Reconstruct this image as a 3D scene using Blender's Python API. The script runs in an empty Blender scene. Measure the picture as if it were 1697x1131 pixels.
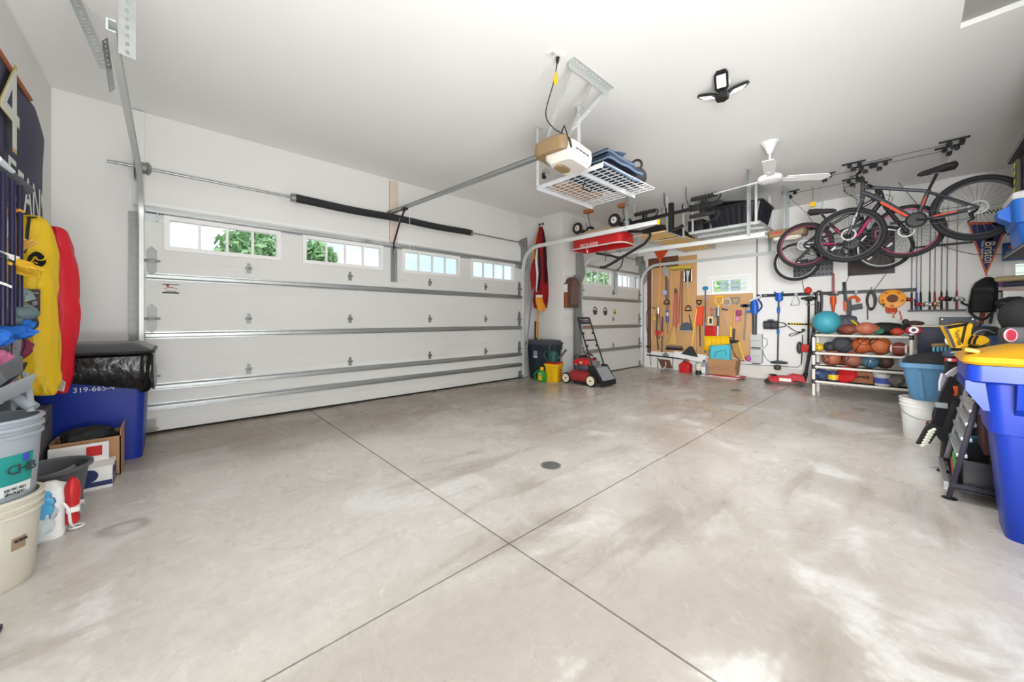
import bpy, bmesh, math, random
from mathutils import Vector, Matrix, noise as mnoise
RND = random.Random(11)
V = Vector
# ---------------------------------------------------------------- camera
CAM_H = 1.083
F_PX, YAW, HORIZON, CX = 607.64, 0.82506, 529.35, 848.5
scene = bpy.context.scene
C = scene.collection
cam_d = bpy.data.cameras.new('camera')
cam = bpy.data.objects.new('camera', cam_d); C.objects.link(cam)
cam_d.sensor_width = 36.0
cam_d.lens = F_PX / 1697.0 * 36.0
cam_d.shift_y = -(565.5 - HORIZON) / 1697.0
cam_d.clip_start = 0.02; cam_d.clip_end = 200
cam.location = (0, 0, CAM_H)
cam.rotation_euler = (math.pi / 2, 0, YAW - math.pi / 2)
scene.camera = cam
# ---------------------------------------------------------------- sky, lights, exposure
scene.view_settings.view_transform = 'Standard'
scene.view_settings.look = 'None'
scene.view_settings.gamma = 1.0
scene.view_settings.use_curve_mapping = False
scene.view_settings.exposure = 0.46
world = bpy.data.worlds.new('sky'); scene.world = world
world.use_nodes = True
wn = world.node_tree; wn.nodes.clear()
w_out = wn.nodes.new('ShaderNodeOutputWorld'); w_bg = wn.nodes.new('ShaderNodeBackground')
w_tc = wn.nodes.new('ShaderNodeTexCoord'); w_map = wn.nodes.new('ShaderNodeMapping')
w_map.inputs['Scale'].default_value = (1.2, 1.2, 3.5)
w_no = wn.nodes.new('ShaderNodeTexNoise'); w_no.inputs['Scale'].default_value = 2.2; w_no.inputs['Detail'].default_value = 6
w_rp = wn.nodes.new('ShaderNodeValToRGB')
w_rp.color_ramp.elements[0].position = .36; w_rp.color_ramp.elements[0].color = (.62, .80, 1.0, 1)
w_rp.color_ramp.elements[1].position = .60; w_rp.color_ramp.elements[1].color = (1, 1, 1, 1)
wn.links.new(w_tc.outputs['Generated'], w_map.inputs['Vector']); wn.links.new(w_map.outputs[0], w_no.inputs['Vector'])
wn.links.new(w_no.outputs['Fac'], w_rp.inputs['Fac']); wn.links.new(w_rp.outputs[0], w_bg.inputs['Color'])
w_bg.inputs['Strength'].default_value = .9
wn.links.new(w_bg.outputs[0], w_out.inputs['Surface'])

def area(name, loc, target, sx, sy, watts, col=(1, 1, 1), spread=180):
    d = bpy.data.lights.new(name, 'AREA'); d.shape = 'RECTANGLE'; d.size = sx; d.size_y = sy
    d.energy = watts; d.color = col; d.spread = math.radians(spread)
    o = bpy.data.objects.new(name, d); C.objects.link(o); o.location = loc
    o.rotation_euler = (V(target) - V(loc)).to_track_quat('-Z', 'Y').to_euler()
    return o
# added fill lamps behind the camera: ceiling bounce, beam down the room, soft wash
area('bounce_fill', (.2, -.85, .5), (.5, .1, 3.05), 1.8, 1.0, 106, (.975, .99, 1.0))
area('room_fill', (-.5, -.5, 1.3), (7.9, 2.0, 1.3), .9, .8, 27, (.99, .995, 1.0), 50)
area('soft_fill', (.0, -1.15, 1.6), (2.0, 4.0, 1.9), 1.3, 1.6, 5, (.98, .99, 1.0))
d_sun = bpy.data.lights.new('sun', 'SUN'); d_sun.energy = 1.5; d_sun.angle = .01; d_sun.color = (1, .97, .92)
sun = bpy.data.objects.new('sun', d_sun); C.objects.link(sun); sun.rotation_euler = V((.6, .35, -.72)).to_track_quat('-Z', 'Y').to_euler()
# ---------------------------------------------------------------- key planes (metres)
XL, XB, YW, YR, ZC = -0.76, 7.95, 4.93, -1.35, 3.048    # left wall, back wall, garage door wall, right wall, ceiling
YD, YW2, YD2, XR = 4.85, 4.28, 4.18, 5.22               # big door face, single door wall, single door face, return wall
# ---------------------------------------------------------------- pixel of the photograph -> point on a real plane
FWD = V((math.cos(YAW), math.sin(YAW), 0)); RGT = V((math.sin(YAW), -math.cos(YAW), 0)); UP = V((0, 0, 1))
def ray(u, v): return FWD + RGT * ((u - CX) / F_PX) + UP * ((HORIZON - v) / F_PX)
def on_axis(u, v, a, val):
    d = ray(u, v); c = V((0, 0, CAM_H)); return c + d * ((val - c[a]) / d[a])
def PX(u, v, x): return on_axis(u, v, 0, x)
def PY(u, v, y): return on_axis(u, v, 1, y)
def PZ(u, v, z=0.0): return on_axis(u, v, 2, z)
def PT(u, v, t): return V((0, 0, CAM_H)) + ray(u, v) * t
def WB(u, v, off=0.0): return PX(u, v, XB - off)        # on the back wall
def DA(u, v, off=0.0): return PY(u, v, YD - off)        # on the big door
def DB(u, v, off=0.0): return PY(u, v, YD2 - off)       # on the single door
# ---------------------------------------------------------------- materials
def lin(c): 
    c = c / 255.0
    return c / 12.92 if c <= .04045 else ((c + .055) / 1.055) ** 2.4
MATS = {}
def mat(name, rgb, rough=.5, metal=0.0, vary=.06, scale=9.0, bump=0.0, bscale=60.0, trans=0.0, alpha=1.0, coat=0.0, emit=None, ior=1.45):
    if name in MATS: return MATS[name]
    m = bpy.data.materials.new(name); m.use_nodes = True
    nt = m.node_tree; b = nt.nodes['Principled BSDF']
    col = (lin(rgb[0]), lin(rgb[1]), lin(rgb[2]), 1)
    tc = nt.nodes.new('ShaderNodeTexCoord')
    no = nt.nodes.new('ShaderNodeTexNoise'); no.inputs['Scale'].default_value = scale; no.inputs['Detail'].default_value = 4
    nt.links.new(tc.outputs['Object'], no.inputs['Vector'])
    rp = nt.nodes.new('ShaderNodeMixRGB'); rp.blend_type = 'MIX'
    rp.inputs[1].default_value = tuple(min(1, c * (1 - vary)) for c in col[:3]) + (1,)
    rp.inputs[2].default_value = tuple(min(1, c * (1 + vary)) for c in col[:3]) + (1,)
    nt.links.new(no.outputs['Fac'], rp.inputs[0]); nt.links.new(rp.outputs[0], b.inputs['Base Color'])
    b.inputs['Roughness'].default_value = rough; b.inputs['Metallic'].default_value = metal
    b.inputs['IOR'].default_value = ior
    b.inputs['Transmission Weight'].default_value = trans; b.inputs['Alpha'].default_value = alpha
    b.inputs['Coat Weight'].default_value = coat
    if emit:
        b.inputs['Emission Color'].default_value = col; b.inputs['Emission Strength'].default_value = emit
    if bump:
        n2 = nt.nodes.new('ShaderNodeTexNoise'); n2.inputs['Scale'].default_value = bscale; n2.inputs['Detail'].default_value = 3
        bp = nt.nodes.new('ShaderNodeBump'); bp.inputs['Strength'].default_value = bump; bp.inputs['Distance'].default_value = .01
        nt.links.new(tc.outputs['Object'], n2.inputs['Vector'])
        nt.links.new(n2.outputs['Fac'], bp.inputs['Height']); nt.links.new(bp.outputs[0], b.inputs['Normal'])
    MATS[name] = m
    return m
PAINT = mat('wall_paint', (236, 235, 232), .75, vary=.02, scale=2, bump=.05, bscale=120)
CEIL = mat('ceiling_paint', (245, 245, 243), .8, vary=.015, scale=1.5, bump=.05, bscale=150)
DOORW = mat('door_enamel', (226, 226, 223), .5, vary=.02, scale=3, bump=.02, bscale=200)
VINYL = mat('white_vinyl', (243, 243, 241), .4, vary=.01)
GALV = mat('galvanised_steel', (172, 176, 176), .38, .85, vary=.15, scale=25)
GALVD = mat('dull_galvanised_steel', (150, 152, 150), .5, .6, vary=.2, scale=18)
STEELP = mat('pale_galvanised_steel', (214, 218, 216), .4, .45, vary=.06, scale=20)
CHROME = mat('chrome', (205, 207, 208), .18, 1.0, vary=.03)
BLACK = mat('black_plastic', (30, 30, 32), .45, vary=.1)
BLACKM = mat('black_metal', (34, 34, 37), .4, .3, vary=.1)
RUBBER = mat('black_rubber', (36, 36, 37), .75, vary=.12, scale=30)
FOAM = mat('black_foam', (44, 44, 46), .8, vary=.1, bump=.2)
DGREY = mat('dark_grey_plastic', (74, 78, 84), .5, vary=.06)
GREY = mat('grey_plastic', (134, 140, 146), .5, vary=.05)
LGREY = mat('light_grey_plastic', (198, 200, 200), .5, vary=.03)
WHITE = mat('white_plastic', (240, 240, 238), .42, vary=.02)
RED = mat('red_plastic', (196, 32, 36), .4, vary=.06)
DRED = mat('dark_red_enamel', (150, 36, 38), .35, vary=.06, coat=.3)
ORANGE = mat('orange_plastic', (232, 92, 30), .42, vary=.05)
YELLOW = mat('yellow_plastic', (246, 196, 20), .42, vary=.04)
BLUE = mat('blue_plastic', (28, 92, 190), .4, vary=.05)
GREEN = mat('green_plastic', (30, 120, 60), .45, vary=.06)
TAN = mat('tan_plastic', (146, 122, 88), .5, vary=.04)
WOOD = mat('light_wood', (214, 168, 104), .55, vary=.14, scale=14)
DWOOD = mat('dark_wood', (104, 66, 48), .5, vary=.2, scale=12)
RWOOD = mat('reddish_wood', (150, 84, 52), .5, vary=.15, scale=12)
PAPER = mat('white_paper', (236, 235, 230), .7, vary=.02)
CARD = mat('brown_cardboard', (176, 134, 96), .8, vary=.06)
GLASS = mat('clear_glass', (255, 255, 255), .02, trans=1.0, vary=0, ior=1.1)
# ---------------------------------------------------------------- mesh builder
ORG = {}
class MB:
    def __init__(s): s.bm = bmesh.new(); s.mi = 0
    def m(s, i): s.mi = i; return s
    def _f(s, vs):
        try:
            f = s.bm.faces.new(vs); f.material_index = s.mi; f.smooth = True; return f
        except ValueError: return None
    def box(s, c, d, rot=None, bevel=0.0, taper=1.0, taper_y=None):
        hx, hy, hz = d[0] / 2, d[1] / 2, d[2] / 2; ty = taper if taper_y is None else taper_y
        vs = []
        for z in (-1, 1):
            kx = taper if z < 0 else 1; ky = ty if z < 0 else 1
            for x, y in ((-1, -1), (1, -1), (1, 1), (-1, 1)):
                p = V((x * hx * kx, y * hy * ky, z * hz))
                if rot is not None: p = rot @ p
                vs.append(s.bm.verts.new(p + V(c)))
        a = vs[:4]; b = vs[4:]
        fs = [s._f(a[::-1]), s._f(b)] + [s._f((a[i], a[(i + 1) % 4], b[(i + 1) % 4], b[i])) for i in range(4)]
        if bevel > 0:
            es = list({e for f in fs if f for e in f.edges})
            r = bmesh.ops.bevel(s.bm, geom=es, offset=bevel, segments=2, affect='EDGES', profile=.6)
            for f in r['faces']: f.material_index = s.mi; f.smooth = True
        return s
    def b2(s, p0, p1, bevel=0.0):
        c = [(a + b) / 2 for a, b in zip(p0, p1)]; d = [abs(a - b) for a, b in zip(p0, p1)]
        return s.box(c, d, bevel=bevel)
    def tube(s, pts, r, n=8, closed=False, sy=1.0):
        pts = [V(p) for p in pts]; N = len(pts)
        rs = list(r) if isinstance(r, (list, tuple)) else [r] * N
        rings = []; nrm = None
        for i, p in enumerate(pts):
            a = pts[(i - 1) % N] if (closed or i > 0) else p
            b = pts[(i + 1) % N] if (closed or i < N - 1) else p
            t = (b - a); t = t.normalized() if t.length > 1e-9 else V((0, 0, 1))
            if nrm is None:
                ref = V((0, 0, 1)) if abs(t.z) < .9 else V((1, 0, 0))
                nrm = ref.cross(t).normalized()
            else:
                nrm = nrm - t * nrm.dot(t)
                nrm = nrm.normalized() if nrm.length > 1e-6 else t.orthogonal().normalized()
            bi = t.cross(nrm)
            rings.append([s.bm.verts.new(p + (nrm * math.cos(2 * math.pi * k / n) + bi * math.sin(2 * math.pi * k / n) * sy) * rs[i]) for k in range(n)])
        for i in range(N if closed else N - 1):
            A = rings[i]; B = rings[(i + 1) % N]
            for k in range(n): s._f((A[k], A[(k + 1) % n], B[(k + 1) % n], B[k]))
        if not closed: s._f(rings[0][::-1]); s._f(rings[-1])
        return s
    def bar(s, p0, p1, w, h, up=(0, 0, 1), bevel=0.0):
        p0 = V(p0); p1 = V(p1); t = (p1 - p0).normalized(); up = V(up)
        sd = t.cross(up)
        if sd.length < 1e-4: sd = t.cross(V((1, 0, 0)))
        sd.normalize(); u = sd.cross(t)
        rot = Matrix((sd, t, u)).transposed()
        return s.box((p0 + p1) / 2, (w, (p1 - p0).length, h), rot, bevel)
    def lathe(s, prof, c=(0, 0, 0), n=24, ax=(0, 0, 1), sx=1.0, cap=True):
        c = V(c); ax = V(ax).normalized(); e1 = ax.orthogonal().normalized()
        if abs(ax.z) > .99: e1 = V((1, 0, 0))
        e2 = ax.cross(e1); rings = []
        for r, z in prof:
            if r < 1e-6: rings.append([s.bm.verts.new(c + ax * z)])
            else: rings.append([s.bm.verts.new(c + ax * z + (e1 * math.cos(2 * math.pi * k / n) * sx + e2 * math.sin(2 * math.pi * k / n)) * r) for k in range(n)])
        for A, B in zip(rings, rings[1:]):
            for k in range(n):
                k2 = (k + 1) % n
                if len(A) == 1 and len(B) > 1: s._f((A[0], B[k2], B[k]))
                elif len(B) == 1 and len(A) > 1: s._f((A[k], A[k2], B[0]))
                elif len(A) > 1: s._f((A[k], A[k2], B[k2], B[k]))
        if cap:
            if len(rings[0]) > 1: s._f(rings[0][::-1])
            if len(rings[-1]) > 1: s._f(rings[-1])
        return s
    def ball(s, c, r, sc=(1, 1, 1), n=20, rot=None):
        vs0 = len(s.bm.verts)
        rings = []; m = max(6, n // 2)
        for i in range(m + 1):
            th = math.pi * i / m
            row = []
            for k in range(1 if i in (0, m) else n):
                ph = 2 * math.pi * k / n
                p = V((math.sin(th) * math.cos(ph) * sc[0], math.sin(th) * math.sin(ph) * sc[1], -math.cos(th) * sc[2])) * r
                if rot is not None: p = rot @ p
                row.append(s.bm.verts.new(p + V(c)))
            rings.append(row)
        for A, B in zip(rings, rings[1:]):
            for k in range(n):
                k2 = (k + 1) % n
                if len(A) == 1: s._f((A[0], B[k2], B[k]))
                elif len(B) == 1: s._f((A[k], A[k2], B[0]))
                else: s._f((A[k], A[k2], B[k2], B[k]))
        return s
    def torus(s, c, R, r, ax=(0, 0, 1), n=32, k=8, a0=0, a1=None, sy=1.0):
        ax = V(ax).normalized(); e1 = V((0, 0, 1)).cross(ax)
        e1 = V((1, 0, 0)) if e1.length < 1e-4 else e1.normalized()
        e2 = ax.cross(e1)
        if a1 is None:
            return s.tube([V(c) + (e1 * math.cos(2 * math.pi * i / n) + e2 * math.sin(2 * math.pi * i / n)) * R for i in range(n)], r, k, closed=True, sy=sy)
        return s.tube([V(c) + (e1 * math.cos(a0 + (a1 - a0) * i / n) + e2 * math.sin(a0 + (a1 - a0) * i / n)) * R for i in range(n + 1)], r, k, sy=sy)
    def prism(s, poly, ext):
        e = V(ext); a = [s.bm.verts.new(V(p)) for p in poly]; b = [s.bm.verts.new(V(p) + e) for p in poly]
        s._f(a[::-1]); s._f(b); n = len(a)
        for i in range(n): s._f((a[i], a[(i + 1) % n], b[(i + 1) % n], b[i]))
        return s
    def quad(s, a, b, c, d):
        s._f([s.bm.verts.new(V(p)) for p in (a, b, c, d)]); return s
    def grid(s, fn, nu, nv, thick=0.0):
        rows = [[s.bm.verts.new(V(fn(i / nu, j / nv))) for j in range(nv + 1)] for i in range(nu + 1)]
        fs = []
        for i in range(nu):
            for j in range(nv): fs.append(s._f((rows[i][j], rows[i + 1][j], rows[i + 1][j + 1], rows[i][j + 1])))
        if thick:
            s.bm.normal_update()
            r = bmesh.ops.solidify(s.bm, geom=[f for f in fs if f], thickness=thick)
            for f in s.bm.faces: f.smooth = True
        return s
    def rbox(s, path_rings):
        """loft through closed rings of equal count"""
        rings = [[s.bm.verts.new(V(p)) for p in r] for r in path_rings]; n = len(rings[0])
        for A, B in zip(rings, rings[1:]):
            for k in range(n): s._f((A[k], A[(k + 1) % n], B[(k + 1) % n], B[k]))
        s._f(rings[0][::-1]); s._f(rings[-1])
        return s
def rring(c, w, d, r, n=4, z=0.0, yaw=0.0):
    """rounded rectangle ring in XY"""
    out = []
    for cx_, cy_, a0 in ((w / 2 - r, d / 2 - r, 0), (-w / 2 + r, d / 2 - r, 90), (-w / 2 + r, -d / 2 + r, 180), (w / 2 - r, -d / 2 + r, 270)):
        for i in range(n + 1):
            a = math.radians(a0 + 90 * i / n); x = cx_ + r * math.cos(a); y = cy_ + r * math.sin(a)
            out.append(V((c[0] + x * math.cos(yaw) - y * math.sin(yaw), c[1] + x * math.sin(yaw) + y * math.cos(yaw), z)))
    return out
def link_mesh(name, me, mats, parent, origin):
    o = bpy.data.objects.new(name, me)
    for m in (mats if isinstance(mats, (list, tuple)) else [mats]): me.materials.append(m)
    C.objects.link(o)
    if parent is not None: o.parent = parent
    else: o.location = origin
    ORG[o.name] = V(origin)
    return o
def build(name, mb, mats, parent=None, angle=38):
    bm = mb.bm
    bmesh.ops.recalc_face_normals(bm, faces=bm.faces[:])
    if parent is not None: org = ORG[parent.name]
    else:
        xs = [v.co for v in bm.verts]
        lo = [min(c[i] for c in xs) for i in range(3)]; hi = [max(c[i] for c in xs) for i in range(3)]
        org = V(((lo[0] + hi[0]) / 2, (lo[1] + hi[1]) / 2, lo[2]))
    for v in bm.verts: v.co -= org
    me = bpy.data.meshes.new(name); bm.to_mesh(me); bm.free()
    me.set_sharp_from_angle(angle=math.radians(angle))
    return link_mesh(name, me, mats, parent, org)
def tag(o, label, cat, group=None, kind=None):
    o['label'] = label; o['category'] = cat
    if group: o['group'] = group
    if kind: o['kind'] = kind
    return o
def thing(name, label, cat, loc=(0, 0, 0), group=None):
    o = bpy.data.objects.new(name, None); C.objects.link(o); o.location = V(loc); o.empty_display_size = .05
    ORG[o.name] = V(loc)
    return tag(o, label, cat, group)
def part(p, name, mb, mats, label=None, kind=None):
    o = build(name, mb, mats, p)
    if label: o['label'] = label
    if kind: o['kind'] = kind
    return o
def solo(name, label, cat, mb, mats, group=None, kind=None): return tag(build(name, mb, mats), label, cat, group, kind)
def struct(name, mb, mats): 
    o = build(name, mb, mats); o['kind'] = 'structure'; return o
def dup(root, loc, label, rot=None, group=None):
    r = root.copy(); C.objects.link(r); r.location = loc
    if rot is not None: r.rotation_euler = rot
    r['label'] = label
    if group: r['group'] = group
    for ch in list(root.children):
        c = ch.copy(); C.objects.link(c); c.parent = r
        for g in list(ch.children):
            d = g.copy(); C.objects.link(d); d.parent = c
    return r
def text(p, name, s, m, pos, xd, yd, size, depth=.0008, align='CENTER', shear=0.0, label=None, width=None):
    """lettering as a thin mesh standing on a surface: xd = reading direction, yd = up of the letters"""
    cu = bpy.data.curves.new(name, 'FONT'); cu.body = s; cu.size = size; cu.extrude = depth; cu.align_x = align; cu.align_y = 'CENTER'; cu.shear = shear
    cu.resolution_u = 3
    tmp = bpy.data.objects.new(name + '_curve', cu); C.objects.link(tmp)
    dg = bpy.context.evaluated_depsgraph_get(); me = bpy.data.meshes.new_from_object(tmp.evaluated_get(dg))
    bpy.data.objects.remove(tmp); bpy.data.curves.remove(cu)
    xd = V(xd).normalized(); yd = V(yd); yd = (yd - xd * yd.dot(xd)).normalized(); zd = xd.cross(yd)
    org = ORG[p.name]
    k = 1.0
    if width:
        ws = [v.co.x for v in me.vertices]; k = width / max(1e-6, max(ws) - min(ws))
    for v in me.vertices: v.co = V(pos) + xd * (v.co.x * k) + yd * v.co.y + zd * v.co.z - org
    me.materials.clear()
    o = link_mesh(name, me, m, p, org)
    if label: o['label'] = label
    return o
def arc(c, r, a0, a1, n, e1, e2): 
    return [V(c) + (V(e1) * math.cos(a0 + (a1 - a0) * i / n) + V(e2) * math.sin(a0 + (a1 - a0) * i / n)) * r for i in range(n + 1)]
def lerp(a, b, t): return V(a) + (V(b) - V(a)) * t
def bez(a, b, c, d, n=10): 
    a, b, c, d = V(a), V(b), V(c), V(d)
    return [a * (1 - t) ** 3 + b * 3 * t * (1 - t) ** 2 + c * 3 * t * t * (1 - t) + d * t ** 3 for t in [i / n for i in range(n + 1)]]
def spline(pts, k=4):
    pts = [V(p) for p in pts]; out = []
    for i in range(len(pts) - 1):
        p0 = pts[max(0, i - 1)]; p1 = pts[i]; p2 = pts[i + 1]; p3 = pts[min(len(pts) - 1, i + 2)]
        for j in range(k):
            t = j / k
            out.append(.5 * ((2 * p1) + (p2 - p0) * t + (2 * p0 - 5 * p1 + 4 * p2 - p3) * t * t + (3 * p1 - p0 - 3 * p2 + p3) * t ** 3))
    return out + [pts[-1]]
# ================================================================ THE ROOM
def concrete():
    m = bpy.data.materials.new('concrete_floor'); m.use_nodes = True; nt = m.node_tree; b = nt.nodes['Principled BSDF']
    L = nt.links.new; N = nt.nodes.new
    tc = N('ShaderNodeTexCoord')
    def noise(scale, detail=5, rough=.55, dist=0.0, off=(0, 0, 0), st=(1, 1, 1)):
        mp = N('ShaderNodeMapping'); mp.inputs['Location'].default_value = off; mp.inputs['Scale'].default_value = st
        n = N('ShaderNodeTexNoise'); n.inputs['Scale'].default_value = scale; n.inputs['Detail'].default_value = detail
        n.inputs['Roughness'].default_value = rough; n.inputs['Distortion'].default_value = dist
        L(tc.outputs['Object'], mp.inputs[0]); L(mp.outputs[0], n.inputs['Vector']); return n.outputs['Fac']
    def ramp(x, a, c, va=0.0, vb=1.0):
        r = N('ShaderNodeMapRange'); r.interpolation_type = 'SMOOTHSTEP'
        r.inputs[1].default_value = a; r.inputs[2].default_value = c; r.inputs[3].default_value = va; r.inputs[4].default_value = vb
        L(x, r.inputs[0]); return r.outputs[0]
    def math_(op, x, y):
        r = N('ShaderNodeMath'); r.operation = op; r.use_clamp = True
        for i, q in enumerate((x, y)):
            if isinstance(q, (int, float)): r.inputs[i].default_value = q
            else: L(q, r.inputs[i])
        return r.outputs[0]
    def mix(f, a, c):
        r = N('ShaderNodeMixRGB'); L(f, r.inputs[0])
        for i, q in ((1, a), (2, c)):
            if isinstance(q, tuple): r.inputs[i].default_value = (lin(q[0]), lin(q[1]), lin(q[2]), 1)
            else: L(q, r.inputs[i])
        return r.outputs[0]
    sep = N('ShaderNodeSeparateXYZ'); geo = N('ShaderNodeNewGeometry'); L(geo.outputs['Position'], sep.inputs[0])
    big = noise(.55, 6, .6, .6); med = noise(1.7, 7, .62, .8, (3.4, 1, 0)); fine = noise(26, 5, .7)
    streak = noise(1.1, 6, .6, .3, (9, 0, 0), (.6, 3.2, 1))
    col = mix(ramp(big, .36, .66), (182, 175, 166), (214, 209, 203))
    col = mix(ramp(med, .54, .66, 0, .8), col, (226, 225, 223))                    # pale mineral bloom
    col = mix(ramp(streak, .54, .70, 0, .6), col, (154, 143, 131))
    # grime and damp along the big door, with the shade there painted in
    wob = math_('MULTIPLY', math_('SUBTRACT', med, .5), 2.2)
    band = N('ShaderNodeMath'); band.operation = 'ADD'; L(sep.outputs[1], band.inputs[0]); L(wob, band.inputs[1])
    dirt_shade = math_('MULTIPLY', ramp(band.outputs[0], 3.1, 4.3), ramp(streak, .25, .55, .55, .95))
    right = ramp(sep.outputs[0], 4.0, 5.2, 1, .12); dirt_shade = math_('MULTIPLY', dirt_shade, right)
    col = mix(dirt_shade, col, (140, 125, 110))
    rust = math_('MULTIPLY', ramp(noise(2.6, 5, .6, .5, (5, 5, 0)), .6, .72, 0, .35), ramp(sep.outputs[1], 2.2, 4.0))
    col = mix(rust, col, (164, 128, 100))
    # drip rings and scuffs
    vo = N('ShaderNodeTexVoronoi'); vo.inputs['Scale'].default_value = 1.25; vo.inputs['Randomness'].default_value = 1
    dm = N('ShaderNodeMixRGB'); dm.blend_type = 'ADD'; dm.inputs[0].default_value = .16; L(tc.outputs['Object'], dm.inputs[1])
    nn = N('ShaderNodeTexNoise'); nn.inputs['Scale'].default_value = 5; L(tc.outputs['Object'], nn.inputs['Vector']); L(nn.outputs['Color'], dm.inputs[2]); L(dm.outputs[0], vo.inputs['Vector'])
    ring = math_('MULTIPLY', ramp(vo.outputs['Distance'], .05, .10), ramp(vo.outputs['Distance'], .15, .10))
    ring = math_('MULTIPLY', ring, ramp(noise(.9, 2, .5, 0, (2, 7, 0)), .5, .6))
    col = mix(math_('MULTIPLY', ring, .6), col, (140, 131, 122))
    spot = math_('MULTIPLY', ramp(vo.outputs['Distance'], .075, .03), ramp(noise(2.1, 3, .5, 0, (8, 3, 0)), .55, .62))
    col = mix(math_('MULTIPLY', spot, .6), col, (228, 226, 222))
    speck = ramp(noise(70, 3, .7), .64, .74, 0, .28); col = mix(speck, col, (140, 130, 120))
    col = mix(ramp(fine, .3, .7, 0, .22), col, (150, 142, 134))
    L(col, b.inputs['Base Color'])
    rr = ramp(med, .35, .7, .20, .42); L(rr, b.inputs['Roughness'])
    bp = N('ShaderNodeBump'); bp.inputs['Strength'].default_value = .08; bp.inputs['Distance'].default_value = .004
    L(fine, bp.inputs['Height']); L(bp.outputs[0], b.inputs['Normal'])
    return m
CONC = concrete()
JOINT = mat('dirty_joint', (74, 66, 58), .9)
GX, GY = 1.19, 1.31                                        # saw cuts
f_ = MB(); g = .0045
for x0, x1 in ((XL - .1, GX - g), (GX + g, XB + .1)):
    for y0, y1 in ((-2.6, GY - g), (GY + g, YW + .2)):
        f_.m(0).b2((x0, y0, -.03), (x1, y1, 0))
f_.m(1).b2((XL - .1, -2.6, -.06), (XB + .1, YW + .2, -.012))
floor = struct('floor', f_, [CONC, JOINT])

struct('wall_left', MB().b2((XL - .12, -2.6, -.03), (XL, YW + .14, ZC)), PAINT)
DX0, DX1, DH = -.14, 4.65, 2.07
struct('wall_garage_side', MB().b2((XL, YW, -.03), (DX0, YW + .14, ZC)).b2((DX1, YW, -.03), (XR + .12, YW + .14, ZC)).b2((DX0, YW, DH), (DX1, YW + .14, ZC)), PAINT)
struct('wall_return', MB().b2((XR, YW2, -.03), (XR + .12, YW, ZC)), PAINT)
SX0, SX1 = 5.66, 7.80
struct('wall_single_door_side', MB().b2((XR + .12, YW2, -.03), (SX0, YW2 + .14, ZC)).b2((SX1, YW2, -.03), (XB + .14, YW2 + .14, ZC)).b2((SX0, YW2, DH), (SX1, YW2 + .14, ZC)), PAINT)
W1 = (2.05, 2.70, 1.60, 1.885)                              # back wall window openings: y0, y1, z0, z1
W2 = (-1.25, -.90, 1.42, 1.83)
wb = MB(); T = .14
for y0, y1, z0, z1 in ((YR - .1, W2[0], -.03, ZC), (W2[1], W1[0], -.03, ZC), (W1[1], YW2, -.03, ZC)): wb.b2((XB, y0, z0), (XB + T, y1, z1))
for w in (W1, W2): wb.b2((XB, w[0], -.03), (XB + T, w[1], w[2])); wb.b2((XB, w[0], w[3]), (XB + T, w[1], ZC))
struct('wall_back', wb, PAINT)
struct('wall_right', MB().b2((XL - .12, YR - .12, -.03), (XB, YR, ZC)), PAINT)
HX0, HX1, HY0, HY1 = 3.15, 3.907, -1.1, -.235               # attic hatch opening
ce = MB()
ce.b2((XL - .12, HY1, ZC), (XB + .14, YW + .14, ZC + .14)); ce.b2((XL - .12, -2.6, ZC), (XB + .14, HY0, ZC + .14))
ce.b2((XL - .12, HY0, ZC), (HX0, HY1, ZC + .14)); ce.b2((HX1, HY0, ZC), (XB + .14, HY1, ZC + .14))
struct('ceiling', ce, CEIL)
hatch = thing('attic_hatch', 'grey recessed attic hatch panel in the ceiling', 'hatch', ((HX0 + HX1) / 2, (HY0 + HY1) / 2, ZC + .03))
part(hatch, 'panel', MB().b2((HX0 + .004, HY0 + .004, ZC + .035), (HX1 - .004, HY1 - .004, ZC + .06)), mat('hatch_grey', (172, 170, 166), .7))
STEM = mat('painted_stem_wall', (222, 220, 214), .8, vary=.06, scale=5, bump=.1)
struct('baseboard_back', MB().b2((XB - .035, YR, 0), (XB, YW2, .215)), STEM)
struct('baseboard_return', MB().b2((XR - .03, YW2, 0), (XR, YW, .215)).b2((DX1 + .2, YW - .03, 0), (XR, YW, .215)), STEM)

def wall_window(n, w, panes=1, view=0.0):
    y0, y1, z0, z1 = w
    fr = MB(); tr = .062
    for a, b_ in (((y0 - tr, z0 - tr), (y1 + tr, z0)), ((y0 - tr, z1), (y1 + tr, z1 + tr)), ((y0 - tr, z0), (y0, z1)), ((y1, z0), (y1 + tr, z1))):
        fr.b2((XB - .016, a[0], a[1]), (XB, b_[0], b_[1]))
    o = build('window_%d' % n, fr, VINYL); o['kind'] = 'structure'
    s = MB(); k = .032
    for a, b_ in (((y0, z0), (y1, z0 + k)), ((y0, z1 - k), (y1, z1)), ((y0, z0 + k), (y0 + k, z1 - k)), ((y1 - k, z0 + k), (y1, z1 - k))):
        s.b2((XB + .03, a[0], a[1]), (XB + .07, b_[0], b_[1]))
    part(o, 'sash', s, VINYL)
    part(o, 'pane', MB().b2((XB + .048, y0 + k, z0 + k), (XB + .052, y1 - k, z1 - k)), GLASS)
    return o
wall_window(1, W1); wall_window(2, W2)
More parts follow.
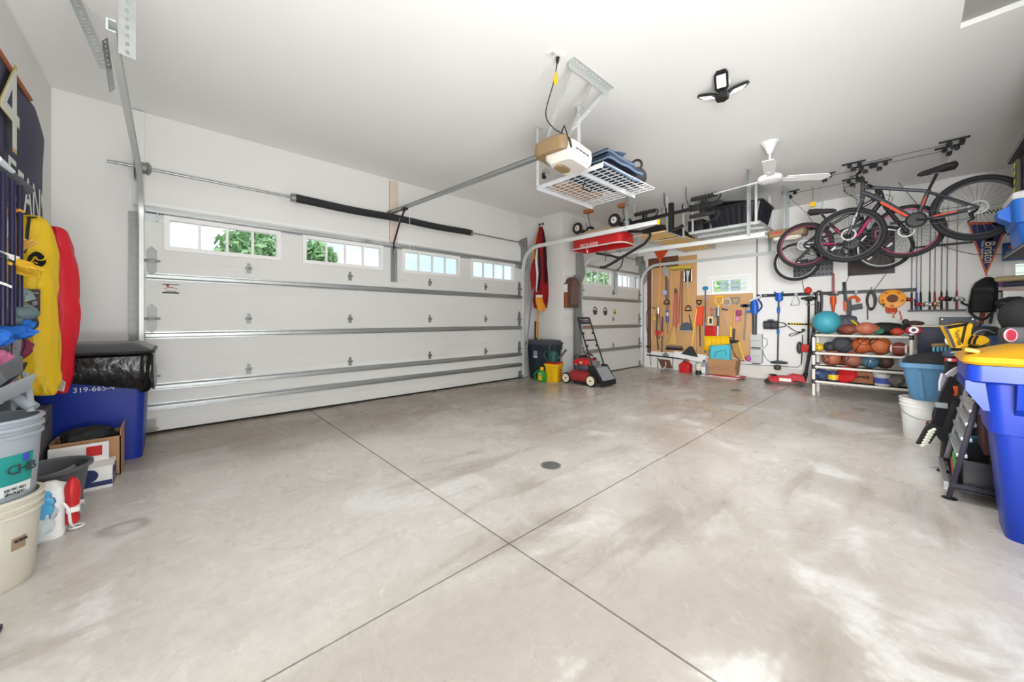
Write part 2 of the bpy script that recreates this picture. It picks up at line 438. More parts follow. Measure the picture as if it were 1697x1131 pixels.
# outside
PAVE = mat('driveway_concrete', (205, 202, 196), .8, vary=.08, scale=1)
struct('driveway', MB().b2((-40, YW + .2, -.12), (60, 60, -.04)), PAVE)
struct('side_yard', MB().b2((XB + .1, -40, -.14), (60, YW + .2, -.05)), mat('lawn', (120, 160, 80), .9, vary=.2, scale=3))
LEAF = mat('tree_leaves', (150, 190, 138), .6, vary=.3, scale=6)
BARK = mat('tree_bark', (96, 76, 60), .9)
def tree(label, p, h, r, n, seed):
    rd = random.Random(seed); t = thing('tree', label, 'tree', p, 'trees out on the drive')
    part(t, 'trunk', MB().tube([p, p + V((.1, 0, h * .35)), p + V((0, .1, h * .8))], [.12, .1, .03]), BARK)
    m = MB()
    for i in range(n):
        while True:
            q = V((rd.uniform(-1, 1), rd.uniform(-1, 1), rd.uniform(-1, 1)))
            if .35 < q.length < 1: break
        q = V((q.x * r, q.y * r, q.z * r * .8)) + p + V((0, 0, h - r * .8)); s = rd.uniform(.12, .22)
        e1 = V((rd.uniform(-1, 1), rd.uniform(-1, 1), rd.uniform(-1, 1))).normalized() * s; e2 = e1.orthogonal().normalized() * s * .6
        m.quad(q - e1, q - e2, q + e1, q + e2)
    part(t, 'crown', m, LEAF)
def base_at(u, t): p = PT(u, HORIZON, t); p.z = -.05; return p
tree('bushy green tree seen in the right half of the leftmost window of the big door', base_at(428, 13), 4.45, 1.25, 900, 1)
tree('small green tree seen in the left panes of the second window of the big door', base_at(524, 15), 4.3, .75, 600, 2)
tree('green tree seen through the left window of the single garage door', base_at(980, 20), 4.2, 1.3, 700, 3)
SID = mat('white_siding', (226, 228, 228), .7)
hs = thing('neighbour_house', 'white neighbouring house with lap siding seen through the back window', 'building', (13.5, 3.2, -.05))
wl = MB().b2((13.55, -2.6, -.05), (17, 4.55, 5.2))
for i in range(34): wl.b2((13.53, -2.6, .15 * i), (13.56, 4.55, .15 * i + .135))
part(hs, 'wall', wl, SID)
for k, yy in enumerate((3.85, 4.2)):
    sh = MB().b2((13.50, yy - .13, 1.3), (13.53, yy + .13, 2.75))
    for i in range(9): sh.b2((13.485, yy - .11, 1.36 + .155 * i), (13.51, yy + .11, 1.36 + .155 * i + .12))
    part(hs, 'shutter', sh, mat('pale_shutter', (176, 186, 198), .6))
part(hs, 'roof', MB().prism([(13.2, -3, 5.2), (17.4, -3, 5.2), (15.3, -3, 6.8)], (0, 8, 0)), mat('roof_shingles', (92, 88, 86), .9))
m_ = MB(); rd = random.Random(5)
pb = V((12.3, 4.12, 0))
for i in range(420):
    q = pb + V((rd.gauss(0, .22), rd.gauss(0, .28), rd.uniform(0, 2.3))); s = rd.uniform(.05, .1)
    e1 = V((rd.uniform(-1, 1), rd.uniform(-1, 1), rd.uniform(-1, 1))).normalized() * s; e2 = e1.orthogonal().normalized() * s * .6
    m_.quad(q - e1, q - e2, q + e1, q + e2)
solo('shrub', 'bright green shrub outside the left end of the back window', 'shrub', m_, mat('bright_leaves', (150, 205, 90), .6, vary=.25))
# recycling floor drains
def drain(px, py, label):
    p = PZ(px, py); t = thing('floor_drain', label, 'drain', p, 'floor drains')
    part(t, 'rim', MB().lathe([(.072, 0), (.075, .003), (.062, .004), (.062, 0)], p, 28, cap=False), GALVD)
    part(t, 'well', MB().lathe([(0, .0005), (.062, .0005)], p, 28, cap=False), JOINT)
    gr = MB()
    for i in range(-4, 5):
        h = math.sqrt(max(0, .061 ** 2 - (i * .0135) ** 2)); gr.b2((p.x - h, p.y + i * .0135 - .0035, .001), (p.x + h, p.y + i * .0135 + .0035, .0035))
    part(t, 'grate', gr, GALVD)
drain(913, 772, 'round slotted floor drain near the crossing of the saw cuts')
drain(1219, 647.5, 'small round floor drain out by the tool wall')
# ================================================================ GARAGE DOORS
SEC = [.02, .545, 1.09, 1.634, 2.14]
SEAL = mat('rubber_seal', (28, 26, 25), .8)
def hinge(p, x, y, z, end=False):
    h = MB()
    if end:
        h.prism([(x - .035, y, z - .10), (x, y, z - .14), (x + .035, y, z - .10), (x + .035, y, z + .10), (x, y, z + .14), (x - .035, y, z + .10)], (0, -.004, 0))
        h.tube([(x - .07, y - .022, z), (x + .06, y - .022, z)], .009, 8)
        h.box((x, y - .014, z), (.05, .03, .035), bevel=.004)
    else:
        h.prism([(x - .022, y, z - .055), (x + .022, y, z - .055), (x + .014, y, z + .055), (x - .014, y, z + .055)], (0, -.004, 0))
        h.tube([(x - .03, y - .014, z), (x + .03, y - .014, z)], .009, 8)
        h.box((x - .02, y - .012, z), (.012, .024, .03)).box((x + .02, y - .012, z), (.012, .024, .03))
    part(p, 'roller_hinge' if end else 'hinge', h, GALVD)
def strut(p, x0, x1, y, z, h=.046, d=.045):
    s = MB()
    s.b2((x0, y - .004, z - h * .75), (x1, y, z + h * .75)); s.b2((x0, y - d, z - h * .28), (x1, y - d + .004, z + h * .28))
    for sg in (-1, 1):
        s.prism([(x0, y - d, z + sg * h * .28), (x0, y - .004, z + sg * h * .42), (x0, y - .004, z + sg * h * .5), (x0, y - d + .004, z + sg * h * .34)], (x1 - x0, 0, 0))
    part(p, 'strut', s, GALV)
def garage_door(n, x0, x1, y, wins, struts, hx, wz, npan=4):
    root = bpy.data.objects.new('door_%d' % n, None); C.objects.link(root); root.location = ((x0 + x1) / 2, y, 0); ORG[root.name] = V(root.location)
    root['kind'] = 'structure'
    th = .045
    for i in range(4):
        z0, z1 = SEC[i] + .002, SEC[i + 1] - .002
        s = MB()
        if i < 3:
            s.b2((x0, y + .004, z0 - .002), (x1, y + th, z1 + .002)); k = 4; hh = (z1 - z0) / k
            for j in range(k): s.b2((x0, y, z0 + j * hh + .0025), (x1, y + .006, z0 + (j + 1) * hh - .0025))
        else:
            s.b2((x0, y, z0 - .002), (x1, y + th, wz[0])); s.b2((x0, y, wz[1]), (x1, y + th, z1))
            xs = [x0] + [q for w in wins for q in w] + [x1]
            for a, b_ in zip(xs[0::2], xs[1::2]): s.b2((a, y, wz[0]), (b_, y + th, wz[1]))
        pn = part(root, 'section', s, DOORW)
        if i == 3:
            for a, b_ in wins:
                fr = MB(); k = .03; yy = y - .014
                fr.b2((a - .012, yy, wz[0] - .012), (b_ + .012, y + th, wz[0] + k)); fr.b2((a - .012, yy, wz[1] - k), (b_ + .012, y + th, wz[1] + .012))
                fr.b2((a - .012, yy, wz[0] + k), (a + k, y + th, wz[1] - k)); fr.b2((b_ - k, yy, wz[0] + k), (b_ + .012, y + th, wz[1] - k))
                for j in range(1, 4):
                    xm = a + k + (b_ - a - 2 * k) * j / 4; fr.b2((xm - .011, y + .004, wz[0] + k), (xm + .011, y + .03, wz[1] - k))
                part(pn, 'window_frame', fr, VINYL)
                part(pn, 'pane', MB().b2((a + k, y + .018, wz[0] + k), (b_ - k, y + .022, wz[1] - k)), GLASS)
    part(root, 'bottom_seal', MB().b2((x0, y + .005, .001), (x1, y + .04, .02)), SEAL)
    for z in struts: strut(root, x0 + .01, x1 - .01, y, z)
    for z in SEC[1:4]:
        for x in hx: hinge(root, x, y, z)
        for x in (x0 + .05, x1 - .05): hinge(root, x, y, z, True)
    tb = MB()
    for x in (x0 + .09, x1 - .09): tb.b2((x - .09, y - .006, SEC[4] - .13), (x + .09, y, SEC[4] - .01)).b2((x - .004, y - .05, SEC[4] - .13), (x + .004, y, SEC[4] - .01))
    part(root, 'top_bracket', tb, GALV)
    bb = MB()
    for x in (x0 + .04, x1 - .04): bb.b2((x - .04, y - .012, .02), (x + .04, y, .14)).tube([(x - .07, y - .03, .05), (x + .06, y - .03, .05)], .009)
    part(root, 'bottom_bracket', bb, GALVD)
    return root
BX0, BX1 = -.2, 4.71
door1 = garage_door(1, BX0, BX1, YD, [(-.055, .886), (1.13, 2.08), (2.38, 3.335), (3.575, 4.54)], [.252, .44, .93, 1.488, 2.10], (.6, 1.66, 2.81, 3.87), (1.757, 2.068))
# opener bracket on the middle of the top section
xm = DA(652, 450).x
part(door1, 'opener_bracket', MB().b2((xm - .04, YD - .006, 1.60), (xm + .04, YD, 2.1)).b2((xm - .04, YD - .03, 1.60), (xm - .034, YD, 2.1)).b2((xm + .034, YD - .03, 1.60), (xm + .04, YD, 2.1)).b2((xm - .02, YD - .05, 1.98), (xm + .02, YD - .004, 2.06)), GALV)
stk = DA(283, 479)
sk = part(door1, 'sticker', MB().b2((stk.x - .06, YD - .0015, stk.z - .045), (stk.x + .06, YD - .0005, stk.z + .045)), mat('sticker_white', (228, 226, 222), .5))
part(sk, 'print', MB().b2((stk.x - .06, YD - .0022, stk.z + .037), (stk.x + .06, YD - .0014, stk.z + .045)).b2((stk.x - .06, YD - .0022, stk.z - .045), (stk.x + .06, YD - .0014, stk.z - .032)).b2((stk.x - .04, YD - .0022, stk.z - .026), (stk.x + .04, YD - .0014, stk.z - .020)), mat('print_black', (40, 38, 38), .6))
part(sk, 'logo', MB().tube([V((stk.x + q, YD - .002, stk.z + .008 + .006 * math.cos(q * 60))) for q in [-.05 + .01 * i for i in range(11)]], .0035, 6).lathe([(.012, 0), (.012, .001)], (stk.x - .022, YD - .002, stk.z + .03), 16, ax=(0, -1, 0)), mat('print_red', (170, 44, 52), .6))
door2 = garage_door(2, 5.60, 7.86, YD2, [(DB(969, 460).x, DB(1013, 460).x), (DB(1022, 465).x, DB(1058, 465).x)], [.46, .93, 1.488, 2.10], (6.72,), (1.757, 2.068))
x2 = DB(1019, 470).x
part(door2, 'opener_bracket', MB().b2((x2 - .035, YD2 - .006, 1.6), (x2 + .035, YD2, 2.1)).b2((x2 - .035, YD2 - .028, 1.6), (x2 - .03, YD2, 2.1)).b2((x2 + .03, YD2 - .028, 1.6), (x2 + .035, YD2, 2.1)), GALV)
# helmet stickers on the single door
for (u, v), col, lab, kind in (((986, 515.5), (96, 98, 104), 'grey helmet shaped sticker on the single garage door, nearest its hinge side', 0), ((1003, 516.5), (92, 92, 98), 'grey helmet shaped sticker in the middle of the single garage door row', 0), ((1018.5, 517), (206, 176, 60), 'yellow helmet shaped sticker at the right end of the row on the single garage door', 1)):
    p = DB(u, v, .001); t = thing('helmet_sticker', lab, 'sticker', p, 'helmet stickers on the single door')
    k = .75 if kind else 1
    part(t, 'shell', MB().prism([p + V((.075 * k * math.cos(a) , 0, .085 * k * math.sin(a))) for a in [math.pi * 2 * i / 20 for i in range(20)]], (0, -.002, 0)), mat('sticker_%d' % (u), col, .4))
    part(t, 'face_mask', MB().b2((p.x - .02 * k, p.y - .004, p.z - .055 * k), (p.x + .06 * k, p.y - .002, p.z - .035 * k)).b2((p.x - .02 * k, p.y - .004, p.z - .02 * k), (p.x + .06 * k, p.y - .002, p.z - .004 * k)).b2((p.x - .005, p.y - .004, p.z - .06 * k), (p.x + .008, p.y - .002, p.z + .0)), mat('sticker_dark', (40, 38, 36), .5))
    part(t, 'stripe', MB().b2((p.x - .05 * k, p.y - .004, p.z + .02 * k), (p.x + .03 * k, p.y - .002, p.z + .05 * k)), mat('sticker_pale', (226, 222, 210), .5))

# ---------------------------------------------------------------- tracks
def track(name, label, x, y, zh, yend, zend, side, m=STEELP, tip=None, zv0=.02, r=.38):
    """vertical C track, quarter bend and horizontal run; side = +1 opens to +x"""
    t = thing(name, label, 'door track', (x, y, 0))
    yv = y - .035
    path = [(x, yv, zv0), (x, yv, zh - r)] + [(x, yv - r + r * math.cos(a), zh - r + r * math.sin(a)) for a in [math.pi / 2 * i / 12 for i in range(1, 13)]] + [(x, yend, zend)]
    w = MB(); pts = [V(p) for p in path]
    # C section: back web, two lips
    prof = [(-.002, -.028), (.0, -.028), (.03, -.03), (.03, -.022), (.004, -.024), (.004, .024), (.03, .022), (.03, .03), (0, .028), (-.002, .028)]
    rings = []
    for i, p in enumerate(pts):
        a = pts[max(0, i - 1)]; b_ = pts[min(len(pts) - 1, i + 1)]; tg = (b_ - a).normalized(); nx = V((1, 0, 0)); bn = tg.cross(nx).normalized()
        rings.append([p + nx * (q[0] * side) + bn * q[1] for q in prof])
    w.rbox(rings)
    part(t, 'rail', w, m)
    a_ = MB().b2((x - side * .004, y - .07, .0), (x - side * .0, y + .06, zh - r + .1)).b2((x - side * .075, y + .055, 0), (x, y + .06, zh - r + .1))
    part(t, 'jamb_angle', a_, GALVD)
    fl = MB().prism([(x - side * .006, y + .06, zh - r - .05), (x - side * .006, y + .06, zh + .14), (x - side * .006, y - .10, zh + .14), (x - side * .006, y - .16, zh - r + .1), (x - side * .006, y - .08, zh - r - .05)], (side * .004, 0, 0))
    part(t, 'flag_bracket', fl, GALVD)
    if tip: part(t, 'end_stop', MB().box((x, yend - .005, zend), (.06, .012, .065), bevel=.003), tip)
    return t
def perforated(p0, p1, w=.034, up=(0, 1, 0), flange=None, hole=.0095, pitch=.028):
    """slotted angle iron: a strip with real holes, plus a solid flange"""
    m = MB(); p0 = V(p0); p1 = V(p1); t = (p1 - p0).normalized(); n = V(up); n = (n - t * n.dot(t)).normalized(); s = t.cross(n).normalized()
    L = (p1 - p0).length; k = max(1, int(L / pitch)); th = .0022
    e = (w - hole) / 2
    m.bar(p0 + s * (-w / 2 + e / 2), p1 + s * (-w / 2 + e / 2), e, th, n); m.bar(p0 + s * (w / 2 - e / 2), p1 + s * (w / 2 - e / 2), e, th, n)
    for i in range(k + 1):
        c = p0 + t * (L * i / k); a = max(0, L * i / k - pitch * .28); b_ = min(L, L * i / k + pitch * .28)
        m.bar(p0 + t * a, p0 + t * b_, hole, th, n)
    if flange is not None:
        f = V(flange).normalized(); q = s * (w / 2 if f.dot(s) >= 0 else -w / 2)
        m.bar(p0 + q + f * 0 - n * w / 2, p1 + q - n * w / 2, th, w, n)
    return m
tl = track('garage_door_track', 'long galvanised door track bending up beside the big door, at the left end', BX0 - .03, YD, 2.37, 2.55, 2.47, 1)
part(tl, 'hanger', perforated((BX0 + .035, 2.58, 2.36), (BX0 + .035, 2.58, ZC), .06, (.25, -1, 0), None, .014, .04), GALV)
part(tl, 'brace', perforated((BX0 - .06, 2.86, 2.40), (-.445, 3.42, 3.04), .05, (.1, -1, -.5), None, .014, .04), GALV)
part(tl, 'brace_plate', perforated((BX0 - .05, 3.02, 2.36), (BX0 - .05, 2.70, 2.47), .04, (1, -.4, -.4)), GALV)
tr_ = track('garage_door_track', 'pale door track with a yellow end stop running out over the red wagon', BX1 + .03, YD, 2.375, 2.26, 2.375, -1, mat('white_steel', (232, 234, 232), .35, .25), YELLOW)
part(tr_, 'hanger', perforated((BX1 + .045, 2.72, 2.37), (BX1 + .045, 2.72, ZC), .036, (1, 0, 0), (0, 1, 0)), GALV)
t2l = track('garage_door_track', 'thin grey track of the single door, on the side nearest the big door', 5.55, YD2, 2.19, 1.25, 2.17, 1, STEELP)
part(t2l, 'hanger', perforated((5.54, 1.42, 2.17), (5.54, 1.42, ZC), .034, (1, 0, 0), (0, 1, 0)), GALV)
t2r = track('garage_door_track', 'pale track of the single door bending out in front of the pegboard', 7.89, YD2, 2.285, 1.62, 2.27, -1, STEELP)
part(t2r, 'hanger', perforated((7.915, 1.70, 2.27), (7.915, 1.70, ZC), .034, (1, 0, 0), (0, 1, 0)), GALV)

# ---------------------------------------------------------------- torsion springs
def torsion(label, x0, x1, y, z, foam=None, plates=()):
    t = thing('torsion_bar', label, 'spring bar', ((x0 + x1) / 2, y, z))
    part(t, 'shaft', MB().tube([(x0, y, z), (x1, y, z)], .0125, 12), GALV)
    for xd, yw in plates:
        part(t, 'cable_drum', MB().lathe([(.035, -.045), (.062, -.04), (.05, -.03), (.05, .02), (.06, .03), (.03, .05)], (xd, y, z), 20, ax=(1, 0, 0)), GALVD)
        part(t, 'end_plate', MB().b2((xd + (.06 if xd > 2 else -.064), y - .055, z - .10), (xd + (.064 if xd > 2 else -.06), yw, z + .10)), GALVD)
    if foam:
        pts = [(foam[0] + (foam[1] - foam[0]) * i / 24, y, z - .012 * math.sin(math.pi * i / 12) ** 2) for i in range(25)]
        part(t, 'foam_sleeve', MB().tube(pts, .046, 16), FOAM)
        for xx in (foam[0] - .015, (foam[0] + foam[1]) / 2 + .03, foam[1] + .01):
            part(t, 'winding_cone', MB().lathe([(.03, -.03), (.046, -.025), (.046, .02), (.028, .03)], (xx, y, z - .002), 14, ax=(1, 0, 0)), GALVD)
    return t
torsion('long spring bar in a black foam sleeve above the big garage door', -.43, 4.80, 4.80, 2.48, (1.03, 3.52), ((-.20, YW), (4.70, YW)))
torsion('short bare spring bar above the single garage door', 5.60, 7.86, 4.14, 2.42, None, ((5.68, YW2), (7.78, YW2)))
for (u0, u1, v0, z1), lab, m in (((219, 240, 179, 2.15), 'tall white painted backing plank above the upper left corner of the big door', PAINT), ((644.5, 658, 296, 2.16), 'pinkish painted centre plank carrying the spring bar above the big door', mat('pink_primer', (226, 208, 196), .7)), ((857, 866, 354, 2.16), 'white painted backing plank above the upper right corner of the big door', PAINT)):
    a = PY(u0, v0 + 4, YW); b_ = PY(u1, v0 + 4, YW)
    solo('backing_plank', lab, 'plank', MB().b2((a.x, YW - .036, z1), (b_.x, YW - .001, a.z), .002), m)
struct('trim_1', MB().b2((BX0 - .028, YD + .012, 0), (BX0 - .002, YW, 2.12)), mat('brown_jamb', (92, 62, 50), .8, vary=.2))
solo('caulk_strip', 'thin white stop moulding along the head of the big garage door', 'moulding', MB().b2((BX0, YW - .012, 2.17), (BX1, YW - .001, 2.20)), VINYL)
# ================================================================ LEFT WALL AND CORNER
# ---- banner on the left wall
NAVY = mat('banner_navy', (44, 44, 76), .6, vary=.15, scale=3)
bn = thing('fan_banner', 'dark navy cloth banner with white lettering on the left wall', 'banner', (XL + .01, 4.0, 1.9))
def WL(u, v, off=.0): return PX(u, v, XL + off)
by0, by1, bz0, bz1 = 3.2, 4.58, 1.72, 2.62
def ban(u, v):
    y = by0 + (by1 - by0) * u; z = bz1 - (bz1 - bz0) * v
    cut = .0
    if u > .8 and v < .35: z -= (u - .8) / .2 * (.35 - v) * .75 * (bz1 - bz0) * .55
    if u > .9: y -= (u - .9) * .6 * max(0, v - .55)
    return V((XL + .014 + .012 * math.sin(9 * u + 2 * v) * math.sin(3 * v + .5), y, z))
part(bn, 'cloth', MB().grid(ban, 30, 16, .003), NAVY)
part(bn, 'hem', MB().tube([V((XL + .022, by0, bz1 + .005)), V((XL + .022, by0 + .98, bz1 + .005))], .014, 8), mat('banner_orange_hem', (170, 96, 58), .6))
part(bn, 'lower_hem', MB().tube([V((XL + .03, by0, bz0 + .004)), V((XL + .03, by1 - .09, bz0 + .004))], .010, 8), mat('banner_hem', (36, 36, 60), .6))
LET = mat('banner_white', (222, 226, 220), .6)
FG = mat('banner_gold', (206, 176, 92), .6)
text(bn, 'numeral', '4', FG, (XL + .034, 3.70, 2.36), (0, 1, 0), (0, 0, 1), .80, .001)
text(bn, 'numeral', '4', LET, (XL + .036, 3.70, 2.36), (0, 1, 0), (0, 0, 1), .72, .001)
text(bn, 'lettering', 'FANS', LET, (XL + .036, 4.17, 1.90), (0, 1, 0), (0, 0, 1), .36, .001, width=.66)
text(bn, 'lettering', 'E', LET, (XL + .036, 3.72, 1.93), (0, 1, 0), (0, 0, 1), .36, .001)
# ---- hook rail and bags
hk = thing('wall_hook_rail', 'rusty brown double hook on the left wall carrying the red chair bag', 'hook', PT(96, 412, 2.7))
p_ = PT(97, 412, 2.52)
part(hk, 'arm', MB().tube([(XL + .002, p_.y + .02, p_.z - .01), (p_.x - .02, p_.y, p_.z), p_, p_ + V((.0, 0, .035))], .008, 8), RWOOD)
part(hk, 'plate', MB().b2((XL + .001, p_.y - .01, p_.z - .05), (XL + .006, p_.y + .05, p_.z + .04)), RWOOD)
def bag(name, label, t, prof, m, depth, tw=0.0, seed=0):
    """hanging stuff sack: prof = list of (v, uL, uR) pixel rows at view depth t"""
    pts = []
    for v, ul, ur in prof:
        a = PT(ul, v, t); b_ = PT(ur, v, t); c = (a + b_) / 2; w = (b_ - a).length / 2
        pts.append((c, w))
    # smooth
    cs = spline([p[0] for p in pts], 8); wsx = spline([V((p[1], 0, 0)) for p in pts], 8)
    rings = []
    for i, (c, w) in enumerate(zip(cs, wsx)):
        k = i / (len(cs) - 1); d = depth * (.30 + .70 * min(1, 3.2 * k, 3.5 * (1 - k) ** .8))
        ring = []
        for j in range(48):
            a = 2 * math.pi * j / 48
            ca_, sa_ = math.cos(a), math.sin(a)
            nz = mnoise.noise(V((2.2 * ca_ + seed, 2.2 * sa_, 9 * k + 3 * ca_))) * .10 + mnoise.noise(V((5 * ca_ + seed, 5 * sa_, 5 * k))) * .06
            cr = 1 + .13 * math.sin(9 * a + seed) * max(0, 1 - 3.5 * k)
            ring.append(c + RGT * (math.copysign(abs(ca_) ** .8, ca_) * w.x * (1 + .6 * nz)) + FWD * (math.copysign(abs(sa_) ** .8, sa_) * d * (cr + 3.4 * nz)))
        rings.append(ring)
    o = thing(name, label, 'bag', cs[-1])
    part(o, 'sack', MB().rbox(rings), m)
    return o, cs
YB = mat('yellow_nylon', (214, 176, 22), .55, vary=.06, scale=5, bump=.6, bscale=9)
RB = mat('red_nylon', (208, 22, 42), .5, vary=.06, scale=5, bump=.6, bscale=9)
rbag, rcs = bag('chair_bag', 'red nylon folding chair bag hanging on the left wall behind the yellow one', 2.50, [(376, 84, 96), (386, 79, 106), (420, 77, 112), (480, 76, 118), (520, 77, 119), (580, 77, 114), (630, 77, 110), (652, 80, 108)], RB, .075, seed=1)
part(rbag, 'drawstring', MB().tube(spline([PT(90, 380, 2.5), PT(92, 400, 2.5), PT(97, 425, 2.5), PT(99, 436, 2.5), PT(97, 446, 2.49)], 4), .004, 6).ball(PT(98, 438, 2.5), .01), BLACK)
part(rbag, 'care_tag', MB().prism([PT(87, 618, 2.40), PT(108, 634, 2.40), PT(105, 649, 2.40), PT(78, 646, 2.40)], (.002, .001, 0)).prism([PT(86, 604, 2.41), PT(92, 608, 2.41), PT(93, 617, 2.41), PT(86, 616, 2.41)], (.002, .001, 0)), mat('care_tag_cloth', (226, 220, 212), .8))
ybag, ycs = bag('chair_bag', 'yellow nylon folding chair bag with a black bird mark hanging on the left wall', 2.2, [(358, 37, 62), (368, 32, 72), (400, 28, 77), (440, 26, 79), (480, 24, 80), (540, 21, 81), (600, 18, 84), (640, 17, 88), (655, 19, 89)], YB, .085, seed=3)
part(ybag, 'drawstring', MB().tube([PT(40 + 22 * i / 8, 360 + (i % 2), 2.2 - .05 * math.sin(math.pi * i / 8)) for i in range(9)], .005, 6).tube(spline([PT(47, 362, 2.13), PT(44, 385, 2.09), PT(41, 420, 2.09)], 4), .004, 6).tube(spline([PT(50, 362, 2.13), PT(47, 390, 2.09), PT(44, 415, 2.09)], 4), .003, 6), BLACK)
# bird mark: black oval patch with yellow stroke
def onbag(u, v, t=2.105): return PT(u, v, t)
cm = [onbag(43 + 33 * (.5 + .5 * math.cos(a)) + 3 * math.sin(2 * a), 431 + 13.5 * math.sin(a) - 2 * math.cos(a), 2.112 + .03 * abs(math.cos(a)) ** 3) for a in [2 * math.pi * i / 28 for i in range(28)]]
mk = part(ybag, 'bird_mark', MB().prism(cm, -FWD * .004), mat('mark_black', (26, 24, 26), .6))
part(mk, 'bird_stroke', MB().tube(spline([onbag(48, 437, 2.102), onbag(54, 432, 2.10), onbag(58, 426, 2.10), onbag(63, 431, 2.10), onbag(72, 431, 2.103), onbag(76, 426, 2.11)], 4), .004, 6).tube(spline([onbag(50, 439, 2.101), onbag(57, 435, 2.10), onbag(62, 437, 2.10)], 4), .0035, 6), YB)
lb = part(ybag, 'printed_label', MB().prism([onbag(32, 479, 2.112), onbag(67, 480, 2.108), onbag(67, 521, 2.108), onbag(48, 520, 2.104), onbag(47, 500, 2.104), onbag(33, 498, 2.112)], -FWD * .003), mat('label_charcoal', (84, 80, 84), .5))
part(lb, 'print', MB().prism([onbag(36, 484, 2.100), onbag(64, 485, 2.100), onbag(64, 487, 2.100), onbag(36, 486, 2.100)], -FWD * .001).prism([onbag(52, 517, 2.098), onbag(66, 518, 2.098), onbag(66, 520, 2.098), onbag(52, 519, 2.098)], -FWD * .001).prism([onbag(54, 500, 2.098), onbag(62, 499, 2.098), onbag(62, 506, 2.098), onbag(54, 507, 2.098)], -FWD * .001), mat('label_print', (178, 172, 178), .5))
# ---- navy sports rack standing against the left wall
NV = mat('navy_steel', (34, 30, 62), .35, .3)
gr_ = thing('sports_gear_rack', 'navy barred sports gear rack with white elastic straps at the left edge', 'rack', PZ(20, 900, 0))
T0 = 1.78
def GR(u, v, dt=0.0): return PT(u, v, T0 + dt)
part(gr_, 'top_tube', MB().tube([PT(-40, 244, T0 - .05), PT(-12, 268, T0 + .02), PT(46, 316, T0 + .2)], .026, 14), DGREY)
for u, dt in ((5, 0), (20, .06), (33, .13)):
    a = GR(u, 282 + u * .8, dt); lo = PT(u, 540, T0 + dt)
    part(gr_, 'bar', MB().tube([a, V((a.x, a.y, lo.z))], .0115, 10), NV)
a = PT(6, 560, T0); 
part(gr_, 'leg', MB().bar((a.x, a.y + .02, .0), (a.x, a.y + .02, 1.02), .03, .03, (0, 1, 0)), DGREY)
b_ = PT(31, 560, T0 + .12)
part(gr_, 'leg', MB().bar(V((b_.x - .06, b_.y, 0)), V((b_.x, b_.y, 1.02)), .024, .024, (0, 1, 0)), GREY)
for v in (418, 469): part(gr_, 'elastic_strap', MB().prism([GR(-10, v - 6, -.03), GR(8, v, -.02), GR(20, v + 4, .04), GR(33, v + 8, .11), GR(33, v + 18, .11), GR(20, v + 13, .04), GR(8, v + 9, -.02), GR(-10, v + 4, -.03)] if v < 450 else [GR(-10, v - 6, -.03), GR(8, v, -.02), GR(20, v + 5, .04), GR(20, v + 9, .04), GR(8, v + 4, -.02), GR(-10, v - 1, -.03)], -FWD * .002), WHITE)
part(gr_, 'basket_floor', MB().prism([GR(-20, 640, -.2), GR(40, 612, .05), GR(46, 600, .25), GR(-20, 612, .1)], (0, 0, -.01)), BLACK)
part(gr_, 'light_strip', MB().tube([PT(-6, 262, T0 - .06), PT(20, 284, T0 + .06)], [.016, .011], 10), mat('clear_sleeve', (214, 222, 228), .2, vary=.02))
def blob(name, label, cat, m, balls, extra=None, group=None):
    t = thing(name, label, cat, balls[0][0], group)
    mb = MB()
    rr = random.Random(len(label))
    for c, r, sc in balls: mb.ball(c, r, sc, 16)
    part(t, 'body', mb, m)
    return t
YG = mat('yellow_glove', (222, 176, 44), .6); GG = mat('grey_green_rubber', (120, 138, 140), .6)
def glove(label, p, d, m, s=1.0):
    t = thing('work_glove', label, 'glove', p); d = V(d).normalized(); sd = d.cross(UP).normalized()
    part(t, 'palm', MB().tube([p - d * .10 * s, p - d * .05 * s, p, p + d * .03 * s], [.04 * s, .045 * s, .05 * s, .045 * s], 12, sy=.6), m)
    for k, (o, L) in enumerate(((-.035, .06), (-.012, .075), (.012, .07), (.035, .055))):
        part(t, 'finger', MB().tube([p + d * .02 * s + sd * o * s, p + d * (.03 + L * .5) * s + sd * o * 1.15 * s, p + d * (.03 + L) * s + sd * o * 1.2 * s], [.014 * s, .013 * s, .008 * s], 8), m)
    part(t, 'thumb', MB().tube([p - d * .03 * s + sd * .04 * s, p + sd * .075 * s, p + d * .03 * s + sd * .08 * s], [.016 * s, .014 * s, .009 * s], 8), m)
    return t
glove('yellow work glove poking out between the navy bars, upper one', GR(36, 438, .1), RGT + UP * -.35 + FWD * .1, YG, .8)
glove('yellow work glove poking out between the navy bars, under the first', GR(34, 449, .14), RGT + UP * -.5 + FWD * .2, YG, .75)
glove('tan work glove behind the navy bars near the top', GR(2, 350, .1), RGT + UP * .1, mat('tan_glove', (206, 150, 60), .7), .8)
glove('tan work glove behind the navy bars above the white strap', GR(22, 410, .2), RGT + UP * .5, mat('pale_tan_glove', (210, 164, 78), .7), .9)
bt = thing('rubber_boots', 'grey green rubber waders stuffed behind the navy bars', 'waders', GR(20, 560, .1))
part(bt, 'leg', MB().tube(spline([GR(-12, 470, .12), GR(4, 505, .12), GR(20, 520, .15), GR(44, 505, .18)], 4), [.05 + .0 * i for i in range(13)], 12), GG)
part(bt, 'leg', MB().tube(spline([GR(-10, 520, .1), GR(12, 500, .15), GR(30, 488, .2), GR(40, 500, .22)], 4), .045, 12), GG)
part(bt, 'foot', MB().ball(GR(34, 520, .14), .05, (1.3, 1, .8)), mat('dark_green_rubber', (86, 104, 108), .6))
part(bt, 'foot', MB().ball(GR(8, 532, .08), .045, (1.3, 1, .8)), MATS['dark_green_rubber'])
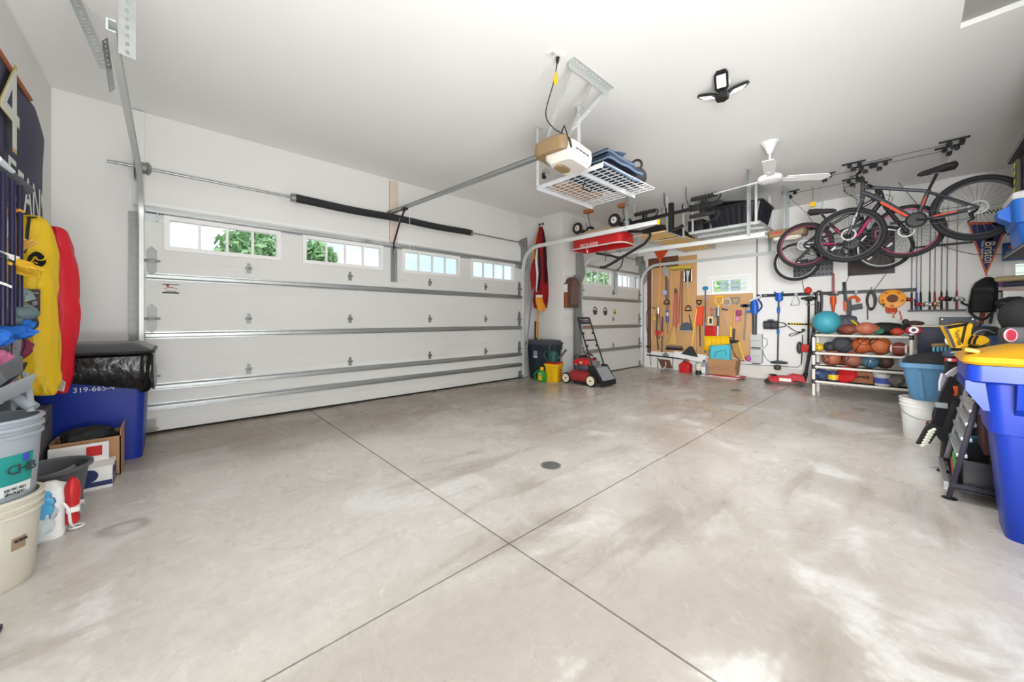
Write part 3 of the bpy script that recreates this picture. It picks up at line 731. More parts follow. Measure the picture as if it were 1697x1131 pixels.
def crumple(c, r, sc, seed, n=26):
    m = MB(); rr = random.Random(seed); ph = [rr.uniform(0, 6) for _ in range(6)]
    def fn(u, v):
        th = math.pi * v; a = 2 * math.pi * u
        k = 1 + .14 * math.sin(5 * a + ph[0] + 4 * th) * math.sin(th) + .09 * math.sin(9 * a + ph[1] - 6 * th) * math.sin(th) + .1 * math.sin(3 * a + ph[2]) * math.sin(2 * th)
        return V(c) + V((math.sin(th) * math.cos(a) * sc[0], math.sin(th) * math.sin(a) * sc[1], math.cos(th) * sc[2])) * r * k
    m.grid(fn, n, n // 2); bmesh.ops.remove_doubles(m.bm, verts=m.bm.verts[:], dist=1e-5)
    return m
BTEX = mat('blue_mesh_cloth', (30, 100, 190), .7, vary=.12, scale=14)
sk3 = thing('drawstring_sack', 'bright blue drawstring sack tied at the foot of the navy bars', 'bag', GR(16, 562, .02))
part(sk3, 'sack', crumple(GR(14, 552, .06), .065, (1.3, 1.0, .55), 3), BTEX)
part(sk3, 'neck', crumple(GR(34, 540, .14), .045, (1.0, 1.0, .9), 4), BTEX)
part(sk3, 'flap', crumple(GR(0, 560, -.06), .045, (.8, .8, .9), 6), BTEX)
part(sk3, 'cord', MB().tube(spline([GR(36, 558, .1), GR(42, 570, .1), GR(36, 585, .1), GR(32, 600, .08), GR(22, 612, .05), GR(20, 622, .05)], 4), .003, 6), BLACK)
bl_ = thing('dark_ball', 'dark ball wedged behind the blue drawstring sack', 'ball', GR(44, 545, .2))
part(bl_, 'shell', MB().ball(GR(43, 536, .22), .045, n=24), BLACK)
part(bl_, 'valve', MB().ball(GR(43, 524, .20), .006), DGREY)
mr = solo('maroon_cloth_bag', 'maroon cloth bag below the blue drawstring sack', 'bag', crumple(GR(22, 580, .14), .06, (1.0, 1.0, 1.0), 9), mat('maroon_cloth', (122, 40, 72), .8, vary=.1))
pk = solo('pink_cloth_cap', 'pink cloth cap hanging at the left edge below the maroon bag', 'cap', crumple(GR(-2, 596, -.05), .04, (1.0, 1.0, 1.1), 12), mat('pink_cloth', (196, 106, 146), .7))
solo('pink_foam_roller', 'small pink foam roller end at the left edge above the grey pans', 'roller', MB().tube([GR(-14, 632, -.1), GR(12, 636, -.03), GR(16, 637, -.02)], [.022, .022, .012], 14), MATS['pink_cloth'])

# ---- blue recycling bin with a black liner in the corner
RBL = mat('recycling_blue', (14, 44, 140), .42, vary=.06, scale=3)
cb_ = thing('recycling_bin', 'tall blue recycling bin with a black liner in the left corner', 'bin', (-.45, 4.33, 0))
bc = V((-.430, 4.335, 0))
def bring(w, d, z, r=.05): return [V((bc.x + q.x, bc.y + q.y, z)) for q in rring((0, 0), w, d, r, 4)]
part(cb_, 'body', MB().rbox([bring(.50, .52, 0), bring(.52, .56, .3), bring(.55, .60, .72), bring(.52, .57, .72), bring(.48, .50, .04)]), RBL)
BAGM = mat('black_liner', (26, 24, 26), .22, vary=.1, scale=20, bump=.7, bscale=14)
def lin_ring(w, d, z, r, wob, ph): return [q + V((wob * math.sin(i * 1.7 + ph), wob * math.cos(i * 2.3 + ph), wob * .9 * math.sin(i * 1.1 + 2 * ph))) for i, q in enumerate(bring(w, d, z, r))]
def bring2(w, d, z, r=.06, n=9): return [V((bc.x + q.x, bc.y + q.y, z)) for q in rring((0, 0), w, d, r, n)]
lr_ = []
for w, d, z, wob, ph in ((.585, .635, .575, .018, .3), (.62, .67, .59, .014, 1.1), (.62, .685, .64, .012, 2.0), (.62, .69, .72, .010, 2.9), (.625, .675, .80, .006, 3.6), (.60, .65, .815, .003, 4.4), (.55, .60, .80, .002, 5)):
    lr_.append([q + V((wob * math.sin(i * 1.3 + ph), wob * math.cos(i * 1.9 + ph), wob * 1.2 * math.sin(i * .7 + 2 * ph) - (q.x - bc.x - .1) * .27 * max(0, (.8 - z) / .25))) for i, q in enumerate(bring2(w, d, z))])
part(cb_, 'liner', MB().rbox(lr_), BAGM)
LIDM = mat('smoked_lid', (74, 76, 80), .3, vary=.08)
part(cb_, 'lid', MB().rbox([bring(.60, .66, .822), bring(.62, .68, .835), bring(.60, .66, .85), bring(.46, .50, .895), bring(.40, .44, .90)]), LIDM)
part(cb_, 'lid_rim', MB().tube(bring(.625, .685, .83), .014, 6, closed=True), BLACK)
LW = mat('print_white', (216, 220, 232), .6)
fy = bc.y - .292
nrm_ = bc.y
text(cb_, 'phone_number', '319-665-4', LW, (bc.x + .005, bc.y - .297, .572), (1, 0, 0), (0, .02, 1), .05, .001, width=.20)
text(cb_, 'lettering', 'RE', LW, (bc.x - .03, bc.y - .302, .635), (1, 0, 0), (0, .02, 1), .03, .001)
# grey carton behind the yellow bag, at the foot of the wall
gb = thing('printed_carton', 'grey printed carton standing behind the yellow chair bag at the foot of the left wall', 'box', (-.68, 3.78, 0))
part(gb, 'body', MB().b2((-.755, 3.56, 0), (-.61, 4.00, .50), .004), mat('grey_carton', (96, 94, 94), .8, vary=.1))
text(gb, 'lettering', 'UNITED', BLACK, (-.599, 3.78, .20), (0, 1, 0), (0, 0, 1), .09, .001, width=.30)
text(gb, 'lettering', 'ready to use', DGREY, (-.599, 3.78, .40), (0, 1, 0), (0, 0, 1), .05, .001, width=.26)
# cardboard boxes by the blue bin
b0 = PZ(160, 795, 0)
cbx = thing('cardboard_box', 'open brown cardboard box with black stuffing standing against the blue recycling bin', 'box', (-.47, 3.72, 0))
kx0, kx1, ky0, ky1 = -.59, -.27, 3.74, 4.01
def openbox(x0, x1, y0, y1, z0, z1, th=.006): return MB().b2((x0, y0, z0), (x1, y1, z0 + th)).b2((x0, y0, z0), (x0 + th, y1, z1)).b2((x1 - th, y0, z0), (x1, y1, z1)).b2((x0, y0, z0), (x1, y0 + th, z1)).b2((x0, y1 - th, z0), (x1, y1, z1))
part(cbx, 'body', openbox(kx0, kx1, ky0, ky1, 0, .27), CARD)
part(cbx, 'flap', MB().prism([(kx1 - .005, ky0, .27), (kx1 - .005, ky1, .27), (kx1 + .0, ky1 - .02, .33), (kx1 + .0, ky0 + .02, .33)], (.004, 0, 0)), CARD)
part(cbx, 'stuffing', crumple((-.43, 3.875, .26), .09, (1.4, 1.1, .85), 21), RUBBER)
bx2 = thing('product_carton', 'white product carton with a red square, in front of the brown cardboard box', 'box', (-.36, 3.45, 0))
qx0, qx1, qy0, qy1 = -.58, -.29, 3.50, 3.72
WCT = mat('carton_white', (226, 224, 222), .6)
part(bx2, 'body', MB().b2((qx0, qy0, 0), (qx1, qy1, .14), .003), WCT)
part(bx2, 'upright_flap', MB().b2((qx0, qy1 - .05, .14), (qx1 - .03, qy1 - .045, .26)), WCT)
part(bx2, 'red_square', MB().b2((qx1 - .13, qy1 - .0525, .175), (qx1 - .06, qy1 - .0505, .24)), RED)
sl_ = MB()
sl_.b2((qx1 + .0005, qy0 + .01, .01), (qx1 + .002, qy1 - .01, .025))
for yy in (qy0 + .06, qy0 + .16): sl_.lathe([(.04, 0), (.04, .002)], (qx1 + .0005, yy, .085), 14, ax=(1, 0, 0)).b2((qx1 + .0005, yy - .02, .02), (qx1 + .002, yy + .02, .08))
sl_.b2((qx0 + .02, qy0 - .002, .02), (qx1, qy0 - .0005, .05))
for xx in (qx0 + .09, qx0 + .19): sl_.lathe([(.04, 0), (.04, .002)], (xx, qy0 - .0005, .09), 18, ax=(0, -1, 0))
part(bx2, 'silhouettes', sl_, mat('silhouette_navy', (36, 44, 92), .5))
# grey feed tub
gt = PZ(128, 818, 0); gt = V((-.525, 3.30, 0))
gtub = thing('rubber_tub', 'oval grey rubber tub standing on the floor before the cartons', 'tub', gt)
GRT = mat('tub_grey', (92, 94, 98), .55, vary=.06, bump=.1)
part(gtub, 'body', MB().lathe([(.0, .004), (.135, 0), (.15, .08), (.172, .225), (.18, .232), (.192, .232), (.192, .247), (.178, .25), (.165, .24), (.14, .08), (.15, .02), (0, .02)], gt, 36, sx=.92, cap=False), GRT)
part(gtub, 'handle', MB().box(gt + V((.10, -.145, .17)), (.06, .03, .03), Matrix.Rotation(.5, 3, 'Z'), .008), BLACK)
st = thing('fabric_straps', 'loose grey straps lying in the oval grey tub', 'straps', gt + V((0, 0, .2)))
part(st, 'strap', MB().tube(spline([gt + V((-.11, -.04, .18)), gt + V((-.03, -.07, .205)), gt + V((.05, .02, .20)), gt + V((.10, .04, .22))], 5), .018, 8, sy=.5), GREY)
part(st, 'strap', MB().tube(spline([gt + V((-.10, .05, .17)), gt + V((0, .02, .185)), gt + V((.08, -.05, .19))], 5), .018, 8, sy=.5), DGREY)
part(st, 'clump', crumple(gt + V((-.02, .0, .12)), .075, (1.3, 1.2, .6), 5), RUBBER)
# white jug with red trigger
wj = V((-.455, 2.93, 0))
jug = thing('spray_jug', 'white jug with a red spray trigger clipped on its side, before the grey tub', 'jug', wj)
def jr(w, d, z, r): return [wj + V((q.x, q.y, z)) for q in rring((0, 0), w, d, r, 5)]
part(jug, 'bottle', MB().rbox([jr(.10, .15, 0, .03), jr(.11, .16, .02, .035), jr(.11, .16, .19, .035), jr(.10, .14, .235, .04), jr(.05, .07, .255, .02), jr(.04, .04, .265, .015)]), WHITE)
tp = wj + V((.075, -.02, .14))
part(jug, 'trigger', MB().rbox([[tp + V((.028 * math.cos(a) * k, .045 * math.sin(a) * k, z)) for a in [2 * math.pi * i / 14 for i in range(14)]] for z, k in ((-.10, .7), (-.09, .95), (0, .9), (.06, 1.05), (.10, .9), (.13, .4))]), RED)
part(jug, 'bracket', MB().box(tp + V((.01, .0, -.02)), (.05, .11, .025), bevel=.006), WHITE)
part(jug, 'ring', MB().torus(tp + V((.01, .02, -.13)), .025, .005, (0, 0, 1), 16), WHITE)
part(jug, 'hose', MB().tube(spline([wj + V((.05, -.075, .17)), wj + V((.07, -.08, .13)), wj + V((.075, -.07, .06)), wj + V((.08, -.02, .02))], 5), .006, 7), WHITE)
part(jug, 'buckle', MB().box(tp + V((.036, -.045, -.02)), (.006, .05, .035), bevel=.003), GREY)
# bag of blue and white plastic beside the buckets
pb_ = V((-.515, 2.79, 0))
pbg = thing('plastic_bag', 'blue and white plastic sack standing between the buckets and the white jug', 'bag', pb_)
part(pbg, 'sack', crumple(pb_ + V((0, 0, .13)), .125, (.72, .85, 1.0), 31, 34), mat('pale_plastic', (206, 216, 220), .3, vary=.08, bump=.3, bscale=20))
part(pbg, 'blue_panel', crumple(pb_ + V((.035, -.02, .20)), .085, (.75, .9, .9), 33), mat('sky_blue_film', (76, 160, 206), .3, vary=.1))
# buckets
BW = mat('dirty_white_plastic', (200, 195, 180), .5, vary=.12, scale=7)
wbk = V((-.568, 2.53, 0))
def bucket(name, label, c, r0, r1, h, m, lipm=None):
    t = thing(name, label, 'bucket', c)
    part(t, 'body', MB().lathe([(0, .001), (r0 - .006, 0), (r0, .008), (r1, h * .80), (r1 + .008, h * .80), (r1 + .008, h * .835), (r1, h * .84), (r1 + .001, h * .88), (r1 + .010, h * .885), (r1 + .010, h * .92), (r1 + .002, h * .925), (r1 + .004, h * .97), (r1 + .012, h * .975), (r1 + .010, h), (r1 - .004, h), (r1 - .008, h * .9), (r0 - .008, .02), (0, .02)], c, 44, cap=False), m)
    return t
w1 = bucket('plastic_bucket', 'dirty white plastic bucket on the floor under the grey paint bucket', wbk, .132, .15, .36, BW)
def curved_label(t, name, c, r, z0, z1, a0, a1, m, rr=.0): 
    return part(t, name, MB().grid(lambda u, v: V((c.x + (r + rr + .018 * (z0 + (z1 - z0) * v) / .36) * math.cos(a0 + (a1 - a0) * u), c.y + (r + rr + .018 * (z0 + (z1 - z0) * v) / .36) * math.sin(a0 + (a1 - a0) * u), c.z + z0 + (z1 - z0) * v)), 12, 2, .0015), m)
AF = math.atan2(-wbk.y, -wbk.x)          # towards the camera
l1 = curved_label(w1, 'label', wbk, .1345, .155, .205, AF + .50, AF + .82, mat('kraft_label', (150, 128, 106), .7))
def on_cyl(c, r, a, z): return V((c.x + r * math.cos(a), c.y + r * math.sin(a), c.z + z))
def ctext(t, name, s, m, c, r, a, z, size, width): 
    nr = V((math.cos(a), math.sin(a), 0)); xd = V((-math.sin(a), math.cos(a), 0))
    return text(t, name, s, m, on_cyl(c, r, a, z), xd, UP, size, .001, width=width)
ctext(w1, 'lettering', 'METHANOL', BLACK, wbk, .151, AF + .66, .192, .016, .042)
gbk = V((wbk.x, wbk.y, .305))
g1 = bucket('paint_bucket', 'grey five gallon paint bucket stacked on the dirty white bucket', gbk, .133, .15, .375, mat('paint_bucket_grey', (150, 158, 166), .45, vary=.05))
PL = mat('paint_label_white', (206, 212, 210), .5, vary=.08, scale=30); PG = mat('paint_label_green', (26, 134, 128), .45, vary=.12)
curved_label(g1, 'label', gbk, .1355, .075, .235, AF - .35, AF + .98, PL)
curved_label(g1, 'green_panel', gbk, .138, .118, .235, AF + .28, AF + .98, PG)
DT = mat('label_dark_text', (52, 60, 62), .5)
for k, ch in enumerate('CHB'): ctext(g1, 'lettering', ch, DT, gbk, .1535, AF + .50 + .20 * k, .175, .052, .032)
curved_label(g1, 'badge', gbk, .1395, .20, .232, AF + .72, AF + .86, mat('badge_blue', (60, 70, 170), .5))
for k, (s, z) in enumerate((('B30 WC 4051', .10), ('620.0 oz (4.8 gal) 18.3 L', .084))): ctext(g1, 'lettering', s, DT, gbk, .150, AF + .55, z, .016, .06)
for z in (.21, .195, .18, .165, .15, .135, .12): ctext(g1, 'lettering', '-- ---- -- --- ---', DT, gbk, .1475, AF - .05, z, .012, .09)
# paint pans in the bucket
pn1 = thing('paint_tray', 'grey paint tray leaning in the grey paint bucket', 'paint tray', gbk + V((0, 0, .33)))
PGR = mat('tray_grey', (112, 116, 120), .5)
rot1 = Matrix.Rotation(math.radians(-30), 3, 'Y') @ Matrix.Rotation(.35, 3, 'Z')
def tray(c, rot, L, W, D):
    def q(x, y, z): return V(c) + rot @ V((x, y, z))
    m = MB(); th = .004
    o = [q(-L / 2, -W / 2, D), q(L / 2, -W / 2, D), q(L / 2, W / 2, D), q(-L / 2, W / 2, D)]
    i_ = [q(-L / 2 + .02, -W / 2 + .02, .0), q(L / 2 - .03, -W / 2 + .02, .0), q(L / 2 - .03, W / 2 - .02, .0), q(-L / 2 + .02, W / 2 - .02, 0)]
    o2 = [q(-L / 2 - .012, -W / 2 - .012, D), q(L / 2 + .012, -W / 2 - .012, D), q(L / 2 + .012, W / 2 + .012, D), q(-L / 2 - .012, W / 2 + .012, D)]
    o3 = [p - rot @ V((0, 0, .008)) for p in o2]; b2 = [p - rot @ V((0, 0, th)) for p in i_]
    m.rbox([i_, o, o2, o3, b2])
    return m
part(pn1, 'tray', tray(gbk + V((-.02, .03, .40)), rot1, .34, .20, .05), PGR)
part(pn1, 'grid_ribs', MB().bar(gbk + V((-.10, -.03, .36)), gbk + V((.06, -.03, .44)), .01, .006).bar(gbk + V((-.10, .05, .36)), gbk + V((.06, .05, .44)), .01, .006), PGR)
pn2 = thing('paint_tray', 'second grey paint tray standing steeply at the back of the grey paint bucket', 'paint tray', gbk + V((.03, .08, .3)))
part(pn2, 'tray', tray(gbk + V((.0, .05, .45)), Matrix.Rotation(math.radians(-50), 3, 'Y') @ Matrix.Rotation(-.2, 3, 'Z'), .30, .17, .05), mat('tray_dark', (88, 90, 94), .5))
part(pn2, 'hooks', MB().tube([gbk + V((.09, .10, .54)), gbk + V((.11, .05, .46)), gbk + V((.12, .02, .38))], .012, 8), GREY)
rl = thing('paint_roller', 'paint roller frame with a grey sleeve lying across the grey paint bucket rim', 'paint roller', gbk + V((.05, .05, .36)))
part(rl, 'sleeve', MB().tube([gbk + V((.02, .10, .50)), gbk + V((.125, .03, .395))], .022, 14), GREY)
part(rl, 'handle', MB().tube([gbk + V((.03, .12, .52)), gbk + V((-.05, .14, .53)), gbk + V((-.10, .10, .50))], .008, 8), WOOD)
# dark floor mat just inside the frame
dm_ = PZ(2, 1052, 0)
solo('dark_mat', 'corner of a dark mat on the floor at the lower left edge', 'mat', MB().b2((dm_.x - .35, dm_.y - .32, .0), (dm_.x - .004, dm_.y + .04, .018), .004), mat('mat_dark', (60, 52, 66), .9))
# ================================================================ THINGS ON AND UNDER THE CEILING
def unit(v): return V(v).normalized()
OPW = mat('opener_lens', (226, 222, 214), .4, vary=.02)
# opener of the big door: rail first, then the motor unit
r0 = V((2.19, 4.80, 2.545)); r1 = V((2.41, 2.30, 2.545)); rd_ = unit(r1 - r0); rs = rd_.cross(UP)
op = thing('garage_door_opener', 'tan garage door opener with a long steel rail to the big door', 'door opener', (2.42, 2.1, 2.4))
part(op, 'rail', MB().bar(r0, r1 + rd_ * .05, .032, .030).bar(r0 - UP * .016, r1 + rd_ * .05 - UP * .016, .046, .006).bar(r0 + UP * .016, r1 + rd_ * .05 + UP * .016, .046, .004), GALV)
part(op, 'header_bracket', MB().box(r0 + V((0, .04, 0)), (.05, .1, .05), bevel=.004), mat('rusty_steel', (140, 96, 70), .7))
tro = r0 + rd_ * .33
part(op, 'trolley', MB().box(tro - UP * .02, (.05, .12, .035), bevel=.006), BLACKM)
ja = DA(652, 414, .03)
part(op, 'door_arm', MB().tube([tro - UP * .03, tro + V((-.03, .1, -.22)), lerp(tro, ja, .78) + V((0, .06, -.02)), ja + V((0, -.02, .0))], .011, 8), BLACKM)
rp = tro + rd_ * .12
part(op, 'release_cord', MB().tube([rp - UP * .03, rp - UP * .3, rp - UP * .58], .003, 6).box(rp - UP * .60, (.012, .02, .06), bevel=.004), WHITE)
c0 = PT(932, 257, 3.17)
def frame(c, e1, e2, e3): return lambda a, b, d: V(c) + V(e1) * a + V(e2) * b + V(e3) * d
# the unit: long axis square to the rail
uw = unit((1, .12, 0)); ud = unit((-.12, 1, 0)); Lp = frame(c0, uw, ud, UP)
hw, hd = .215, .15
def uring(w, d, z, r=.06, n=5):
    out = []
    for q in rring((0, 0), w, d, r, n): out.append(Lp(q.x, q.y, z))
    return out
part(op, 'housing', MB().rbox([uring(.40, .27, .075, .05), uring(.44, .31, .055, .06), uring(.45, .32, -.02, .06), uring(.43, .30, -.05, .06)]), TAN)
def lring_(w, d, z, r=.06): return [Lp(q.x + .02, q.y - .05, z) for q in rring((0, 0), w, d, r, 5)]
part(op, 'lens', MB().rbox([lring_(.37, .28, .03), lring_(.38, .29, -.02), lring_(.37, .28, -.075), lring_(.30, .22, -.115, .05)]), OPW)
sl = MB()
for i in range(4):
    a = Lp(-.10 + .055 * i, -.196, -.03); sl.bar(a, a + uw * .04, .006, .01)
for i in range(3):
    for j in range(3): 
        a = Lp(-.02 + .03 * i, .02 - .02 * j, -.1165); sl.bar(a, a + uw * .012, .006, .004)
part(op, 'vent', sl, BLACK)
part(op, 'cover', MB().rbox([uring(.18, .10, -.10, .04), uring(.16, .09, -.13, .04)]), TAN)
ANG_Y = 1.72
ca = PZ(921, 84, ZC); cb = PZ(1013, 143, ZC)
part(op, 'ceiling_angle', perforated((2.20, ANG_Y, ZC - .004), (2.74, ANG_Y, ZC - .004), .05, (0, 0, 1), None, .016, .04).bar((2.20, ANG_Y + .03, ZC - .03), (2.74, ANG_Y + .03, ZC - .03), .003, .05), STEELP)
h1 = Lp(-.12, .1, .07); h2 = Lp(.14, .1, .07)
part(op, 'hanger', perforated((2.24, ANG_Y + .03, ZC - .03), h1, .034, (0, 1, 0)), STEELP)
part(op, 'hanger', perforated((2.50, ANG_Y + .03, ZC - .03), h2, .04, (0, 1, 0)), STEELP)
part(op, 'hanger_brace', perforated((2.70, ANG_Y + .03, ZC - .03), lerp((2.50, ANG_Y + .03, ZC - .03), h2, .62), .03, (0, 1, 0)), STEELP)
ou = PZ(920, 90, ZC)
ot = thing('ceiling_outlet', 'white outlet plate on the ceiling above the tan opener', 'outlet', ou)
part(ot, 'plate', MB().box(ou - UP * .004, (.12, .075, .008), bevel=.003), WHITE)
part(ot, 'socket', MB().box(ou - UP * .009 + V((.025, 0, 0)), (.035, .03, .003)).box(ou - UP * .009 - V((.025, 0, 0)), (.035, .03, .003)), LGREY)
cc = thing('power_cord', 'black power cord with a yellow tag hanging from the ceiling outlet to the opener', 'cord', ou)
ce_ = Lp(-.16, -.02, .02)
pth = spline([ou - UP * .02 + V((.03, 0, 0)), ou + V((.02, .03, -.18)), ou + V((.03, .12, -.38)), lerp(ou, ce_, .8) + V((0, 0, 0)), ce_ + V((.02, -.14, .02)), ce_ + V((.0, -.18, -.08)), ce_ + V((-.05, -.16, .06)), ce_ + V((-.02, -.12, .10)), ce_ + V((.05, -.02, .06))], 6)
part(cc, 'cable', MB().tube(pth, .0045, 7), BLACK)
part(cc, 'plug', MB().tube([ou - UP * .008 + V((.03, 0, 0)), ou - UP * .05 + V((.029, .003, 0))], [.015, .009], 8), BLACK)
tg = ou + V((.02, .03, -.15))
part(cc, 'tag', MB().prism([tg + V((0, -.02, .05)), tg + V((.025, -.015, .02)), tg + V((.01, -.03, -.06)), tg + V((-.035, -.03, -.08)), tg + V((-.035, -.03, -.03))], (.001, .001, 0)), YELLOW)

# ---------------------------------------------------------------- overhead wire racks
WW = mat('white_wire', (226, 228, 230), .45, .1)
def wire_rack(name, label, x0, x1, y0, y1, z, nx, ny, beams, posts, m=WW, gaugeb=.03):
    t = thing(name, label, 'overhead rack', ((x0 + x1) / 2, (y0 + y1) / 2, z))
    g = MB()
    for i in range(nx + 1):
        x = x0 + (x1 - x0) * i / nx; g.tube([(x, y0, z), (x, y1, z)], .0045, 5)
    for j in range(ny + 1):
        y = y0 + (y1 - y0) * j / ny; g.tube([(x0, y, z + .006), (x1, y, z + .006)], .0045, 5)
    part(t, 'wire_deck', g, m)
    for a, b_ in beams: part(t, 'beam', MB().bar(a, b_, gaugeb, .004).bar(V(a) - UP * .015 + V((0, 0, 0)), V(b_) - UP * .015, .004, gaugeb), m)
    for x, y, *zz in posts:
        zl = zz[0] if zz else z
        part(t, 'post', MB().bar((x, y, zl), (x, y, ZC - .002), .004, .032, (0, 1, 0)).bar((x + .015, y + .015, zl), (x + .015, y + .015, ZC - .002), .004, .03, (1, 0, 0)).box((x + .02, y, ZC - .003), (.09, .05, .004)), m)
    return t
rk = wire_rack('overhead_rack', 'white wire ceiling rack holding a folded blue blanket beside the tan opener', 2.75, 3.70, 1.81, 2.59, 2.45, 14, 10,
    [((2.74, 2.59, 2.44), (3.72, 2.59, 2.44)), ((2.74, 2.04, 2.44), (3.72, 2.04, 2.44)), ((2.75, 1.81, 2.44), (2.75, 2.59, 2.44))], [(2.74, 2.58), (2.74, 2.06)])
part(rk, 'hook', MB().tube([PT(970, 300, 3.35), PT(965, 313, 3.36), PT(979, 318, 3.37), PT(980, 313, 3.37)], .006, 7), BLACKM)
# folded moving blanket
BLK = mat('blue_blanket', (42, 50, 70), .9, vary=.12, scale=20, bump=.4, bscale=40)
BLE = mat('pale_blue_binding', (88, 110, 132), .85, vary=.06)
bl = thing('moving_blanket', 'folded navy moving blanket with pale blue edging on the white wire rack', 'blanket', (3.05, 2.0, 2.462))
def fold(x0, x1, y0, y1, zb, th, ph):
    def top(u, v):
        x = x0 + (x1 - x0) * u; y = y0 + (y1 - y0) * v
        e = min(1, 5 * min(u, 1 - u, v, 1 - v) + .25)
        return V((x, y, zb + th * e + .006 * math.sin(7 * u + ph) * math.cos(5 * v + ph)))
    m = MB(); n = 14; rt = [[top(i / n, j / n) for j in range(n + 1)] for i in range(n + 1)]
    m.grid(lambda u, v: rt[round(u * n)][round(v * n)], n, n)
    m.grid(lambda u, v: V((x0 + (x1 - x0) * u, y0 + (y1 - y0) * v, zb)), n, n)
    for k in range(n):
        for a, b_ in ((rt[k][0], rt[k + 1][0]), (rt[k][n], rt[k + 1][n]), (rt[0][k], rt[0][k + 1]), (rt[n][k], rt[n][k + 1])):
            m.quad(a, b_, V((b_.x, b_.y, zb)), V((a.x, a.y, zb)))
    bmesh.ops.remove_doubles(m.bm, verts=m.bm.verts[:], dist=1e-5)
    return m, rt
for k, (x0, x1, y0, y1, zb, th) in enumerate(((2.80, 3.40, 1.82, 2.30, 2.462, .07), (2.82, 3.42, 1.80, 2.16, 2.535, .075), (2.86, 3.36, 1.84, 2.20, 2.61, .05))):
    m, rt = fold(x0, x1, y0, y1, zb, th, k * 1.7)
    fp = part(bl, 'layer', m, BLK)
    e = MB().tube([rt[i][0] + V((0, -.004, -.5 * th + .004 * math.sin(i))) for i in range(15)], .011, 6).tube([rt[0][i] + V((-.004, 0, -.5 * th)) for i in range(15)], .011, 6)
    part(fp, 'binding', e, BLE)
part(bl, 'corner', MB().grid(lambda u, v: V((3.02 + .34 * u, 1.98 + .1 * v - .04 * u, 2.66 + .12 * u * (1 - .5 * v) + .02 * math.sin(4 * u))), 8, 4, .008), BLE)
bg = thing('dark_duffel', 'dark duffel bag at the far corner of the white wire rack beside the blanket', 'bag', (3.55, 2.02, 2.46))
part(bg, 'body', MB().ball((3.56, 1.94, 2.565), .115, (.85, .95, .9), 18).ball((3.54, 2.16, 2.57), .11, (.9, 1.2, .9), 18), FOAM)
part(bg, 'handle', MB().torus((3.50, 1.90, 2.67), .05, .012, (1, .4, 0), 18), BLACK)
bx = solo('cardboard_tray', 'flat cardboard tray lying on the white wire rack near the opener', 'tray', MB().b2((2.95, 2.34, 2.462), (3.55, 2.56, 2.475)).b2((2.95, 2.34, 2.475), (3.55, 2.346, 2.52)).b2((2.95, 2.554, 2.475), (3.55, 2.56, 2.52)), CARD)
so = thing('ceiling_sensor', 'small dark clamp lamp hanging at the near corner of the white wire rack', 'lamp', PT(905, 288, 3.55))
cq = PT(905, 288, 3.55)
part(so, 'body', MB().lathe([(.02, -.04), (.035, 0), (.036, .04), (.0, .05)], cq, 14, ax=(.4, .5, .6)), GALVD)
part(so, 'clamp', MB().box(cq + V((-.03, 0, -.03)), (.03, .03, .05)).tube([cq, cq + V((.06, .02, .05))], .008), BLACKM)

# ---------------------------------------------------------------- three panel LED light
lp = V((3.357, 1.056, ZC))
tl_ = thing('led_light', 'black three panel LED light screwed into the ceiling', 'light', lp)
part(tl_, 'base', MB().lathe([(.062, 0), (.062, -.02), (.04, -.05), (.03, -.09), (0, -.09)], lp, 20), WHITE)
part(tl_, 'hub', MB().lathe([(0, -.14), (.05, -.135), (.055, -.09), (.03, -.075)], lp, 6), BLACKM)
LEDM = mat('led_panel', (255, 252, 244), .4, emit=1.6, vary=0)
for k, az in enumerate((75, 195, 315)):
    a = math.radians(az); d = V((math.cos(a), math.sin(a), .42)).normalized(); s = V((-math.sin(a), math.cos(a), 0)); nrm = d.cross(s).normalized()
    if nrm.z > 0: nrm = -nrm
    c = lp + V((0, 0, -.105)) + d * .045
    q = [c - s * .035, c + d * .03 - s * .05, c + d * .15 - s * .05, c + d * .18 - s * .03, c + d * .18 + s * .03, c + d * .15 + s * .05, c + d * .03 + s * .05, c + s * .035]
    pn = part(tl_, 'panel', MB().prism(q, -nrm * .018), BLACKM)
    part(pn, 'diffuser', MB().prism([c + d * .04 - s * .032 + nrm * .001, c + d * .15 - s * .032 + nrm * .001, c + d * .15 + s * .032 + nrm * .001, c + d * .04 + s * .032 + nrm * .001], nrm * .003), LEDM)
ld_l = area('led_fill', lp - UP * .145, lp - UP * 2, .09, .09, 26, (1, .995, .985)); ld_l.data.shape = 'DISK'  # fill lamp added under the LED hub to brighten the floor
# ---------------------------------------------------------------- ceiling fan
fp_ = V((4.866, 1.049, ZC)); fz = 2.645
fan = thing('ceiling_fan', 'white three blade ceiling fan under its cone shaped canopy', 'fan', fp_)
FW = mat('fan_white', (232, 232, 230), .4, vary=.02)
part(fan, 'canopy', MB().lathe([(.085, 0), (.082, -.012), (.055, -.05), (.03, -.11), (.022, -.13), (0, -.13)], fp_, 28), FW)
part(fan, 'downrod', MB().tube([fp_ - UP * .12, V((fp_.x, fp_.y, fz + .02))], .011), FW)
part(fan, 'motor', MB().lathe([(.05, .13), (.055, .12), (.055, .03), (.05, .02)], (fp_.x, fp_.y, fz), 24), mat('motor_grey', (206, 208, 208), .4, .2))
part(fan, 'hub', MB().lathe([(.05, .03), (.11, .022), (.118, 0), (.105, -.03), (.06, -.042), (0, -.044)], (fp_.x, fp_.y, fz), 32), FW)
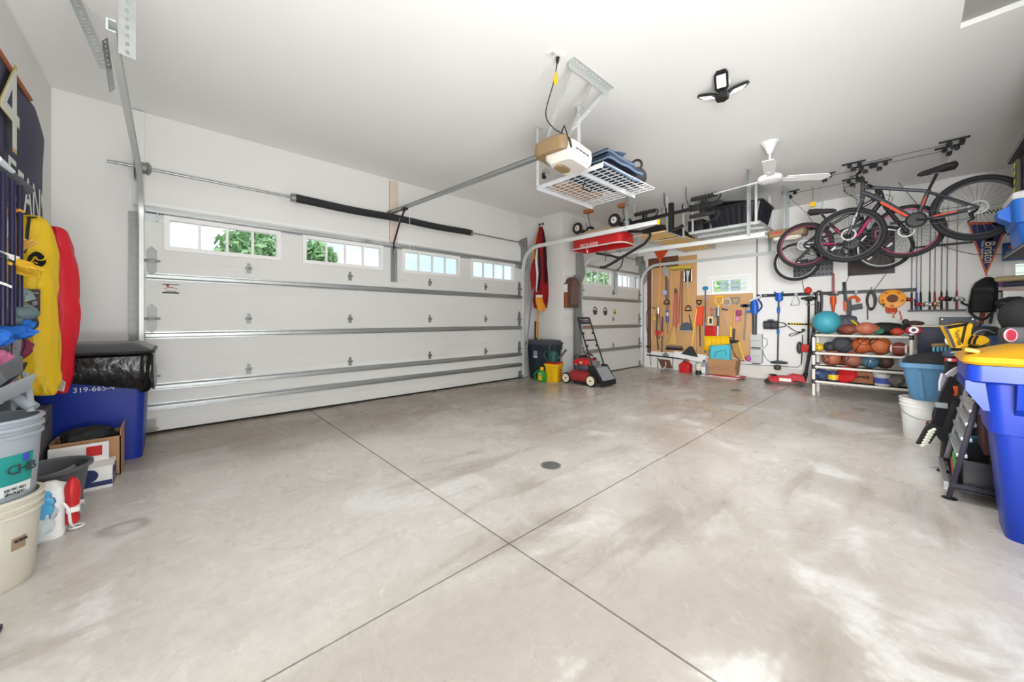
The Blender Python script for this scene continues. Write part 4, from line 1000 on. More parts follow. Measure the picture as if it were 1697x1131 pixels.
for az in (82, -50, 192):
    a = math.radians(az); d = V((math.cos(a), math.sin(a), 0)); s = V((-math.sin(a), math.cos(a), 0)); c = V((fp_.x, fp_.y, fz - .008))
    b_ = part(fan, 'blade', MB().prism([c + d * .16 - s * .05 + UP * .012, c + d * .56 - s * .062 + UP * .012, c + d * .60 - s * .03, c + d * .60 + s * .03, c + d * .56 + s * .055 - UP * .012, c + d * .16 + s * .045 - UP * .012], (0, 0, .006)), FW)
    part(b_, 'blade_bracket', MB().bar(c + d * .09, c + d * .24, .05, .006), FW)

# ---------------------------------------------------------------- opener of the single door
rb0 = V((6.73, 4.10, 2.50)); rb1 = V((6.73, 1.45, 2.36))
o2 = thing('garage_door_opener', 'tan opener of the single garage door, half hidden by the bicycles', 'door opener', (6.73, 1.25, 2.3))
part(o2, 'rail', MB().bar(rb0, rb1, .036, .034).bar(rb0 - UP * .018, rb1 - UP * .018, .05, .006), STEELP)
def r2(w, d, z, r=.05): return [V((6.70 + q.x, 1.22 + q.y, z)) for q in rring((0, 0), w, d, r, 5)]
part(o2, 'housing', MB().rbox([r2(.24, .42, 2.41), r2(.27, .46, 2.39), r2(.27, .46, 2.33), r2(.24, .43, 2.30)]), TAN)
part(o2, 'lens', MB().rbox([r2(.22, .34, 2.302), r2(.22, .34, 2.27), r2(.18, .28, 2.25, .04)]), OPW)
part(o2, 'warning_label', MB().b2((6.562, 1.26, 2.35), (6.5645, 1.40, 2.375)), mat('label_red', (190, 70, 60), .5))
x2c = DB(1019, 440)
part(o2, 'door_arm', MB().tube([rb0 + V((0, -.08, -.03)), rb0 + V((-.02, -.16, -.20)), V((x2c.x, YD2 - .14, 2.16)), V((x2c.x, YD2 - .04, 2.10))], .011), BLACKM)
for x in (6.60, 6.80): part(o2, 'hanger', perforated((x, 1.24, 2.40), (x, 1.24, ZC), .032, (1, 0, 0), (0, 1, 0)), GALV)

# ---------------------------------------------------------------- overhead shelf with wooden boards, and the wire rack beside it
sh = thing('overhead_shelf', 'overhead shelf of three pale wooden boards hung above the single garage door', 'overhead rack', (6.8, 2.9, 2.48))
PINE = mat('pine_board', (252, 204, 128), .5, vary=.12, scale=8)
for x0, x1 in ((5.81, 6.32), (6.45, 7.12), (7.22, 7.88)):
    y0 = 2.66 if x0 < 6 else 2.60
    bd = MB()
    for k in range(6): bd.b2((x0 + (x1 - x0) * k / 6 + .001, y0, 2.498), (x0 + (x1 - x0) * (k + 1) / 6 - .001, 3.18, 2.516))
    part(sh, 'board', bd, PINE)
for y in (2.64, 3.16): part(sh, 'beam', MB().bar((5.80, y, 2.49), (7.90, y, 2.49), .03, .012), STEELP)
for x in (5.80, 6.40, 7.16, 7.9): part(sh, 'crossbar', MB().bar((x, 2.60, 2.488), (x, 3.20, 2.488), .03, .010), STEELP)
for x, y in ((5.80, 2.62), (6.42, 2.62), (7.9, 2.62), (5.80, 3.19), (7.9, 3.19)): part(sh, 'post', MB().bar((x, y, 2.485), (x, y, ZC - .001), .004, .03, (0, 1, 0)).bar((x + .014, y + .014, 2.485), (x + .014, y + .014, ZC - .001), .004, .03, (1, 0, 0)), STEELP)
rk2 = wire_rack('overhead_rack', 'grey wire ceiling rack carrying a black storage tote', 6.19, 6.95, 1.46, 2.44, 2.50, 10, 20,
    [((6.19, 1.46, 2.492), (6.19, 2.44, 2.492)), ((6.57, 1.46, 2.492), (6.57, 2.44, 2.492)), ((6.95, 1.46, 2.492), (6.95, 2.44, 2.492)), ((6.18, 1.46, 2.49), (6.96, 1.46, 2.49))], [(6.19, 1.50), (6.95, 1.50), (6.19, 2.38), (6.95, 2.38)], STEELP)
def slats():
    m = MB()
    for i in range(15): m.bar((6.20, 1.52 + .063 * i, 2.507), (6.94, 1.52 + .063 * i, 2.507), .03, .004)
    return m
part(rk2, 'slat_deck', slats(), mat('pale_green_slats', (198, 204, 190), .6))
# black ribbed tote + lid lying on it
tt = thing('storage_tote', 'black ribbed storage tote on the grey wire rack', 'tote', (6.55, 1.80, 2.515))
def tr(w, d, z, r=.04): return [V((6.56 + q.x, 1.81 + q.y, z)) for q in rring((0, 0), w, d, r, 4)]
tm = MB().rbox([tr(.54, .62, 2.516), tr(.66, .74, 2.80), tr(.70, .78, 2.80), tr(.70, .78, 2.825), tr(.62, .70, 2.825), tr(.52, .60, 2.53)])
part(tt, 'body', tm, mat('tote_black', (34, 34, 40), .32, vary=.06))
rb = MB()
for sx in (-1, 1):
    for i in range(8): 
        y = 1.81 - .25 + .5 * i / 7; rb.prism([V((6.56 + sx * .272, y - .018, 2.53)), V((6.56 + sx * .29, y, 2.53)), V((6.56 + sx * .272, y + .018, 2.53))], (sx * .052, (y - 1.81) * .16, .262))
for sy in (-1, 1):
    for i in range(6):
        x = 6.56 - .2 + .4 * i / 5; rb.prism([V((x - .018, 1.81 + sy * .312, 2.53)), V((x, 1.81 + sy * .33, 2.53)), V((x + .018, 1.81 + sy * .312, 2.53))], ((x - 6.56) * .2, sy * .052, .262))
part(tt, 'rib', rb, MATS['tote_black'])
ld = thing('tote_lid', 'loose black lid lying askew on top of the black storage tote', 'lid', (6.5, 2.0, 2.826))
lr = Matrix.Rotation(.12, 3, 'X') @ Matrix.Rotation(.25, 3, 'Z')
def lring(w, d, z, r): return [lr @ V((q.x, q.y, z)) + V((6.52, 2.02, 2.905)) for q in rring((0, 0), w, d, r, 5)]
part(ld, 'panel', MB().rbox([lring(.60, .66, -.014, .10), lring(.62, .68, 0, .10), lring(.56, .62, .008, .09)]), BLACK)
part(ld, 'rim', MB().tube(lring(.62, .68, -.006, .10), .013, 6, closed=True), BLACK)
bxk = thing('black_case', 'small black case between the hitch bike rack and the black tote', 'case', (6.35, 2.36, 2.515))
part(bxk, 'body', MB().box((6.42, 2.37, 2.60), (.30, .24, .165), bevel=.018), BLACK)
part(bxk, 'lid', MB().box((6.42, 2.37, 2.692), (.31, .25, .022), bevel=.008), FOAM)
part(bxk, 'latch', MB().box((6.262, 2.37, 2.675), (.012, .05, .04), bevel=.003), BLACKM)
sk_ = thing('black_tarp_bundle', 'slumped black tarp bundle on the wooden overhead shelf', 'tarp', (6.1, 2.8, 2.517))
part(sk_, 'bundle', MB().grid(lambda u, v: V((5.86 + .5 * u, 2.66 + .46 * v, 2.518 + (.15 * math.sin(math.pi * u) ** .7 * math.sin(math.pi * v) ** .7 if 0 < u < 1 and 0 < v < 1 else 0) + .012 * math.sin(19 * u + 6 * v) * (1 if 0 < u < 1 and 0 < v < 1 else 0))), 16, 16, .004), FOAM)
part(sk_, 'strap', MB().tube([V((5.85 + .5 * i / 14, 2.92, 2.53 + .155 * math.sin(math.pi * i / 14) ** .7)) for i in range(15)], .008, 6), BLACK)
sk2 = thing('black_tarp_bundle', 'second black tarp bundle farther along the wooden overhead shelf', 'tarp', (6.8, 2.85, 2.517))
part(sk2, 'bundle', MB().grid(lambda u, v: V((6.47 + .6 * u, 2.64 + .48 * v, 2.518 + (.22 * math.sin(math.pi * u) ** .6 * math.sin(math.pi * v) ** .6 + .015 * math.sin(15 * u + 9 * v) if 0 < u < 1 and 0 < v < 1 else 0))), 16, 16, .004), FOAM)
part(sk2, 'strap', MB().tube([V((6.47 + .6 * i / 14, 2.88, 2.53 + .225 * math.sin(math.pi * i / 14) ** .6)) for i in range(15)], .008, 6), BLACK)

# ---------------------------------------------------------------- storage hooks: grey steel hooks screwed in the ceiling
def hook(label, x, y, zb, m=BLACKM, block=None, face=(0, 1, 0), group='ceiling hooks'):
    t = thing('ceiling_hook', label, 'hook', (x, y, ZC), group)
    f = V(face).normalized()
    if block: part(t, 'mounting_block', MB().box((x, y, ZC - .03), (.09, .16, .055), bevel=.003), block)
    c = V((x, y, zb + .05))
    part(t, 'hook', MB().tube([V((x, y, ZC - .002)), V((x, y, zb + .16))] + [c + f * (.045 * math.sin(a)) + UP * (-.05 * math.cos(a) * 1) + UP * 0 for a in [math.radians(q) for q in (-60, -20, 20, 60, 100, 130)]], .006, 8), m)
    part(t, 'sleeve', MB().tube([c + f * (.045 * math.sin(math.radians(q))) - UP * (.05 * math.cos(math.radians(q))) for q in (-50, -10, 30, 60)], .009, 8), GREY)
    return t
WBLK = mat('orange_brown_block', (186, 110, 62), .6, vary=.1)
hook('ceiling hook in a brown wood block over the front wheels of the red wagon', 5.47, 3.90, 2.74, BLACKM, WBLK)
hook('ceiling hook in a brown wood block over the rear wheels of the red wagon', 5.62, 3.30, 2.74, BLACKM, WBLK)
hook('bare ceiling hook nearest the red wagon holding the hitch bike rack', 5.60, 2.58, 2.73)
hook('bare ceiling hook nearest the fan holding the hitch bike rack', 5.60, 2.25, 2.73)

# ---------------------------------------------------------------- hitch bike rack
hb = thing('hitch_bike_rack', 'black hitch bike rack hung upside down from two ceiling hooks', 'bike rack', (5.6, 2.45, 2.7))
bx_ = 5.60
part(hb, 'main_bar', MB().bar((bx_, 1.76, 2.715), (bx_, 3.15, 2.685), .045, .045, bevel=.004), BLACKM)
part(hb, 'knuckle', MB().box((bx_, 2.12, 2.712), (.075, .16, .085), bevel=.012), BLACK)
part(hb, 'hitch_post', MB().bar((bx_, 2.47, 2.86), (bx_, 2.47, 2.42), .065, .065, (0, 1, 0), bevel=.006).tube([(bx_, 2.47, 2.44), (bx_ + .02, 2.40, 2.45), (bx_ + .02, 2.30, 2.49)], .028), BLACKM)
part(hb, 'swing_arm', MB().tube(spline([(bx_ - .05, 3.05, 2.60), (bx_ - .05, 2.80, 2.655), (bx_ - .05, 2.68, 2.63), (bx_ - .05, 2.60, 2.52)], 5), .022, 10), BLACKM)
part(hb, 'swing_arm', MB().tube(spline([(bx_ + .1, 3.0, 2.54), (bx_ + .1, 2.8, 2.56), (bx_ + .1, 2.62, 2.56)], 5), .02, 10), BLACKM)
def cradle(y, z0, z1):
    m = MB(); m.bar((bx_, y, 2.70), (bx_, y, z1), .035, .035, (0, 1, 0), bevel=.004).bar((bx_, y - .05, 2.70), (bx_, y - .05, z1), .02, .02, (0, 1, 0))
    p_ = part(hb, 'upright', m, BLACKM)
    t = MB().box((bx_, y - .02, z1), (.05, .36, .045), bevel=.015)
    for i in range(8): t.box((bx_, y - .18 + .045 * i, z1 + .022), (.055, .022, .03), bevel=.006)
    t.tube(spline([(bx_, y - .2, z1 + .02), (bx_, y - .24, z1), (bx_, y - .2, z1 - .08), (bx_, y - .05, z1 - .12)], 5), .012, 6)
    part(p_, 'cradle_pad', t, RUBBER)
cradle(2.02, 0, 2.835); cradle(2.04, 0, 2.585); cradle(2.92, 0, 2.80)
for y in (2.30, 2.55): part(hb, 'strap', MB().bar((bx_, y, 2.70), (bx_, y, 2.80), .03, .012, (0, 1, 0)), BLACK)

# ---------------------------------------------------------------- red wagon, hung wheels up
wg = thing('red_wagon', 'red toy wagon hanging upside down from ceiling hooks with its wheels up', 'wagon', (5.48, 3.62, 2.3))
wx0, wx1, wy0, wy1, wz0, wz1 = 5.24, 5.70, 3.10, 4.13, 2.31, 2.50
wc = V(((wx0 + wx1) / 2, (wy0 + wy1) / 2, 0))
def wr(w, d, z, r): return [V((wc.x + q.x, wc.y + q.y, z)) for q in rring((0, 0), w, d, r, 6)]
WRED = mat('wagon_red', (200, 30, 34), .35, vary=.05, coat=.3)
part(wg, 'tub', MB().rbox([wr(.42, .97, wz1 - .015, .12), wr(.45, 1.01, wz0 + .01, .12), wr(.50, 1.06, wz0, .12), wr(.50, 1.06, wz0 + .02, .12), wr(.47, 1.02, wz0 + .03, .12), wr(.455, 1.0, wz1, .12)]), WRED)
rg = MB()
for z in (2.37, 2.43, 2.475): rg.tube([q for q in wr(.474 - (z - 2.33) * .1, 1.023 - (z - 2.33) * .1, z, .12)], .005, 5, closed=True)
part(wg, 'rib', rg, WRED)
part(wg, 'rim', MB().tube(wr(.505, 1.065, wz0 + .008, .12), .013, 7, closed=True), mat('wagon_rim', (226, 214, 208), .4))
part(wg, 'undertray', MB().rbox([wr(.42, .95, wz1 + .001, .12), wr(.40, .90, wz1 + .05, .12), wr(.26, .62, wz1 + .14, .1), wr(.2, .5, wz1 + .15, .08)]), mat('beige_undertray', (206, 186, 158), .6))
text(wg, 'lettering', 'RADIO FLYER', mat('letter_white', (244, 240, 236), .5), (wx0 - .012, 3.72, 2.365), (0, 1, 0), (0, 0, -1), .075, .002, width=.36)
TW = mat('wheel_white', (232, 228, 222), .4)
for (x, y, s) in ((5.28, 4.0, 1), (5.66, 4.0, 1), (5.28, 3.26, 1.05), (5.66, 3.26, 1.05)):
    zc_ = 2.70; w = part(wg, 'wheel', MB().torus((x, y, zc_), .075 * s, .028, (1, 0, 0), 28, 10), RUBBER)
    part(w, 'rim', MB().lathe([(0, -.02), (.052 * s, -.016), (.056 * s, 0), (.052 * s, .016), (0, .02)], (x, y, zc_), 24, ax=(1, 0, 0)), TW)
    part(w, 'hubcap', MB().lathe([(.016, -.03), (.012, -.034), (0, -.035)], (x, y, zc_), 12, ax=(1, 0, 0)).lathe([(.016, .03), (.012, .034), (0, .035)], (x, y, zc_), 12, ax=(1, 0, 0)), RED)
for y in (4.0, 3.26): part(wg, 'axle', MB().tube([(5.25, y, 2.70), (5.69, y, 2.70)], .009).bar((5.47, y, 2.64), (5.47, y, 2.70), .06, .02, (0, 1, 0)).box((5.47, y, 2.655), (.22, .05, .02)), BLACKM)
h_ = [PT(1076, 386, 5.75), PT(1070, 402, 5.72), PT(1055, 412, 5.65), PT(1030, 427, 5.5), PT(1014, 437, 5.4), PT(1002, 443, 5.3)]
part(wg, 'handle', MB().tube(spline([V((5.47, 3.12, 2.52))] + h_, 5), .021, 10).torus(PT(1000, 443, 5.28), .045, .014, (0, 0, 1), 16), BLACK)
part(wg, 'canopy_rod', MB().tube([PT(988, 420, 6.1), PT(1012, 424, 6.0), PT(1026, 428, 5.6)], .018, 8), BLACK)
part(wg, 'strap', MB().tube([PT(1009, 387, 6.05), PT(1005, 408, 6.05), PT(1003, 433, 5.6)], .006, 6), DGREY)
# ================================================================ BACK WALL: PEGBOARDS AND TOOLS
def pegmat():
    m = bpy.data.materials.new('pegboard'); m.use_nodes = True; nt = m.node_tree; b = nt.nodes['Principled BSDF']; L = nt.links.new; N = nt.nodes.new
    tc = N('ShaderNodeTexCoord'); sx = N('ShaderNodeVectorMath'); sx.operation = 'SCALE'; sx.inputs[3].default_value = 1 / .0254
    fr = N('ShaderNodeVectorMath'); fr.operation = 'FRACTION'; sb = N('ShaderNodeVectorMath'); sb.operation = 'SUBTRACT'; sb.inputs[1].default_value = (.5, .5, .5)
    mu = N('ShaderNodeVectorMath'); mu.operation = 'MULTIPLY'; mu.inputs[1].default_value = (0, 1, 1)
    ln = N('ShaderNodeVectorMath'); ln.operation = 'LENGTH'; cm = N('ShaderNodeMath'); cm.operation = 'LESS_THAN'; cm.inputs[1].default_value = .13
    L(tc.outputs['Object'], sx.inputs[0]); L(sx.outputs[0], fr.inputs[0]); L(fr.outputs[0], sb.inputs[0]); L(sb.outputs[0], mu.inputs[0]); L(mu.outputs[0], ln.inputs[0]); L(ln.outputs['Value'], cm.inputs[0])
    no = N('ShaderNodeTexNoise'); no.inputs['Scale'].default_value = 3; L(tc.outputs['Object'], no.inputs['Vector'])
    a = N('ShaderNodeMixRGB'); a.inputs[1].default_value = (lin(196), lin(148), lin(96), 1); a.inputs[2].default_value = (lin(214), lin(168), lin(114), 1); L(no.outputs['Fac'], a.inputs[0])
    c = N('ShaderNodeMixRGB'); c.inputs[2].default_value = (lin(92), lin(60), lin(36), 1); L(cm.outputs[0], c.inputs[0]); L(a.outputs[0], c.inputs[1]); L(c.outputs[0], b.inputs['Base Color'])
    b.inputs['Roughness'].default_value = .55; return m
PEG = pegmat()
def wbox(u0, v0, u1, v1, d0, d1):
    a = WB(u0, v0); b_ = WB(u1, v1); return MB().b2((XB - d1, b_.y, b_.z), (XB - d0, a.y, a.z), .002)
PO = .022                                                   # pegboard face stands this far off the wall
solo('pegboard', 'tall tan pegboard at the corner end of the tool wall', 'pegboard', wbox(1075, 432, 1155, 587, .004, PO), PEG)
solo('pegboard', 'wide tan pegboard below the back window', 'pegboard', wbox(1155.6, 490, 1248, 596, .004, PO), PEG)
solo('wood_cleat', 'dark brown board along the top left of the tall pegboard', 'board', wbox(1076, 430, 1125, 441, PO + .001, PO + .022), DWOOD)
solo('wood_cleat', 'narrow dark brown strip down the corner edge of the tall pegboard', 'board', wbox(1074, 443, 1080, 585, PO + .001, PO + .02), DWOOD)
G_T = 'tools hung on the pegboards'
def tool(name, label, cat, u, v): return thing(name, label, cat, WB(u, v, PO + .03), G_T)
def K(u, v, o=.035): return WB(u, v, PO + o)
def pole(t, name, pts, r, m, n=8): return part(t, name, MB().tube([K(*p) for p in pts], r, n), m)
def dgrip(t, u, v, dv, m, w=.065):
    """D handle: v = grip bar, dv = pixels down (or up) to the neck"""
    c = K(u, v); e = K(u, v + dv); s = V((0, 1, 0))
    return part(t, 'grip', MB().tube([e, lerp(e, c, .45) + s * w * .75, c + s * w, c - s * w, lerp(e, c, .45) - s * w * .75, e], .014, 8), m)
t = tool('measuring_rod', 'thin pale rod hanging first from the corner on the tall pegboard', 'rod', 1081, 562)
pole(t, 'rod', [(1081, 446), (1080, 562)], .010, mat('pale_rod', (212, 204, 190), .5)); part(t, 'cap', MB().ball(K(1081, 446), .014), BLACK)
t = tool('bent_rod', 'bent black rod arching beside the corner end of the tall pegboard', 'rod', 1076, 590)
part(t, 'rod', MB().tube(spline([K(1086, 512), K(1078, 509), K(1072, 518), K(1071, 535), K(1074, 560), K(1079, 606)], 4), .007, 6), BLACKM)
part(t, 'foot', MB().ball(K(1074, 575), .05, (.8, 1.2, .4)), BLACK)
t = tool('hand_brush', 'small straw hand brush near the corner of the tall pegboard', 'brush', 1084, 535)
part(t, 'handle', MB().tube([K(1084, 513), K(1084, 522)], [.012, .02]), WOOD); part(t, 'bristles', MB().box(K(1084, 527.5), (.05, .09, .13), taper_y=1.2, bevel=.01), mat('straw', (206, 166, 96), .8, vary=.2, scale=40))
t = tool('pole_pruner', 'pole pruner with a wooden shaft and black and red head hanging head down', 'pruner', 1092, 580)
pole(t, 'shaft', [(1094, 452), (1091, 512)], .016, WOOD)
pole(t, 'shaft_lower', [(1090, 512), (1088, 545), (1091, 580)], .016, BLACK)
pole(t, 'blade_arm', [(1091, 512), (1096, 545), (1092, 562)], .013, DRED)
part(t, 'ferrule', MB().tube([K(1091, 510), K(1091, 520)], .024), CHROME); part(t, 'head', MB().box(K(1089, 552), (.04, .07, .11), bevel=.01), RED)
part(t, 'rope', MB().torus(K(1091, 560), .07, .008, (1, 0, 0), 20), mat('rope_pale', (206, 196, 170), .8))
t = tool('leaf_rake', 'orange fan shaped rake hung head up above the round point shovel', 'rake', 1093, 470)
part(t, 'head', MB().prism([K(1083, 414, .05), K(1091, 412.5, .07), K(1100, 412.5, .07), K(1108, 414, .05), K(1097, 430, .05), K(1095.5, 434, .05), K(1093, 434, .05), K(1091.5, 430, .05)], (-.02, 0, 0)), mat('rake_orange', (214, 78, 22), .45)); pole(t, 'shaft', [(1094.5, 433), (1094, 462)], .013, WOOD)
rb = MB()
for k in range(5): rb.tube([K(1094.5, 431, .075), K(1085.5 + 4.8 * k, 414.5, .085)], .006, 6)
part(t, 'tine', rb, MATS['rake_orange'])
t = tool('weed_puller', 'black tool with an orange collar hanging low beside the pole pruner', 'weeder', 1097, 585)
pole(t, 'shaft', [(1098, 525), (1097, 584)], .014, BLACK); part(t, 'collar', MB().tube([K(1098, 550), K(1098, 557)], .024), ORANGE)
t = tool('round_shovel', 'round point shovel hung blade up on the tall pegboard', 'shovel', 1105, 500)
bl0 = [K(1099, 452, .04), K(1098, 447, .045), K(1100, 443, .05), K(1102.5, 441, .05), K(1106, 444, .045), K(1108, 450, .045), K(1109, 457, .04), K(1104, 458.5, .04)]
part(t, 'blade', MB().prism(bl0, (-.012, 0, 0)), mat('shovel_steel', (192, 194, 194), .35, .7)); pole(t, 'shaft', [(1103.5, 458), (1104, 497)], .016, mat('black_shaft', (48, 46, 50), .4))
dgrip(t, 1105, 504, -8, BLACK)
t = tool('long_pole', 'dark thin pole hanging behind the round point shovel', 'pole', 1106, 500)
pole(t, 'shaft', [(1107, 462), (1107, 512)], .010, DWOOD); part(t, 'clip', MB().box(K(1102, 485, .05), (.03, .09, .10), bevel=.012), mat('pale_violet', (170, 176, 214), .4))
t = tool('caulk_gun', 'blue and silver caulk gun hanging under the round point shovel', 'caulk gun', 1106, 560)
part(t, 'tube', MB().tube([K(1106, 514), K(1106, 535)], .026, 12), mat('tube_blue', (60, 88, 160), .4)); part(t, 'collar', MB().tube([K(1106, 518), K(1106, 524)], .0275, 12), LGREY)
pole(t, 'nozzle', [(1106, 535), (1106.5, 555)], .010, mat('nozzle_violet', (86, 76, 120), .4)); pole(t, 'rod', [(1104, 500), (1104, 535)], .006, BLACKM)
t = tool('push_broom', 'push broom with a yellow head hung bristles up at the top of the tall pegboard', 'broom', 1112, 545)
part(t, 'head', MB().bar(K(1111, 444.5), K(1146, 442.5), .05, .045, bevel=.006), mat('broom_yellow', (206, 180, 60), .6)); part(t, 'bristles', MB().bar(K(1111, 447.5), K(1146, 445.5), .045, .03), mat('olive_bristle', (150, 136, 60), .8))
pole(t, 'shaft', [(1113, 447), (1112, 545)], .013, WOOD)
t = tool('straw_broom', 'straw corn broom with a red handle hanging on the tall pegboard', 'broom', 1114, 572)
pole(t, 'handle', [(1119, 480), (1116.5, 543)], .015, RED); part(t, 'grip', MB().tube([K(1119.2, 478), K(1119, 487)], .018), BLACK)
bq = K(1114.5, 557)
part(t, 'bristles', MB().rbox([[K(uc + w * math.cos(a), vv, .04 + .025 * math.sin(a)) for a in [2 * math.pi * i / 16 for i in range(16)]] for vv, uc, w in ((541, 1116.5, 1.5), (546, 1116, 3.2), (556, 1115, 5.5), (571, 1113.5, 8))]), MATS['straw'])
t = tool('garden_hoe', 'red handled hoe hanging right behind the straw broom', 'hoe', 1121, 545)
pole(t, 'handle', [(1122, 480), (1121, 544)], .013, mat('deep_red_wood', (164, 48, 40), .45))
t = tool('garden_rake', 'thin rake with a reddish wood shaft left of the square shovel', 'rake', 1124, 545)
pole(t, 'shaft', [(1129, 449), (1124.5, 540)], .013, RWOOD); part(t, 'ferrule', MB().tube([K(1124.5, 536), K(1124, 545)], .016), BRASS if 'BRASS' in globals() else WOOD)
t = tool('garden_fork', 'dark red shafted fork hanging beside the square shovel', 'fork', 1130, 545)
pole(t, 'shaft', [(1131, 449), (1130, 540)], .013, mat('brown_shaft', (128, 74, 48), .5))
t = tool('square_shovel', 'square shovel hung blade up with a pale wood shaft and black grip', 'shovel', 1140, 515)
part(t, 'blade', MB().prism([K(1134, 448, .03), K(1146, 447, .03), K(1146, 467, .045), K(1134, 467.5, .045)], (-.008, 0, 0)), mat('dark_blade', (70, 68, 66), .4, .5))
part(t, 'blade_rim', MB().tube([K(1134, 467, .055), K(1134, 448, .045), K(1146, 447, .045), K(1146, 466, .055)], .009), CHROME)
part(t, 'socket', MB().prism([K(1137, 449, .06), K(1143.5, 449, .06), K(1141, 460, .06), K(1140.5, 478, .06), K(1139, 478, .06), K(1138.5, 460, .06)], (-.012, 0, 0)), LGREY)
pole(t, 'shaft', [(1140, 478, .05), (1140.5, 506, .05)], .018, WOOD); dgrip(t, 1140.5, 515, -9, BLACK)
t = tool('dustpan', 'grey dustpan hanging mouth down with a black handle', 'dustpan', 1138, 549)
part(t, 'pan', MB().prism([K(1128, 548), K(1129, 541), K(1133, 536), K(1140, 534.5), (K(1146, 538)), K(1148, 548)], (-.05, 0, 0)), mat('dustpan_grey', (78, 88, 98), .5)); part(t, 'lip', MB().bar(K(1127.5, 548.6, .06), K(1148.5, 548.6, .06), .04, .012), LGREY)
pole(t, 'handle', [(1142, 522, .06), (1144, 530, .06), (1146, 538, .06)], .012, BLACK)
t = tool('angle_broom', 'black angle broom with a yellow handle leaning across the pegboard joint', 'broom', 1145, 593)
pole(t, 'handle', [(1155, 512, .05), (1145.5, 576, .07)], .014, YELLOW)
part(t, 'head', MB().prism([K(1144, 574, .06), K(1148, 575, .06), K(1157, 592, .06), K(1130, 586.5, .06)], (-.04, 0, 0)), mat('broom_charcoal', (48, 52, 58), .8, bump=.3))
t = tool('brush_head', 'long black push brush lying along the foot of the tall pegboard', 'brush', 1118, 580)
part(t, 'block', MB().bar(K(1104, 574.3), K(1131, 575), .05, .03, bevel=.008), mat('brush_block', (96, 96, 96), .5)); part(t, 'bristles', MB().bar(K(1104, 578), K(1131.5, 579), .07, .05, bevel=.01), BLACK)
# lower pegboard
t = tool('pruning_saw', 'pruning saw with a black grip in an orange sheath, first on the wide pegboard', 'saw', 1160, 573)
dgrip(t, 1158.5, 498.5, 7, BLACK, .05)
part(t, 'sheath', MB().prism([K(1157, 509), K(1167, 508), K(1164.5, 540), K(1153.5, 540)], (-.04, 0, 0)), mat('orange_red_sheath', (226, 82, 48), .45))
pole(t, 'blade', [(1159.5, 540), (1160.5, 574)], .014, BLACK)
t = tool('dusting_pole', 'navy dusting pole topped with a blue brush standing left of the back window', 'duster', 1168, 588)
part(t, 'brush', MB().ball(K(1169, 478), .055, (1, 1, .75), 14), mat('duster_blue', (40, 146, 190), .8, bump=.5)); pole(t, 'shaft', [(1169, 482), (1168.5, 585)], .0125, mat('navy_pole', (40, 44, 92), .4))
for v0, v1 in ((491, 497), (535, 546)): part(t, 'collar', MB().tube([K(1168.7, v0), K(1168.6, v1)], .0165), mat('collar_blue', (84, 110, 176), .4))
t = tool('plier_set', 'row of hand pliers hooked high on the wide pegboard', 'pliers', 1181, 525)
for i, (u, m) in enumerate(((1178, DRED), (1182, DRED), (1187, DGREY))): part(t, 'pliers', MB().tube([K(u - .8, 511), K(u, 518)], .010).tube([K(u + 1.2, 511), K(u + .4, 518)], .010).tube([K(u, 518), K(u + .6, 524)], .012), m)
part(t, 'jaw_rail', MB().bar(K(1178, 518), K(1187, 526), .02, .03), CHROME)
t = tool('carded_tool', 'small cream carded box hung above the red kit case', 'box', 1177, 540)
part(t, 'card', MB().b2(K(1173.5, 539, .02), K(1181.5, 525, .045)), mat('cream_card', (232, 222, 190), .6)); part(t, 'window', MB().b2(K(1175.5, 536.5, .0455), K(1179.5, 528, .047)), BLACK)
t = tool('kit_case', 'red plastic kit case hung below the cream carded box', 'case', 1178, 557)
part(t, 'shell', MB().box((K(1170.5, 541) + K(1186, 557)) / 2, (.05, .21, .20), bevel=.015), RED); part(t, 'handle', MB().tube([K(1175, 544, .065), K(1175, 542, .07), K(1181, 542, .07), K(1181, 544, .065)], .008), DRED)
t = tool('snow_shovel', 'yellow snow shovel hung grip up under the back window', 'shovel', 1190, 582)
part(t, 'grip', MB().tube([K(1190.5, 508), K(1185.5, 500), K(1185.5, 492.5), K(1197.5, 491.8), K(1197.5, 499), K(1191, 508)], .018, 8).bar(K(1186, 492, .035), K(1197.5, 491, .035), .03, .03, bevel=.008), YELLOW)
pole(t, 'shaft', [(1190.5, 507), (1189, 560)], .019, mat('grey_shaft', (150, 150, 160), .35, .4)); pole(t, 'sleeve', [(1190, 524), (1189.7, 541)], .0215, mat('shaft_sleeve', (66, 60, 76), .5))
part(t, 'blade', MB().grid(lambda u, v: K(1166.5 + 41 * u + 1.5 * math.sin(math.pi * v), 557.5 + 23 * v - 3 * u * v, .06 + .10 * math.sin(math.pi * (.15 + .75 * v))), 14, 10, .006), YELLOW)
rb = MB()
for k in range(5): rb.tube([K(1171 + 8 * k, 558.5 + 20 * j / 6, .068 + .10 * math.sin(math.pi * (.15 + .75 * j / 6))) for j in range(6)], .007, 6)
part(t, 'rib', rb, mat('amber_plastic', (236, 170, 16), .45))
t = tool('tape_roll', 'round tape roll hung between the two shovel grips under the back window', 'tape', 1204, 507)
part(t, 'rim', MB().torus(K(1204.5, 501), .070, .013, (1, 0, 0), 28), LGREY); part(t, 'disc', MB().lathe([(0, .0), (.062, .0), (.062, .018), (0, .018)], K(1204.5, 501, .02), 28, ax=(-1, 0, 0)), mat('tape_mottled', (168, 140, 108), .6, vary=.5, scale=60))
t = tool('bow_saw', 'thin bent hook tool slanting down the wide pegboard beside the snow shovel', 'hook', 1209, 556)
